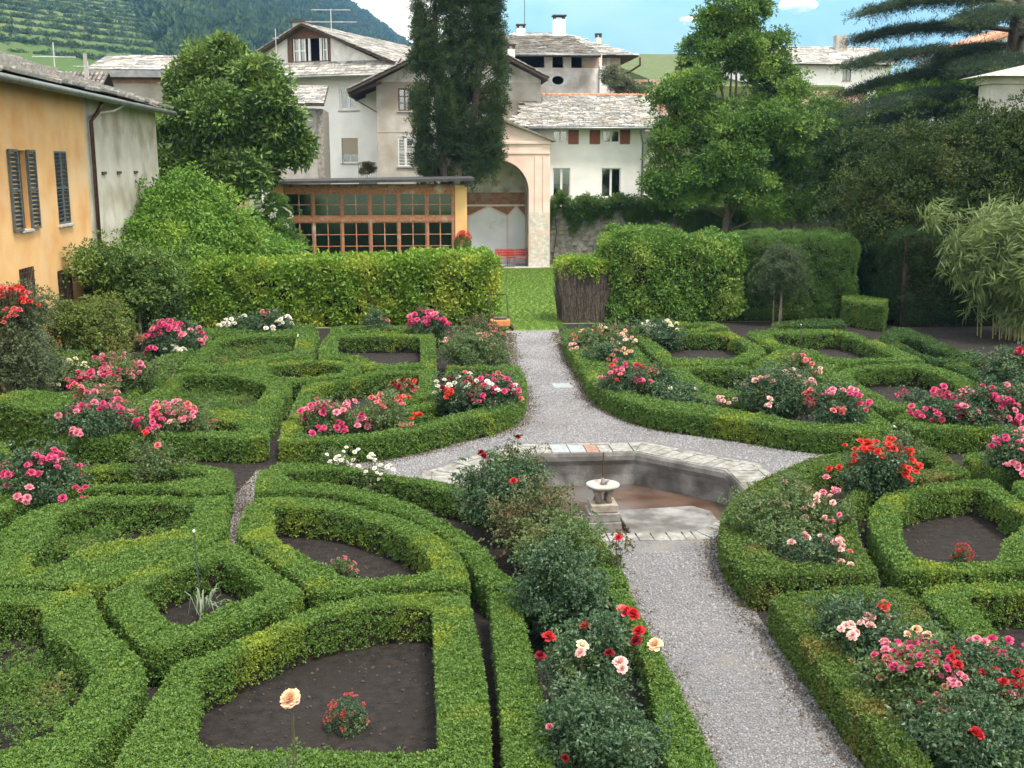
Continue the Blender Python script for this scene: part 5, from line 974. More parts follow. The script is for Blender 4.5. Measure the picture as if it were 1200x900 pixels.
# ------------------------------------------------------------------ trees and shrubs
M_bark = mat('bark', (.05, .04, .032), (.11, .09, .075), 12, .95, .8, 25, coord='w', dist=.03)
M_barkg = mat('bark_grey', (.11, .095, .08), (.19, .17, .15), 12, .95, .6, 25, coord='w', dist=.02)
def tree(name, label, base, lobes, n_leaf, S, sprigs, m, trunk=(.18, 3), cat='tree', bark=None, group=None, clumps=18, csize=.22, inner=.2, lean=(0, 0), up=.6, stems=1, density_floor=None, limb=.45, jitter=.4):
    """trunk and limbs reaching into lobes of foliage; leaves gather in clumps with gaps between them"""
    bx, by = base; root = empty(name, (bx, by, 0)); tag(root, label, cat, group); r0, th = trunk; tb = MB()
    P, N, cl = [], [], []; wts = np.array([a[3] * a[4] + a[4] * a[5] + a[3] * a[5] for a in lobes]); wts /= wts.sum()
    for st in range(stems):
        ox, oy = (rng.normal(size=2) * (.0 if stems == 1 else r0 * 3)); top = (ox + lean[0], oy + lean[1], th)
        tb.tube([(ox, oy, -.1), (ox + lean[0] * .3 + rng.normal() * r0 * .4, oy + lean[1] * .3 + rng.normal() * r0 * .4, th * .35), (ox + lean[0] * .7 + rng.normal() * r0 * .5, oy + lean[1] * .7, th * .7), top], [r0 * 1.25, r0, r0 * .85, r0 * .65], 8)
        for i, (x, y, z, rx, ry, rz_) in enumerate(lobes):
            if stems > 1 and i % stems != st: continue
            tip = Vector((x, y, z)); tv = Vector(top); 
            if z < th * .8: tv = Vector((ox + lean[0] * .6, oy + lean[1] * .6, z * .6))
            mid = tv.lerp(tip, .5) + Vector(rng.normal(size=3) * .12 * rx); tb.tube([tv, mid, tip], [r0 * limb, r0 * limb * .7, r0 * .12], 6)
    for i, (x, y, z, rx, ry, rz_) in enumerate(lobes):
        k = int(clumps * (.6 + wts[i] * len(lobes) * .5)); d = rng.normal(size=(k, 3)); d[:, 2] += .25; d /= np.linalg.norm(d, axis=1, keepdims=True)
        cc = np.array([x, y, z]) + d * np.array([rx, ry, rz_]) * rng.uniform(.62, 1.0, (k, 1))
        n = int(n_leaf * wts[i]); w = rng.uniform(.3, 1.6, k); w /= w.sum(); which = rng.choice(k, n, p=w); off = rng.normal(size=(n, 3)) * np.array([rx, ry, rz_ * .8]) * csize
        p = cc[which] + off; nin = int(n * inner); di = rng.normal(size=(nin, 3)); di /= np.linalg.norm(di, axis=1, keepdims=True); p[:nin] = np.array([x, y, z]) + di * np.array([rx, ry, rz_]) * rng.uniform(.3, .85, (nin, 1))
        nn = (p - np.array([x, y, z])) / np.array([rx, ry, rz_]); nn /= np.maximum(np.linalg.norm(nn, axis=1, keepdims=True), .2); nn[:, 2] += up
        wsp = rng.random(n) < .07; p[wsp] += (p[wsp] - np.array([x, y, z])) * rng.uniform(.08, .38, (int(wsp.sum()), 1)) + [0, 0, .08]
        P.append(p); N.append(nn)
        for j in range(0, min(k, 7)): tb.tube([(x, y, z), tuple((np.array([x, y, z]) + cc[j]) / 2 + rng.normal(size=3) * .06 * rx), tuple(cc[j])], [r0 * .22, r0 * .14, r0 * .05], 5)
    P, N = np.concatenate(P), np.concatenate(N); k = P[:, 2] > (density_floor if density_floor is not None else .05); P, N = P[k], N[k]
    tb.build('trunk', bark or M_bark, root, smooth=True); cloud('crown', P, N, S, sprigs, m, root, jitter=jitter)
    return root
def lob(pts, depth, base, ry=.85):
    """lobes measured as (x, z, half-width, half-height, depth offset)"""
    return [(x - base[0], depth + dy - base[1], z, w, w * ry, h) for x, z, w, h, dy in pts]
broad_s = [sprig('leafy_twig', 26, 1.0, .62, .30, 40 + k, flat=.8, up=.2, droop=.25) for k in range(4)]
fine_s = [sprig('fine_twig', 40, 1.0, .40, .20, 50 + k, flat=.7, up=.15, droop=.2) for k in range(4)]
M_cherry = leafmat('tree_leaf', (.026, .070, .014), (.145, .235, .042), (.17, .25, .05), .5, trans=.25)
M_locust = leafmat('locust_leaf', (.035, .10, .016), (.15, .26, .042), (.20, .31, .055), .45, trans=.28)
M_shrub = leafmat('shrub_leaf', (.05, .14, .014), (.17, .31, .04), (.22, .35, .045), .6, trans=.28)
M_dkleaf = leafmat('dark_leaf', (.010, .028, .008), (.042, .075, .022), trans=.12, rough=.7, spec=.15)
M_olive = leafmat('olive_leaf', (.07, .12, .022), (.17, .22, .045), (.20, .20, .05), .8, trans=.3)
# left broad tree beside the house
def VV(p): return p
c = [(-7.466,6.461),(-8.551,8.397),(-6.368,8.144),(-9.332,6.456),(-5.586,6.466),(-8.925,4.59),(-6.927,4.829),(-5.002,5.583),(-7.336,9.133),(-9.928,4.932),(-7.705,7.134)]
B = (-7.6, 47)
L_ = [(c[0][0], c[0][1], 1.5, 1.6, .3), (c[1][0], c[1][1], .95, .9, .2), (c[2][0], c[2][1], 1.0, .8, -.3), (c[3][0], c[3][1], .95, .8, .1), (c[4][0], c[4][1], .95, .7, -.2), (c[5][0], c[5][1], 1.15, .9, -.5), (c[6][0], c[6][1], 1.15, .8, -.6), (c[7][0], c[7][1], .6, .55, -.1), (c[8][0], c[8][1], .6, .75, 0), (c[9][0], c[9][1], .7, .7, 0), (c[10][0], c[10][1], 1.0, .8, -1.1), (c[2][0] + .5, c[2][1] - .6, .7, .5, -.9), (c[3][0] + .7, c[3][1] + .2, .7, .55, -1.0), (c[1][0] - .55, c[1][1] - .4, .55, .5, 0), (c[5][0] - .5, c[5][1] + .1, .7, .5, -.6), (c[8][0] - .5, c[8][1] - .25, .4, .4, -.3)]
tree('broad_tree', 'dense broad-leaved tree with rounded crown between ochre house and orangery', B, lob(L_, 47, B), 5600, .37, broad_s, M_cherry, (.2, 3.2))
# locust tree before the back wall
c = [(14.842,6.096),(12.829,8.135),(16.571,8.423),(12.006,6.091),(17.827,5.315),(13.166,10.037),(16.29,10.138),(14.691,11.926),(12.469,4.136),(15.347,3.736),(17.647,3.132),(16.652,6.684),(14.276,4.921),(11.557,4.804)]
B = (14.7, 52)
L_ = [(c[0][0], c[0][1], 2.2, 1.7, 0), (c[1][0], c[1][1], 1.6, 1.3, .2), (c[2][0], c[2][1], 1.5, 1.3, .2), (c[3][0], c[3][1], 1.1, .9, 0), (c[4][0], c[4][1], 1.2, 1.1, 0), (c[5][0], c[5][1], 1.1, .9, .2), (c[6][0], c[6][1], 1.3, .8, .4), (c[7][0], c[7][1], 1.35, 1.0, 0), (c[7][0], c[7][1] - 1.5, 1.3, .9, .2), (c[7][0] - .9, c[7][1] - .7, .7, .6, .1), (c[8][0], c[8][1], 1.3, .8, -.3), (c[9][0], c[9][1], 1.5, .9, -.5), (c[10][0], c[10][1], 1.1, .8, -.3), (c[11][0], c[11][1], 1.4, 1.1, -.9), (c[12][0], c[12][1], 1.5, 1.0, -1.0), (c[13][0], c[13][1], .9, .7, -.3)]
tree('locust_tree', 'tall airy green tree with feathery foliage in front of the rubble wall', B, lob(L_, 52, B), 5600, .36, fine_s, M_locust, (.17, 5.5), csize=.19, inner=.05, clumps=15)
# green trees behind, right of the locust
for lab, D0, px, B, m_, n_, S_ in (
    ('mid-green tree between the feathery tree and dark conifer', 61, [(23.43,6.296),(25.008,4.44),(22.32,4.442),(24.374,2.798),(26.347,2.792),(22.422,6.983)], (22.5, 61), M_locust, 4200, .34),
    ('rounded yellow-green tree behind the conifer branches', 66, [(30.696,9.151),(32.224,9.899),(33.386,8.668),(29.168,8.401)], (29, 66), M_shrub, 2600, .36),
    ('dark spreading tree standing behind the clipped yew', 50, [(20.662,5.114),(22.675,5.115),(24.671,5.499),(21.975,3.577),(20.358,3.58)], (20, 50), M_dkleaf, 4200, .32)):
    tree('background_tree', lab, B, [(x - B[0], rng.uniform(-.8, .8), z, 1.7, 1.5, 1.2) for x, z in px], n_, S_, fine_s, m_, (.2, 4), csize=.36)
# twin cypresses
cyp_s = [sprig('cypress_spray', 30, 1.0, .60, .20, 60 + k, flat=1.3, up=1.4, droop=0) for k in range(3)]
M_cyp = leafmat('cypress_leaf', (.018, .042, .016), (.075, .115, .042), (.08, .115, .035), .6, trans=.12, rough=.7)
def cypress(label, base, H_, prof, n_, seed, lean=0):
    root = empty('cypress', (*base, 0)); tag(root, label, 'tree', 'twin cypresses behind the orangery'); r = np.random.default_rng(seed)
    MB().tube([(0, 0, -.1), (.05, 0, 3), (lean * .4, 0, 4.6), (lean, .05, H_ * .5), (lean, 0, H_ * .95)], [.27, .22, .2, .16, .04], 8).build('trunk', M_bark, root, smooth=True)
    zs, rs = zip(*prof); nb = 170; z = r.uniform(zs[0], zs[-1], nb); a = r.uniform(0, 2 * math.pi, nb); rad = np.interp(z, zs, rs) * r.uniform(.70, .98, nb)
    cc = np.stack([lean + rad * np.cos(a), rad * np.sin(a), z], 1); w = r.choice(nb, n_); t = r.normal(size=(n_, 3)) * [.17, .17, .30]; P = cc[w] + t
    q = np.c_[P[:, :2] - [lean, 0], np.full(n_, 0)]; N = q / np.maximum(np.linalg.norm(q, axis=1, keepdims=True), .1) * .8; N[:, 2] = .9
    b = MB()
    for i in range(0, 60): b.tube([(lean, 0, cc[i, 2] - .8), tuple(cc[i])], [.05, .02], 4)
    b.build('branches', M_bark, root); cloud('crown', P, N, .19, cyp_s, M_cyp, root, jitter=.22); return root
cx = [(1.008,8.613),(2.99,8.624),(0.71,4.329),(2.926,4.525)]
cypress('left dark cypress column with ragged trunk foot behind the orangery roof', (cx[0][0] + .5, 53.2), 17, [(4.3, .45), (5.0, .95), (7, 1.18), (9, 1.08), (11, .88), (13, .7), (15, .5), (17, .1)], 5200, 1, -.5)
cypress('right fuller dark cypress column against the pink portico', (cx[1][0] - 1.0, 53.35), 18, [(4.5, .5), (5.3, 1.0), (7.5, 1.22), (9.5, 1.1), (12, .9), (14, .72), (16, .5), (18, .1)], 5200, 2, 1.0)
# cedar at the right edge
ced_s = [sprig('cedar_tuft', 46, 1.0, .42, .05, 70 + k, flat=.35, up=.25, droop=.25) for k in range(3)]
M_ced = leafmat('cedar_needle', (.010, .030, .014), (.036, .066, .028), (.07, .11, .035), .5, trans=.12, rough=.65)
croot = empty('cedar_tree', (29.3, 54, 0)); tag(croot, 'great dark cedar with level tiered branches and thick trunk', 'tree'); tb = MB()
tb.tube([(0, 0, -.1), (.1, 0, 5), (0, .1, 10), (.1, 0, 16), (0, 0, 21)], [.6, .5, .42, .3, .1], 10)
P, N = [], []
for z0, ln, a0, dr in ((12.6, 7.6, 182, .9), (11.4, 7.2, 172, .7), (10.2, 8.2, 186, .9), (9.3, 7.6, 176, 1.2), (8.3, 8.6, 190, 1.3), (7.4, 8.0, 180, 1.2), (6.4, 7.6, 187, 1.0), (5.4, 7.0, 175, .8), (13.8, 6.4, 190, .7), (15, 6, 175, .6), (16.5, 5, 185, .4), (11.8, 6, 225, .9), (9.6, 6.4, 230, .9), (7.6, 6.2, 238, .9), (12, 5.5, 20, .7), (9, 6, -20, .8), (14, 5, 60, .5), (10.5, 5, 110, .8), (8.0, 5.5, 300, .8), (11, 5.5, 280, .8)):
    a = R(a0 + rng.uniform(-5, 5)); dx, dy = math.cos(a), math.sin(a); pts_ = []
    for t in np.linspace(0, 1, 7): pts_.append((dx * ln * t, dy * ln * t, z0 + .9 * math.sin(t * 2.2) * .5 - dr * t ** 2.2))
    tb.tube(pts_, [.14, .12, .1, .08, .06, .04, .02], 6)
    for t in np.linspace(.18, 1, 15):
        sw = (1.15 - .55 * abs(t - .55)) * ln * .17; bp0 = np.array([dx * ln * t, dy * ln * t, np.interp(t, np.linspace(0, 1, 7), [q[2] for q in pts_])])
        for sd_ in (-1, 1):
            tipv = bp0 + np.array([-dy * sd_ + dx * .6, dx * sd_ + dy * .6, -.12]) * sw; tb.tube([tuple(bp0), tuple(tipv)], [.03, .01], 4, cap=False)
            k = 13; f = rng.random((k, 1)); p = bp0 + (tipv - bp0) * f + rng.normal(size=(k, 3)) * [.2, .2, .06] + [0, 0, .02]; P.append(p); N.append(np.tile([dx * .4, dy * .4, .8], (k, 1)))
        k = 4; P.append(bp0 + rng.normal(size=(k, 3)) * [.25, .25, .07] - [0, 0, .12]); N.append(np.tile([dx * .5, dy * .5, -.2], (k, 1)))
tb.build('trunk', M_bark, croot, smooth=True); cloud('crown', np.concatenate(P), np.concatenate(N), .42, ced_s, M_ced, croot, jitter=.25)
# lighter fir below the cedar
B = (20.4, 51); c = [(21.625,6.087),(22.333,4.727),(21.1,4.727),(23.599,4.334)]
# ---- shaggy and clipped shrub masses
def mass(name, label, boxes, s, sprigs, m, core=None, cat='shrub', top=None, big=1.0, wild=.12, group=None, stem=None, skip_bottom=0, zlow=0):
    """clipped or shaggy mass made of rounded blocks (x0, x1, y0, y1, height), leafy all over"""
    cx_, cy_ = np.mean([(a[0] + a[1]) / 2 for a in boxes]), np.mean([(a[2] + a[3]) / 2 for a in boxes]); root = empty(name, (cx_, cy_, 0)); tag(root, label, cat, group); b = MB(); Ps, Ns = [], []
    for x0, x1, y0, y1, h in boxes:
        i_ = s * .9 + wild * .6; b.box(x0 + i_ - cx_, x1 - i_ - cx_, y0 + i_ - cy_, y1 - i_ - cy_, -.02, h - i_)
        w, d = x1 - x0, y1 - y0; A = np.array([w * d, w * h, w * h, d * h, d * h]); n = (A / s ** 2 * 1.15).astype(int)
        faces = [((0, 0, 1), lambda u, v: np.c_[x0 + u * w, y0 + v * d, np.full(len(u), h)]), ((0, -1, .2), lambda u, v: np.c_[x0 + u * w, np.full(len(u), y0), v * h]), ((0, 1, .2), lambda u, v: np.c_[x0 + u * w, np.full(len(u), y1), v * h]), ((-1, 0, .2), lambda u, v: np.c_[np.full(len(u), x0), y0 + u * d, v * h]), ((1, 0, .2), lambda u, v: np.c_[np.full(len(u), x1), y0 + u * d, v * h])]
        for (nn, fn), k in zip(faces, n):
            p = fn(rng.random(k), rng.random(k)); cen = np.array([(x0 + x1) / 2, (y0 + y1) / 2, h * .5]); half = np.array([w / 2, d / 2, h / 2])
            rel = np.abs(p - cen) / half; over = np.clip(np.sort(rel, axis=1)[:, 1] - .72, 0, 1); p = p - (p - cen) * (over * .28)[:, None]   # round the shoulders
            nv = np.tile(np.array(nn, float), (k, 1)); p = p + nv * (wild * wob(p, 2.3, h) + rng.normal(size=k) * wild * .35)[:, None]
            keep = p[:, 2] > zlow + .12 * rng.normal(size=k) * (zlow > 0); Ps.append((p - [cx_, cy_, 0])[keep]); Ns.append(nv[keep])
    b.build('twigs', core or M_core, root); P, N = np.concatenate(Ps), np.concatenate(Ns)
    cloud('leaves', P, N, s * big, sprigs, m, root, jitter=.45)
    if stem:
        t = MB()
        for x, y, r_, hh in stem: t.tube([(x - cx_, y - cy_, -.05), (x - cx_ + .05, y - cy_, hh)], [r_, r_ * .7], 7)
        t.build('stems', M_bark, root)
    return root
horn_s = [sprig('hornbeam_twig', 16, 1.0, .85, .55, 80 + k, flat=.8, up=.15, droop=.35) for k in range(4)]
M_horn = leafmat('hornbeam_leaf', (.075, .18, .018), (.22, .34, .04), (.34, .41, .06), .7, (.5, .66), trans=.32)
M_horn2 = leafmat('broad_shrub_leaf', (.055, .145, .020), (.14, .25, .04), (.20, .30, .05), .8, (.52, .66), trans=.28)
M_priv = leafmat('privet_leaf', (.04, .11, .018), (.11, .20, .036), (.14, .24, .045), .7, (.52, .68), trans=.35)
mass('hornbeam_hedge', 'long thick yellow-green hornbeam hedge in front of the orangery', [(-8.2, -3.2, 34.9, 37.0, 1.92), (-3.4, -.2, 34.9, 37.0, 1.98), (-.4, 2.45, 34.8, 36.9, 2.12)], .125, horn_s, M_horn, cat='hedge', big=1.1, wild=.11)
# right of the lawn opening
M_bare = mat('bare_twigs', (.06, .05, .04), (.13, .11, .09), 30, 1, 1, 60, coord='w', dist=.05)
bt = mass('bare_twig_hedge', 'clipped hedge with leafless brown sides and thin green top', [(4.55, 6.15, 35.0, 36.6, 2.0)], .09, box_s, M_horn, core=M_bare, cat='hedge', wild=.05, zlow=1.72)
tw = MB()
for _ in range(900):
    f = rng.integers(0, 3); t = rng.random()
    x, y = ((4.6 + 1.5 * t, 35.05), (4.62, 35.05 + 1.5 * t), (6.1, 35.05 + 1.5 * t))[f]; z0 = rng.uniform(0, 1.0); dx = rng.normal() * .12
    tw.tube([(x - 5.35, y - 35.8, z0), (x - 5.35 + dx, y - 35.8 - rng.uniform(0, .08), z0 + rng.uniform(.5, 1.0))], [.008, .004], 3, cap=False)
tag(tw.build('bare_twigs', mat('twig_bark', (.075, .062, .05), (.15, .125, .105), 10, 1), bt), kind='stuff')
mass('broadleaf_hedge', 'bushy bright green broad-leaved hedge beside the bare twig hedge', [(6.2, 8.2, 34.9, 37.2, 2.75), (7.8, 10.5, 34.9, 37.4, 2.55)], .145, broad_s, M_horn2, cat='hedge', wild=.2, big=1.15)
mass('feathery_hedge', 'soft feathery green clipped hedge block beside the far lawn', [(10.4, 14.3, 34.9, 37.6, 2.7)], .085, fine_s, M_priv, cat='hedge', wild=.1, big=1.2)
mass('yew_hedge', 'tall dark green clipped yew hedge at the edge of the far lawn', [(14.9, 22, 33.2, 37.5, 2.9)], .10, fine_s, M_dkleaf, cat='hedge', wild=.12, big=1.15)
tree('shaggy_yew', 'dark loose evergreen mass rising above the clipped yew hedge', (19, 36.5), [(x - 19, yy, z, 1.7, 1.5, 1.3) for x, z, yy in ((16.0, 3.4, 0), (17.3, 4.6, .3), (18.9, 5.2, .5), (20.4, 5.0, .3), (21.8, 5.4, .2), (18.2, 3.3, -.5), (20.2, 3.4, -.5), (22.5, 3.8, 0))], 6000, .27, fine_s, leafmat('evergreen_leaf', (.014, .032, .008), (.058, .088, .022), (.08, .10, .03), .7, trans=.12, rough=.7, spec=.15), (.3, 3), csize=.4, inner=.25)
# bamboo arching in from the right
bam_s = [sprig('bamboo_spray', 22, 1.0, 1.0, .13, 100 + k, flat=.6, up=-.3, droop=.75) for k in range(4)]
M_bam = leafmat('bamboo_leaf', (.10, .155, .045), (.19, .25, .085), (.22, .29, .10), .8, trans=.4)
M_culm = mat('bamboo_culm', (.20, .20, .07), (.28, .27, .11), 8, .6)
bb0 = empty('bamboo_clump', (17.6, 30.8, 0)); tag(bb0, 'pale arching bamboo clump leaning out before the dark yew', 'bamboo'); tb = MB(); P, N = [], []
for k in range(64):
    a = rng.uniform(R(60), R(300)); ln = rng.uniform(2.2, 4.3); out = rng.uniform(.6, 2.3); bx, by = rng.normal(size=2) * .4; pts_ = []
    for t in np.linspace(0, 1, 7): pts_.append((bx + math.cos(a) * out * t ** 2, by + math.sin(a) * out * .6 * t ** 2, ln * (1.25 * t - .42 * t ** 3)))
    tb.tube(pts_, [.018, .016, .013, .011, .008, .006, .004], 5, cap=False)
    for t in np.linspace(.35, 1, 11):
        q = np.array([np.interp(t, np.linspace(0, 1, 7), [p[i] for p in pts_]) for i in range(3)]); j = 2; P.append(q + rng.normal(size=(j, 3)) * .2); N.append(np.tile([math.cos(a) * .8, math.sin(a) * .5, .35], (j, 1)))
tb.build('culms', M_culm, bb0, smooth=True); cloud('leaves', np.concatenate(P), np.concatenate(N), .36, bam_s, M_bam, bb0, jitter=.35)
# sapling in front of the feathery hedge
tree('slender_sapling', 'slender grey-green multi-stemmed sapling before the clipped hedges', (11.35, 34.0), [(0, 0, 1.75, .55, .5, .55), (-.3, .1, 1.3, .4, .35, .35), (.35, 0, 1.35, .42, .35, .35), (.05, .1, 2.2, .35, .3, .3)], 1500, .10, fine_s, leafmat('sapling_leaf', (.045, .075, .03), (.085, .125, .055), trans=.3), (.028, 1.1), cat='sapling', bark=M_barkg, stems=3, csize=.4)
# shrubs along the ochre house
for lab, B, lo_, n_, S_, m_, nm in (
    ('vigorous bright green climbing shrub spilling from the faded wall', (-7.9, 38.5), [(-.3, .3, 3.6, 1.0, .8, .8), (.5, 0, 3.2, 1.0, .9, .8), (-.5, -.8, 2.6, 1.0, .9, .9), (.7, -.6, 2.2, 1.1, .9, .9), (1.6, 0, 2.5, .8, .7, .6), (-.6, -2.2, 2.2, .9, .8, .8), (.3, -2.0, 1.5, 1.0, .9, .8)], 3600, .22, M_shrub, 'climbing_shrub'),
    ('pale crooked-stemmed shrub leaning from the barred ground-floor windows', (-7.9, 31.0), [(0, 0, 2.2, .75, .6, .5), (-.5, -.9, 2.35, .55, .5, .4), (.5, .5, 2.0, .7, .6, .5), (.2, -.4, 1.5, .55, .5, .45), (-.7, .8, 2.0, .6, .5, .5)], 1700, .16, M_cherry, 'crooked_shrub'),
    ('olive green bush with pale flowers under the grille window', (-8.2, 27.6), [(0, 0, .9, .6, .55, .55), (.5, .3, .75, .5, .5, .45), (-.1, -.4, 1.25, .45, .4, .4), (.3, .6, 1.3, .5, .45, .4)], 1100, .12, M_olive, 'olive_bush'),
    ('grey-leaved climbing rose bush at the house corner', (-8.7, 24.6), [(0, 0, 1.0, .5, .6, .8), (.1, .3, 1.7, .45, .5, .5), (.2, -.5, .7, .5, .5, .5)], 1500, .10, leafmat('grey_leaf', (.06, .10, .045), (.15, .19, .10), trans=.3), 'climbing_rose'),
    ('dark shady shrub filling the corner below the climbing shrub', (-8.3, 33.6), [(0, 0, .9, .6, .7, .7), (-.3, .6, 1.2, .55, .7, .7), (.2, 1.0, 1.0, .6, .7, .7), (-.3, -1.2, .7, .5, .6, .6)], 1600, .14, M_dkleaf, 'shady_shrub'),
    ('fresh green layered shrub behind the hornbeam hedge', (-7.2, 40.5), [(0, 0, 2.0, 1.0, .9, .6), (1.1, .2, 1.95, .9, .8, .5), (-1.2, 0, 2.4, 1.0, .8, .7), (.4, -.6, 1.5, 1.1, .8, .6), (1.9, .3, 1.75, .7, .7, .45)], 2600, .22, M_shrub, 'layered_shrub')):
    tree(nm, lab, B, lo_, n_, S_, broad_s, m_, (.045, lo_[0][2] * .8), cat='shrub', stems=3, csize=.46, bark=M_barkg, inner=.15)
# white-flowered viburnum at the orangery pier
vb = tree('viburnum', 'viburnum with flat white flower heads against the orangery pier', (-5.9, 46.5), [(0, 0, 2.6, .8, .7, .7), (-.6, -.2, 2.0, .9, .7, .7), (.3, -.3, 1.6, .8, .7, .7), (.2, .2, 3.3, .5, .5, .5)], 2300, .15, broad_s, M_priv, (.05, 1.6), cat='shrub', stems=3)
M_flw = leafmat('white_flower', (.55, .57, .50), (.72, .73, .68), trans=.3)
flh = [sprig('flower_head', 30, 1.0, .5, .4, 130 + k, flat=.3, up=1.0) for k in range(2)]
d = rng.normal(size=(55, 3)); d[:, 1] = -np.abs(d[:, 1]); d /= np.linalg.norm(d, axis=1, keepdims=True); cloud('flower_heads', np.array([-.15, -.1, 2.3]) + d * [1.15, .9, 1.2], d + [0, 0, .6], .11, flh, M_flw, vb)
# ivy on the back wall
M_ivy = leafmat('ivy_leaf', (.035, .09, .02), (.11, .19, .04), (.14, .21, .05), .6, trans=.3)
def ivy(label, x0, x1, ztop, zlow, y, n_, thick, S_=.15):
    root = empty('ivy', ((x0 + x1) / 2, y, 0)); tag(root, label, 'ivy', 'ivy on the garden wall'); xm = (x0 + x1) / 2; x = rng.uniform(x0, x1, n_); t = rng.beta(1.2, 1.6, n_); lowz = zlow + (wob(np.c_[x, x * 0], 1.6) + 1) * .5 * (ztop - zlow) * .85
    z = ztop - t * (ztop - lowz) + wob(np.c_[x, x * .3], 2.2, 2) * .25 + rng.normal(size=n_) * .06; yy = -thick * (1.05 - t) * rng.uniform(.1, 1.2, n_) * (.6 + .5 * (wob(np.c_[x, x], 1.4, 7) + 1) / 2)
    k_ = wob(np.c_[x * 1.2, z * 2.2], 1.5, 4) + rng.uniform(-.5, 1.2, n_) > -.05; x, z, yy = x[k_], z[k_], yy[k_]; n_ = len(x)
    tb = MB()
    for k in range(int((x1 - x0) * 1.2)): xx = rng.uniform(x0, x1) - xm; tb.tube([(xx, -.04, 0), (xx + rng.normal() * .2, -.05, ztop * .5), (xx + rng.normal() * .4, -.06, ztop - .1)], [.03, .022, .01], 5)
    tb.build('stems', M_bark, root); cloud('leaves', np.c_[x - xm, yy, z], np.tile([0, -.8, .6], (n_, 1)), S_, broad_s, M_ivy, root)
ivy('thick ivy swag along the wall top under the white house windows', 6.6, 12.9, 3.35, 1.5, 56.45, 2300, .9)
ivy('dark ivy curtain on the wall beyond the feathery tree', 16.2, 26, 3.2, 1.9, 56.45, 1900, .7)
ivy('ivy mound hanging on the wall behind the feathery tree trunk', 12.9, 17, 3.0, .6, 56.45, 1400, .6)
# roof-terrace shrub
tree('terrace_shrub', 'pale flowering shrub growing on the roof terrace beside loggia buttress', ([(11.247,8.899)][0][0], 62.5), [(0, 0, 9.3, .7, .5, .5), (-.5, 0, 9.9, .45, .4, .5), (.8, 0, 9.0, .6, .4, .35)], 500, .15, broad_s, leafmat('pale_leaf', (.09, .12, .06), (.2, .22, .13), trans=.3), (.04, 9.0), cat='shrub')
# potted plant on the balcony
tree('balcony_plant', 'yellowing bushy plant on the iron balcony', ([(-2.637,4.682)][0][0], 61.7), [(0, 0, 4.75, .45, .25, .3)], 260, .11, fine_s, leafmat('yellowing_leaf', (.12, .11, .03), (.24, .19, .06), trans=.3), (.02, 4.4), cat='plant')
# lawn blades
gr_s = [sprig('grass_tuft', 14, .8, 1.2, .16, 140 + k, flat=.3, up=1.6) for k in range(3)]
M_grass = leafmat('grass_blade', (.085, .165, .02), (.16, .26, .04), (.18, .26, .045), .5, trans=.3)
P2 = np.concatenate([scatter_poly([(2.4, 33.6), (4.6, 33.6), (4.6, 36), (7, 54), (1, 54), (2.4, 37)], .13), scatter_poly([(14, 35.2), (17, 35.2), (24, 56), (13, 56)], .2)])
cloud('lawn_grass', np.c_[P2, np.zeros(len(P2))], np.tile([0, 0, 1.], (len(P2), 1)), .055, gr_s, M_grass, jitter=.2); tag(bpy.data.objects['lawn_grass'], 'short mown green lawn grass between the hedges and portico', 'grass')


# ------------------------------------------------------------------ roses
def bloom_mesh(name, m, seed):
    r = np.random.default_rng(seed); b = MB()
    for ring_, (k, ln, tilt, w, z0) in enumerate(((6, .052, 20, .052, .0), (6, .050, 42, .048, .002), (6, .046, 58, .044, .004), (5, .042, 72, .036, .006), (4, .040, 82, .028, .008), (3, .038, 88, .018, .010))):
        for i in range(k):
            a = 2 * math.pi * (i + ring_ * .4) / k + r.normal() * .12; tl = R(tilt + r.normal() * 7); ca, sa = math.cos(a), math.sin(a); n0 = len(b.v)
            for s in (0, .55, 1.0):
                curl = .012 * s * s * (1.2 if ring_ < 2 else .35)
                rad = .004 + ln * s * math.cos(tl) + curl * .8; zz = z0 + ln * s * math.sin(tl) - (curl if ring_ < 2 else curl * .5)
                for t in (-1, 0, 1):
                    hw = w * .5 * (.35, 1.0, .72)[int(round(s * 2))] * t; cup = .006 * abs(t) * s
                    b.v.append((ca * rad - sa * hw, sa * rad + ca * hw, zz + cup))
            for u in range(2):
                for v in range(2): q = n0 + u * 3 + v; b.f.append((q, q + 1, q + 4, q + 3))
    return b.mesh(name, m, smooth=True, fix=False)
PETAL = dict(hot=((.55, .045, .16), (.75, .14, .30)), pink=((.62, .16, .25), (.82, .38, .45)), blush=((.72, .40, .38), (.85, .60, .55)), white=((.72, .70, .60), (.85, .84, .78)), red=((.45, .012, .025), (.62, .05, .06)), scarlet=((.60, .035, .03), (.78, .11, .07)), dark=((.16, .008, .014), (.26, .02, .03)), coral=((.62, .12, .13), (.78, .27, .27)), peach=((.75, .42, .24), (.85, .60, .42)), dry=((.32, .14, .08), (.48, .26, .16)), cream=((.70, .66, .40), (.82, .80, .60)))
BL = {k: [bloom_mesh('bloom', leafmat('petal_' + k, a, c_, rough=.6, trans=.3, spec=.2), i * 10 + s) for s in range(2)] for i, (k, (a, c_)) in enumerate(PETAL.items())}
rose_s = [sprig('rose_leaflets', 11, 1.0, .78, .52, 150 + k, flat=.55, up=.2, droop=.25) for k in range(4)]
M_rose = leafmat('rose_leaf', (.024, .066, .030), (.068, .125, .055), (.085, .14, .045), 2.0, rough=.42, trans=.25, spec=.45)
M_rosel = leafmat('rose_leaf_light', (.05, .105, .032), (.12, .18, .06), (.14, .15, .05), 2.0, rough=.45, trans=.3, spec=.4)
M_roser = leafmat('rose_leaf_reddish', (.05, .075, .03), (.115, .135, .05), (.15, .075, .04), 2.5, (.52, .68), rough=.45, trans=.3, spec=.4)
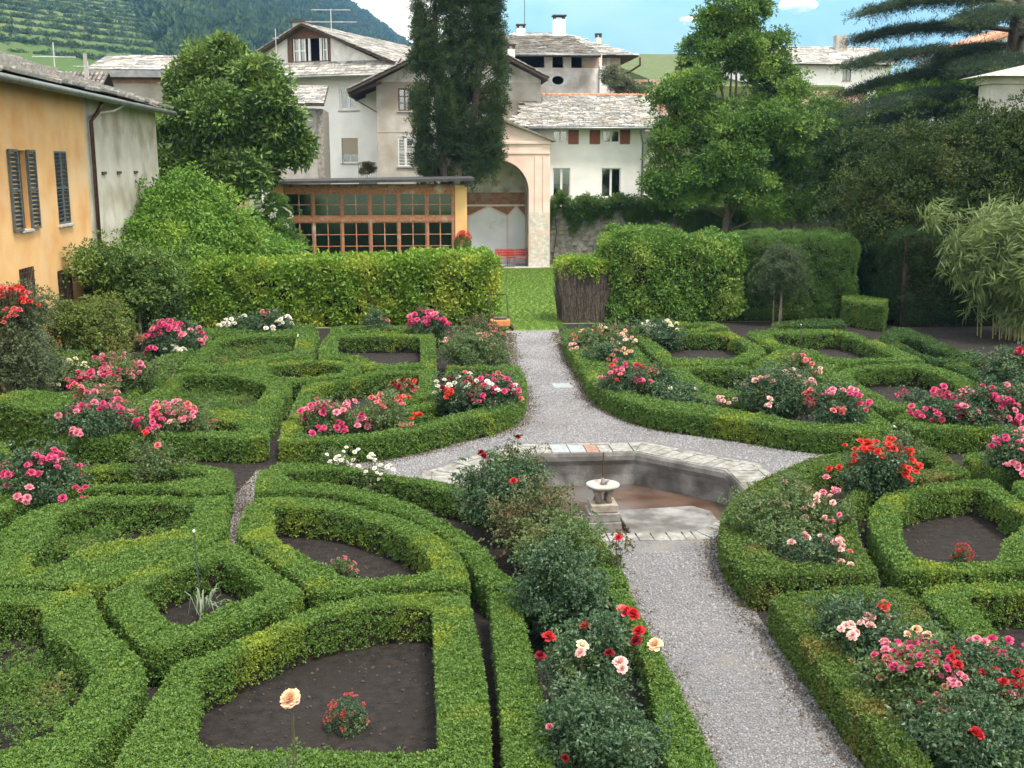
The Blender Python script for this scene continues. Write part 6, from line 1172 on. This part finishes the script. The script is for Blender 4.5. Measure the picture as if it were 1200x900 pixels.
M_stem = mat('rose_stem', (.06, .075, .03), (.11, .09, .05), 20, .8, coord='w')
def rose(label, xy, h=.8, r=.45, nb=14, cols=('pink',), m=None, dens=1.0, group='roses in the hedged beds', bs=1.0, at=None, low=.25, thin=False, name='rose_bush', zmin=.55):
    m = m or M_rose; x0, y0 = xy; root = empty(name, (x0, y0, 0)); tag(root, label, 'rose bush', group); dist = math.hypot(x0, y0); tb = MB(); ls = .042 + .0010 * dist
    LP, LN = [], []
    ns_ = 4 if thin else int(9 + 9 * r)
    n = int(dens * 1050 * r * r * h / .16 / (ls / .05) ** 2); n = min(max(n, 45), 1700)
    for k in range(ns_):
        a = 2 * math.pi * (k + rng.uniform(-.4, .4)) / ns_; rr = r * rng.uniform(.2, 1.0); hh = h * (rng.uniform(.62, 1.08) if rng.random() < .8 else rng.uniform(1.05, 1.25)) * (1.05 - .3 * rr / r)
        ax = np.array([math.cos(a), math.sin(a), 0]); p0 = np.r_[rng.normal(size=2) * .04, -.03]; p1 = ax * rr * .4 + [0, 0, hh * .45] + rng.normal(size=3) * .05 * r; p2 = ax * rr + [0, 0, hh] + rng.normal(size=3) * [.06, .06, 0] * r
        tb.tube([tuple(p0), tuple(p1), tuple(p2)], [.010, .007, .0035], 5, cap=False); segs = [(p1, p2, .9), (p0 + (p1 - p0) * .45, p1, .5)]
        for q in range(1 if thin else 5):
            t = rng.uniform(.05, .95); b0 = p1 + (p2 - p1) * t; dv = rng.normal(size=3) * [1, 1, .45]; dv[2] += .35; dv /= np.linalg.norm(dv); ln_ = rng.uniform(.35, .75) * (r * .75 + .08); b1 = b0 + dv * ln_; b1[2] = min(b1[2], h * 1.1)
            tb.tube([tuple(b0), tuple(b1)], [.0055, .003], 4, cap=False); segs.append((b0, b1, .8))
        nk = n // ns_; w_ = np.array([np.linalg.norm(q1 - q0) * f for q0, q1, f in segs]); w_ /= w_.sum()
        for (q0, q1, f), c_ in zip(segs, rng.multinomial(nk, w_)):
            t = rng.uniform(.12, 1.02, (c_, 1)); off = rng.normal(size=(c_, 3)) * (.035 + .09 * r); LP.append(q0 + (q1 - q0) * t + off); LN.append(off / (np.linalg.norm(off, axis=1, keepdims=True) + .01) + [0, 0, .7])
    P, N = np.concatenate(LP), np.concatenate(LN); k = P[:, 2] > .06; P, N = P[k], N[k]
    tb.build('stems', M_stem, root); cloud('leaves', P, N, ls, rose_s, m, root, jitter=.4)
    pos = []
    if at: pos = [(x - x0, y - y0, z, c_) for x, y, z, c_ in at]
    elif nb:
        # trusses of several blooms
        nb = int(nb * 2.4) if nb > 5 else nb; nt = max(1, nb // 5); tr = []
        for k in range(nt):
            a = rng.uniform(0, 2 * math.pi); e = rng.uniform(0, 1); zz = h * (zmin + (1.06 - zmin) * (1 - e * e)); rr = r * (.25 + .85 * e); tr.append((math.cos(a) * rr, math.sin(a) * rr - r * .12, zz, cols[rng.integers(len(cols))]))
        for k in range(nb):
            t = tr[k % nt]; s_ = .085 if nb > 3 else 0; pos.append((t[0] + rng.normal() * s_, t[1] + rng.normal() * s_, t[2] + rng.normal() * s_ * .7, t[3]))
    for (x, y, z, c_) in pos:
        o = link('bloom', BL[c_][rng.integers(2)], root, loc=(x, y, z)); s_ = bs * rng.uniform(.55, .85); o.scale = (s_, s_, s_)
        o.rotation_euler = (rng.uniform(-.1, .75), rng.uniform(-.5, .5), rng.uniform(-.7, .7))
        if z > h * .9 or at: 
            zb = min(h * .85, z - .05); st = MB().tube([(x * .8, y * .8, max(.05, zb - .2)), (x, y, z)], [.005, .004], 4, cap=False).build('flower_stalk', M_stem, root)
    return root
def at_(lst, z): return [(x, y, z, c_) for (x, y), c_ in lst]
FAR = 1.45
# near left
rose('hot pink rose bush in low hedge beside the tall dark hedge block', [(-5.397,15.895)][0], .85, .62, 34, ('hot', 'hot', 'pink'), bs=1.25)
rose('leggy rose with scarlet blooms standing in the left cross path hedge', [(-4.116,16.853)][0], .95, .32, 4, ('scarlet', 'coral'), M_rosel, .4, bs=1.2, at=[(*[(-4.195,16.889)][0], 1.0, 'scarlet'), (*[(-4.143,16.83)][0], .98, 'scarlet'), (*[(-3.939,16.613)][0], .85, 'coral')])
rose('second leafy rose without blooms in left cross path hedge', [(-3.639,16.93)][0], .6, .26, 0, (), M_rosel, .35, bs=1)
p_ = [(-0.977,7.657)][0]; rose('single salmon rose on a tall bare stem in front of salvia bed', (p_[0], p_[1]), .72, .09, 1, ('peach',), M_rosel, .25, thin=True, at=[(*p_, 1.15, 'peach'), (p_[0] + .015, p_[1] - .015, 1.125, 'blush')], bs=1.6)
rose('small white rose in curving hedge, taller of the pair', [(-1.288,17.043)][0], .62, .2, 9, ('white',), M_rosel, .7, bs=.9)
rose('small white rose in curving hedge with drooping pale blooms', [(-0.665,16.313)][0], .6, .22, 7, ('white',), M_rosel, .5, bs=.8)
rose('tall dark-leaved rose with dark red blooms overhanging the basin rim', [(1.097,14.207)][0], 1.25, .55, 3, ('dark',), M_rose, 1.0, at=[(*[(0.794,14.039)][0], 1.3, 'dark'), (*[(0.811,13.95)][0], 1.27, 'dark'), (*[(1.177,13.55)][0], 1.05, 'red')], bs=1.3)
rose('reddish new-growth rose tips rising beside the basin corner', [(1.25,14.657)][0], 1.3, .35, 2, ('dark',), M_roser, .45, bs=.8)
rose('bushy rose with few leaves and wilted buds before the basin', [(1.388,13.144)][0], 1.0, .5, 3, ('dry',), M_roser, .6, bs=.8)
rose('leafy green rose without blooms beside the fountain pedestal', [(1.618,12.042)][0], .95, .5, 0, (), M_rosel, .9)
rose('dense dark green rose bush without blooms in the path-side hedge', [(1.422,10.888)][0], 1.05, .48, 0, (), M_rose, 1.1)
p_ = [(2.242,11.946)][0]; rose('single red rose on a thin stem at path hedge corner', (p_[0], p_[1] + .15), .8, .12, 1, ('red',), M_roser, .25, thin=True, at=[(p_[0], p_[1], .82, 'red')], bs=.9)
rose('large glossy rose with red, blush and cream blooms by the path', [(1.462,9.098)][0], .98, .44, 9, (), M_rose, 1.3, at=[(*[(1.09,9.014)][0], .95, 'red'), (*[(0.987,8.752)][0], .9, 'dark'), (*[(1.427,9.108)][0], 1.0, 'red'), (*[(1.344,8.751)][0], .98, 'cream'), (*[(1.327,8.682)][0], .95, 'blush'), (*[(1.602,8.355)][0], 1.0, 'blush'), (*[(1.605,8.292)][0], .98, 'blush'), (*[(1.581,8.752)][0], .9, 'dark'), (*[(1.879,8.96)][0], 1.0, 'red'), (*[(1.845,8.897)][0], .94, 'dark'), (*[(2,8.845)][0], .92, 'peach'), (*[(1.859,9.417)][0], 1.0, 'red'), (*[(1.816,9.44)][0], .99, 'coral'), (*[(1.898,9.374)][0], .98, 'red')], bs=1.35)
rose('low glossy blue-green rose with one pink bud at the path hedge end', [(1.367,8.029)][0], .78, .46, 1, ('pink',), M_rose, 1.5, at=[(*[(0.991,8.094)][0], .6, 'pink'), (*[(1.074,7.781)][0], .5, 'dark')], bs=.8)
# near right
rose('pale pink rose trailing beside the basin in the crescent hedge, feathery foliage', [(4.406,13.056)][0], .75, .5, 2, ('blush',), M_rosel, 1.0)
rose('upright column of blush roses in the middle of the crescent hedge', [(5.043,13.401)][0], .85, .42, 16, ('blush', 'pink'), M_rosel, .9, bs=1.0)
rose('low blush rose at the front end of the crescent hedge', [(4.687,12.205)][0], .62, .34, 11, ('blush', 'blush', 'coral'), M_rose, .9, bs=1.05, zmin=.6)
rose('lilac-pink rose behind the blush column with small blooms', [(4.912,13.932)][0], .85, .3, 5, ('pink',), M_rosel, .5, bs=.95)
rose('massed scarlet rose at the back of the crescent hedge', [(6.623,15.063)][0], .95, .52, 30, ('scarlet',), M_rose, 1.2, bs=1.3)
rose('dark-leaved rose with one white bloom by the right path corner', [(7.543,16.407)][0], .85, .35, 2, ('white',), M_rosel, .8, at=[(*[(7.594,16.796)][0], .85, 'white')], bs=1.2)
rose('rose with shell pink trusses and one scarlet head in the sloping hedge', [(4.203,9.889)][0], .72, .42, 16, (), M_rose, 1.2, at=at_([(p, 'blush') for p in [(3.934,9.527),(4.004,9.601),(4.06,9.616),(4.039,9.499),(3.979,9.368),(4.173,9.647),(4.23,9.683),(4.231,9.562),(4.295,9.801),(4.328,9.756),(4.04,9.44)]], .7) + at_([(p, 'scarlet') for p in [(4.426,9.803),(4.468,9.821),(4.492,9.797),(4.441,9.738)]], .8) + at_([(p, 'blush') for p in [(4.478,9.869),(4.485,9.784)]], .7), bs=1.05)
rose('rose with one bright magenta bloom amid peach buds in the sloping hedge', [(4.517,9.429)][0], .72, .4, 8, (), M_rose, 1.2, at=at_([(p, 'hot') for p in [(4.525,9.152),(4.508,9.08),(4.477,9.082)]], .75) + at_([(p, 'peach') for p in [(4.513,9.267),(4.569,9.32),(4.621,9.201),(4.449,9.234)]], .75) + at_([(p, 'pink') for p in [(4.243,9.231),(4.213,9.142),(4.266,9.304)]], .65), bs=1.1)
rose('faded magenta rose sprawling at the lower end of the sloping hedge', [(4.291,8.67)][0], .75, .5, 44, ('pink', 'hot', 'dry'), M_rosel, .8, bs=.85)
rose('red-budded rose with blue-green leaves in the sloping hedge', [(4.66,8.557)][0], .8, .45, 16, ('red', 'hot', 'pink'), M_rose, 1.3, bs=.95)
rose('leafy blue-green rose with a single red bloom at the lower right', [(4.418,7.854)][0], .75, .5, 1, ('red',), M_rose, 1.6, at=[(*[(4.187,7.464)][0], .75, 'red'), (*[(4.193,7.438)][0], .74, 'red')], bs=1.15)
rose('rose with small red blooms over the shady bed hedge', [(5.173,8.637)][0], .8, .4, 9, ('red', 'hot'), M_rose, 1.0, bs=1.0)
rose('bright pink rose above the small hedge across from scarlet roses', [(9.07,15.7)][0], .9, .5, 26, ('hot', 'pink'), M_rose, 1.0, bs=1.3)
# far left
rose('tall pink rose with pale trusses in the diagonal bed, closest to house hedge', [(-6.254,23.173)][0], 1.0, .75, 46, ('pink', 'hot', 'pink'), M_rosel, .9, bs=FAR)
rose('pink rose with faded blooms in front of the tall pink rose', [(-6.103,21.171)][0], .9, .5, 24, ('coral', 'pink'), M_rosel, .8, bs=FAR)
rose('hot pink rose at the corner of the dark hedge block', [(-5.609,19.503)][0], .8, .7, 38, ('hot', 'hot', 'pink'), M_rose, .9, bs=FAR)
rose('pink rose heap at the far end of the diagonal bed', [(-6.197,28.515)][0], .95, .75, 44, ('hot', 'pink'), M_rose, .9, bs=1.6)
rose('white rose at the foot of the pink rose heap', [(-6.113,28.004)][0], .5, .3, 9, ('white',), M_rose, .7, bs=1.5)
rose('pink rose in the front slot hedge with lilac tinted tips', [(-4.44,19.49)][0], .75, .65, 30, ('hot', 'pink', 'coral'), M_rosel, .8, bs=FAR)
rose('single pale pink rose over the weedy hollow', [(-3.965,19.344)][0], .75, .35, 10, ('pink', 'blush'), M_rosel, .6, bs=1.2)
rose('pale climbing rose with coral blooms on ochre house corner', (-8.55, 24.2), 2.3, .5, 34, ('coral', 'scarlet'), leafmat('climber_leaf', (.05, .075, .035), (.10, .13, .06), trans=.3), .8, bs=1.3, zmin=.78)
rose('cream rose in front of the low dark clipped hedge', [(-7.963,25.528)][0], .6, .4, 7, ('cream', 'coral'), M_rosel, .8, bs=1.2)
rose('bright pink rose at the left end of the curved-front bed', [(-1.576,19.537)][0], .72, .6, 30, ('hot', 'pink'), M_rosel, .7, bs=FAR)
rose('sparse rose with rusty red blooms in the curved-front bed', [(-0.609,19.653)][0], .8, .6, 12, ('dry', 'scarlet', 'coral'), M_rosel, .45, bs=1.1)
rose('deep red flowered rose in the bed beside the ring hedge', [(-0.403,22.163)][0], .6, .4, 14, ('dark', 'dry', 'scarlet'), M_rosel, .35, bs=1.1)
rose('coral red rose mixed with white at the path end of curved bed', [(0.809,21.253)][0], .85, .55, 24, ('scarlet', 'white', 'coral', 'dark'), M_rose, 1.0, bs=1.3)
rose('hot pink rose with white blooms at the curved hedge bend', [(1.346,21.3)][0], .9, .55, 34, ('hot', 'coral', 'white', 'hot'), M_rose, 1.0, bs=1.3)
rose('faded rose with dry reddish seed heads beside the path start', [(1.267,26.537)][0], .9, .85, 14, ('dry', 'blush'), M_rosel, .6, bs=.9)
rose('second faded rose with brown tips beside the path start', [(1.675,28.899)][0], .9, .7, 10, ('dry', 'coral'), M_roser, .5, bs=.8)
rose('rosy pink bush against the foot of the hornbeam hedge', [(0.238,30.764)][0], .9, .6, 34, ('hot', 'pink'), M_rose, .9, bs=1.7)
rose('red and white roses against the hornbeam hedge foot', [(-4.07,31.866)][0], .85, .5, 10, ('coral', 'white', 'pink'), M_rose, .8, bs=1.6)
rose('white roses against the hornbeam hedge foot', [(-5.004,31.973)][0], .65, .55, 12, ('white',), M_rose, .8, bs=1.6)
rose('small pale rose with few blooms between hornbeam roses', [(-1.219,31.818)][0], .75, .4, 5, ('blush', 'coral'), M_rose, .8, bs=1.5)
# far right
rose('pale orange rose filling the wedge-shaped bed', [(4.695,27.931)][0], .75, .8, 34, ('peach', 'dry', 'cream', 'blush'), M_rosel, .8, bs=1.2)
rose('pale orange rose at the front of the wedge bed', [(4.579,25.975)][0], .65, .6, 10, ('dry', 'blush', 'peach'), M_rose, .9, bs=1.1)
rose('red and pink rose at the left end of the great curved hedge', [(4.313,22.38)][0], .8, .5, 26, ('scarlet', 'pink', 'hot'), M_rose, .8, bs=1.3)
rose('cream rose in the great curved hedge next to red roses', [(4.989,22.587)][0], .75, .4, 9, ('cream', 'dry'), M_rose, .7, bs=1.15)
rose('low dark-leaved rose with hardly any blooms in great curved hedge', [(5.295,21.923)][0], .5, .6, 2, ('cream',), M_rose, 1.1, bs=1.1)
rose('small blush rose at middle of great curved hedge', [(5.737,20.717)][0], .5, .35, 6, ('blush', 'dry'), M_rose, .7, bs=1.15)
rose('big dark-leaved rose with scattered blush blooms behind great curved hedge', [(6.88,20.394)][0], 1.0, .8, 15, ('blush',), M_rose, 1.1, bs=1.35)
rose('magenta rose at the right end of the great curved hedge', [(7.701,19.535)][0], .85, .55, 20, ('hot', 'pink', 'coral'), M_rose, 1.0, bs=1.35)
rose('pale pink rose inside the small triangular hedge', [(8.337,23.497)][0], .8, .5, 12, ('blush', 'coral'), M_rosel, .7, bs=1.2)
rose('small white roses on the thin back hedge strip', [(6.618,29.591)][0], .7, .7, 14, ('white', 'cream'), M_rose, .6, bs=1.4)
rose('hot pink rose leaning over the six-sided soil bed', [(9.489,19.157)][0], .8, .5, 22, ('hot',), M_rose, .9, bs=1.45)
rose('long row end of hot pink rose in right slot hedge', [(10.186,18.94)][0], .85, .6, 34, ('hot', 'pink'), M_rose, 1.0, bs=1.45)
rose('lone hot pink rose seedling on the soil of six-sided bed', [(10.083,21.411)][0], .45, .3, 5, ('hot',), M_rose, .6, bs=1.3)
rose('tall hot pink rose in shade below the yew', [(12.156,21.544)][0], 1.15, .7, 24, ('hot', 'red'), M_rose, 1.0, bs=1.5)
rose('hot pink rose at the right end of slot hedge with upright shoots', [(10.814,18.928)][0], .95, .5, 16, ('hot', 'pink'), M_rose, .9, bs=1.4)
# low bedding plants
def clump(name, label, xy, h, r, n_, m, flowers=None, cat='plant', fn=0, sprigs=None, S_=None, group=None):
    root = empty(name, (*xy, 0)); tag(root, label, cat, group); dist = math.hypot(*xy); d = rng.normal(size=(n_, 3)); d[:, 2] = np.abs(d[:, 2]); d /= np.linalg.norm(d, axis=1, keepdims=True); P = d * rng.uniform(.3, 1, (n_, 1)) ** .5 * [r, r, h * .9]
    cloud('leaves', P, d + [0, 0, .4], S_ or (.022 + .0009 * dist), sprigs or rose_s, m, root); tb = MB()
    for k in range(7): a = rng.uniform(0, 6.28); tb.tube([(0, 0, -.02), (math.cos(a) * r * .5, math.sin(a) * r * .5, h * .7)], [.006, .003], 4)
    tb.build('stems', M_stem, root)
    if fn:
        d = rng.normal(size=(fn, 3)); d[:, 2] = np.abs(d[:, 2]) + .4; d /= np.linalg.norm(d, axis=1, keepdims=True); cloud('flowers', d * [r, r, h * 1.05], d, .018 + .0008 * dist, flh, flowers, root)
    return root
M_salv = leafmat('salvia_red', (.34, .03, .03), (.55, .10, .09), trans=.25)
clump('salvia_plant', 'low bushy salvia with small red flowers on five-sided soil bed', [(-0.703,9.355)][0], .3, .2, 170, M_rose, M_salv, fn=26)
clump('salvia_plant', 'low salvia topped with red flowers on the rounded soil bed', [(6.833,12.862)][0], .27, .15, 130, M_rose, M_salv, fn=34)
clump('seedling_plant', 'small leafy plant with a few pink flowers in teardrop bed', [(-0.989,13.202)][0], .22, .2, 110, M_rosel, leafmat('petal_small', (.6, .1, .15), (.75, .25, .3), trans=.3), fn=8)
clump('seedling_plant', 'small leafy plant in the kite-shaped bed', [(12.357,28.008)][0], .25, .35, 60, M_rosel)
M_weed = leafmat('weed_leaf', (.05, .125, .022), (.14, .235, .045), (.20, .22, .06), 1.2, trans=.35)
def weeds(label, loop, spacing, hgt, S_):
    P2 = scatter_poly(loop, spacing); c = P2.mean(0); root = empty('weeds', (*c, 0)); k = wob(P2, 1.7, 5) + rng.uniform(-.8, .9, len(P2)) > -.1; P2 = P2[k]; z = rng.uniform(.02, 1, len(P2)) ** 1.6 * hgt * (1 + .5 * wob(P2, 2.2, 1))
    o = cloud('weeds', np.c_[P2, np.clip(z, .02, 1)], np.tile([0, 0, 1.], (len(P2), 1)), S_, broad_s, M_weed, jitter=.5); bpy.data.objects.remove(root); tag(o, label, 'weeds')
weeds('leafy green weeds filling the bed below the hornbeam hedge', [(-5.433,30.679),(-5.3,31.571),(-3.505,31.731),(-3.423,29.653),(-4.077,29.165),(-4.781,27.946),(-5.315,27.992)], .075, .24, .08)
weeds('weeds and young plants in the hollow near ochre house', [(-5.374,25.743),(-4.583,25.885),(-3.912,25.311),(-3.457,24.775),(-3.442,23.303),(-3.476,22.551),(-3.93,22.191),(-4.614,22.249),(-5.165,23.109)], .07, .12, .07)
weeds('trailing weeds carpeting the yellow-cornered hedge bed', [(-3.274,15.629),(-3.787,15.835),(-4.629,15.825),(-4.917,15.301),(-4.833,14.503),(-4.79,13.815),(-4.519,13.282),(-4.224,13.861),(-3.594,14.262),(-3.277,14.756)], .06, .17, .065)
weeds('low mixed weeds in the cut-off corner bed', [(-4.781,11.806),(-4.357,11.886),(-3.987,11.294),(-3.35,10.441),(-3.268,10.073),(-3.274,9.237),(-3.455,8.922),(-3.702,8.874)], .055, .15, .055)
weeds('thin weeds on soil at the foot of diagonal roses', [(-7.876,25.552),(-7.424,27.085),(-7.335,30.167),(-6.757,32.331),(-6.366,28.769),(-6.224,23.157),(-6.988,22.818)], .09, .16, .06)
weeds('ragged undergrowth along the foot of the house shrubs', [(-9.312,26.178),(-9.431,29.03),(-9.088,32.529),(-8.892,38.063),(-7.411,34.945),(-7.737,30.905),(-7.995,27.7),(-8.206,25.095)], .10, .2, .07)
# leek-like plant in the diamond bed, with its stake
bl = empty('onion_plant', (*[(-2.448,11.887)][0], 0)); tag(bl, 'strappy silvery onion plant with arching leaves in the diamond bed', 'plant'); M_blade = leafmat('blade_leaf', (.10, .15, .08), (.25, .30, .2), trans=.3)
for k in range(24):
    a = rng.uniform(0, 2 * math.pi); ln = rng.uniform(.18, .42); b = MB(); w = .011; ca, sa = math.cos(a), math.sin(a); pts_ = [(ca * ln * t, sa * ln * t, .30 * math.sin(t * 2.4) * rng.uniform(.6, 1.2)) for t in (0, .25, .5, .75, 1)]
    for (p, q), (w0, w1) in zip(zip(pts_, pts_[1:]), ((w, w), (w, w * .8), (w * .8, w * .5), (w * .5, .001))): b.quad((p[0] - sa * w0, p[1] + ca * w0, p[2]), (p[0] + sa * w0, p[1] - ca * w0, p[2]), (q[0] + sa * w1, q[1] - ca * w1, q[2]), (q[0] - sa * w1, q[1] + ca * w1, q[2]))
    b.build('blade', M_blade, bl, fix=False)
M_stake = mat('stake_metal', (.06, .09, .08), (.10, .13, .12), 20, .5, metal=.5)
for lab, p, h, tl in (('tall thin green metal stake rising from the diamond bed', [(-2.503,12.084)][0], .98, -.03), ('thin stake in the middle of the round ring hedge', [(-2.814,26.041)][0], 1.05, 0), ('thin stake with white tip in the kite-shaped bed', [(10.304,28.941)][0], .75, 0), ('thin wooden stake beside the weedy hollow', [(-3.232,29.956)][0], .5, 0)):
    o = empty('garden_stake', (*p, 0)); tag(o, lab, 'stake', 'garden stakes'); MB().tube([(0, 0, -.05), (tl, 0, h)], .009, 6).build('rod', M_stake, o); MB().lathe([(.004, -.01), (.014, 0), (.014, .02), (.004, .03)], c=(tl, 0), k=8, z=h).build('cap', M_frame, o)

# ------------------------------------------------------------------ garden furniture
M_redp = mat('red_paint', (.30, .03, .02), (.42, .06, .04), 8, .55, .2, 30, dist=.005)
for lab, xy, rz in (('red slatted garden bench in the portico niche, beside the pier', (5.0, 55.15), 8), ('red garden armchair in the portico niche, beside the bench', (4.35, 55.0), -6)):
    w = .52 if 'bench' in lab else .34; o = empty('garden_bench' if w > .4 else 'garden_armchair', (*xy, .03), R(rz)); tag(o, lab, 'bench' if w > .4 else 'chair')
    for k in range(4): MB().box(-w, w, -.25 + k * .125, -.25 + k * .125 + .105, .42, .445).build('seat_slat', M_redp, o, bevel=.004)
    for k in range(3): MB().bar((-w, .26 + k * .02, .55 + k * .12), (w, .26 + k * .02, .55 + k * .12), .025, .1).build('back_slat', M_redp, o)
    for sx_ in (-1, 1):
        MB().tube([(sx_ * (w - .05), -.24, 0), (sx_ * (w - .05), -.2, .42)], .02, 6).build('leg', M_gut, o); MB().tube([(sx_ * (w - .05), .28, 0), (sx_ * (w - .05), .22, .42), (sx_ * (w - .05), .3, .85)], .02, 6).build('leg', M_gut, o)
        MB().tube([(sx_ * w, -.22, .42), (sx_ * w, -.22, .62), (sx_ * w, .25, .64)], .018, 6).build('armrest', M_redp, o)
mo = empty('push_mower', (*[(2.508,33.735)][0], 0), R(4)); tag(mo, 'orange push mower with looped handle at the lawn edge', 'mower'); M_or = mat('orange_paint', (.42, .14, .045), (.52, .22, .09), 8, .6)
MB().box(-.30, .30, -.18, .22, .12, .34).build('body', M_or, mo, bevel=.04)
MB().box(-.2, .2, -.14, .14, .345, .42).build('engine_cover', mat('mower_dark', (.05, .045, .04), (.09, .08, .075), 8, .6), mo, bevel=.03)
for sx_ in (-1, 1):
    for yy in (-.16, .2):
        w_ = MB(); w_.tube([(sx_ * .32, yy, .1), (sx_ * .38, yy, .1)], .1, 14); w_.build('wheel', M_iron, mo)
MB().tube([(-.27, .1, .3), (-.29, .55, 1.0), (-.27, .58, 1.04), (.27, .58, 1.04), (.29, .55, 1.0), (.27, .1, .3)], .017, 6).build('handle', M_iron, mo)
# red geranium in a pot by the orangery pier
pt2 = empty('geranium_pot', (*[(2.02,1.388)][0][:1], 49.5, 0)); tag(pt2, 'red geranium in a tall pot stand beside the orangery pier', 'potted plant')
MB().lathe([(.16, 0), (.16, .9), (.14, .92)], k=14).build('stand', M_iron, pt2); MB().lathe([(.12, .92), (.2, 1.22), (.22, 1.24), (.19, 1.24), (.12, 1.1)], k=18).build('pot', M_tile, pt2, smooth=True)
d = rng.normal(size=(150, 3)); d /= np.linalg.norm(d, axis=1, keepdims=True); cloud('leaves', d * [.3, .25, .35] + [0, 0, 1.55], d, .1, broad_s, M_priv, pt2); cloud('flowers', d[:50] * [.3, .27, .25] + [.05, 0, 1.85], d[:50] + [0, 0, .3], .085, flh, leafmat('geranium', (.55, .03, .03), (.75, .10, .09), trans=.2), pt2)

# dry leaves and fallen petals along the hedge feet on the gravel
GL = resample(GRAVEL, .05); nr_ = normals(GL); P2 = np.repeat(GL, 7, 0) - np.repeat(nr_, 7, 0) * (np.abs(rng.normal(size=(len(GL) * 7, 1))) * .13 + .02) + rng.normal(size=(len(GL) * 7, 2)) * .03
P2 = P2[(P2[:, 1] > 7) & (P2[:, 1] < 33)]; lit_s = [sprig('dry_leaf', 5, 1.0, .8, .5, 170 + k, flat=.1, up=.0) for k in range(3)]
tag(cloud('leaf_litter', np.c_[P2, np.full(len(P2), .012)], np.tile([0, 0, 1.], (len(P2), 1)), .022 + .0008 * P2[:, 1], lit_s, leafmat('dry_leaf_brown', (.05, .032, .02), (.17, .12, .075), (.09, .10, .03), 2, trans=.1, rough=.8), jitter=.25), 'dry brown clippings and leaves along the hedge feet', 'litter')
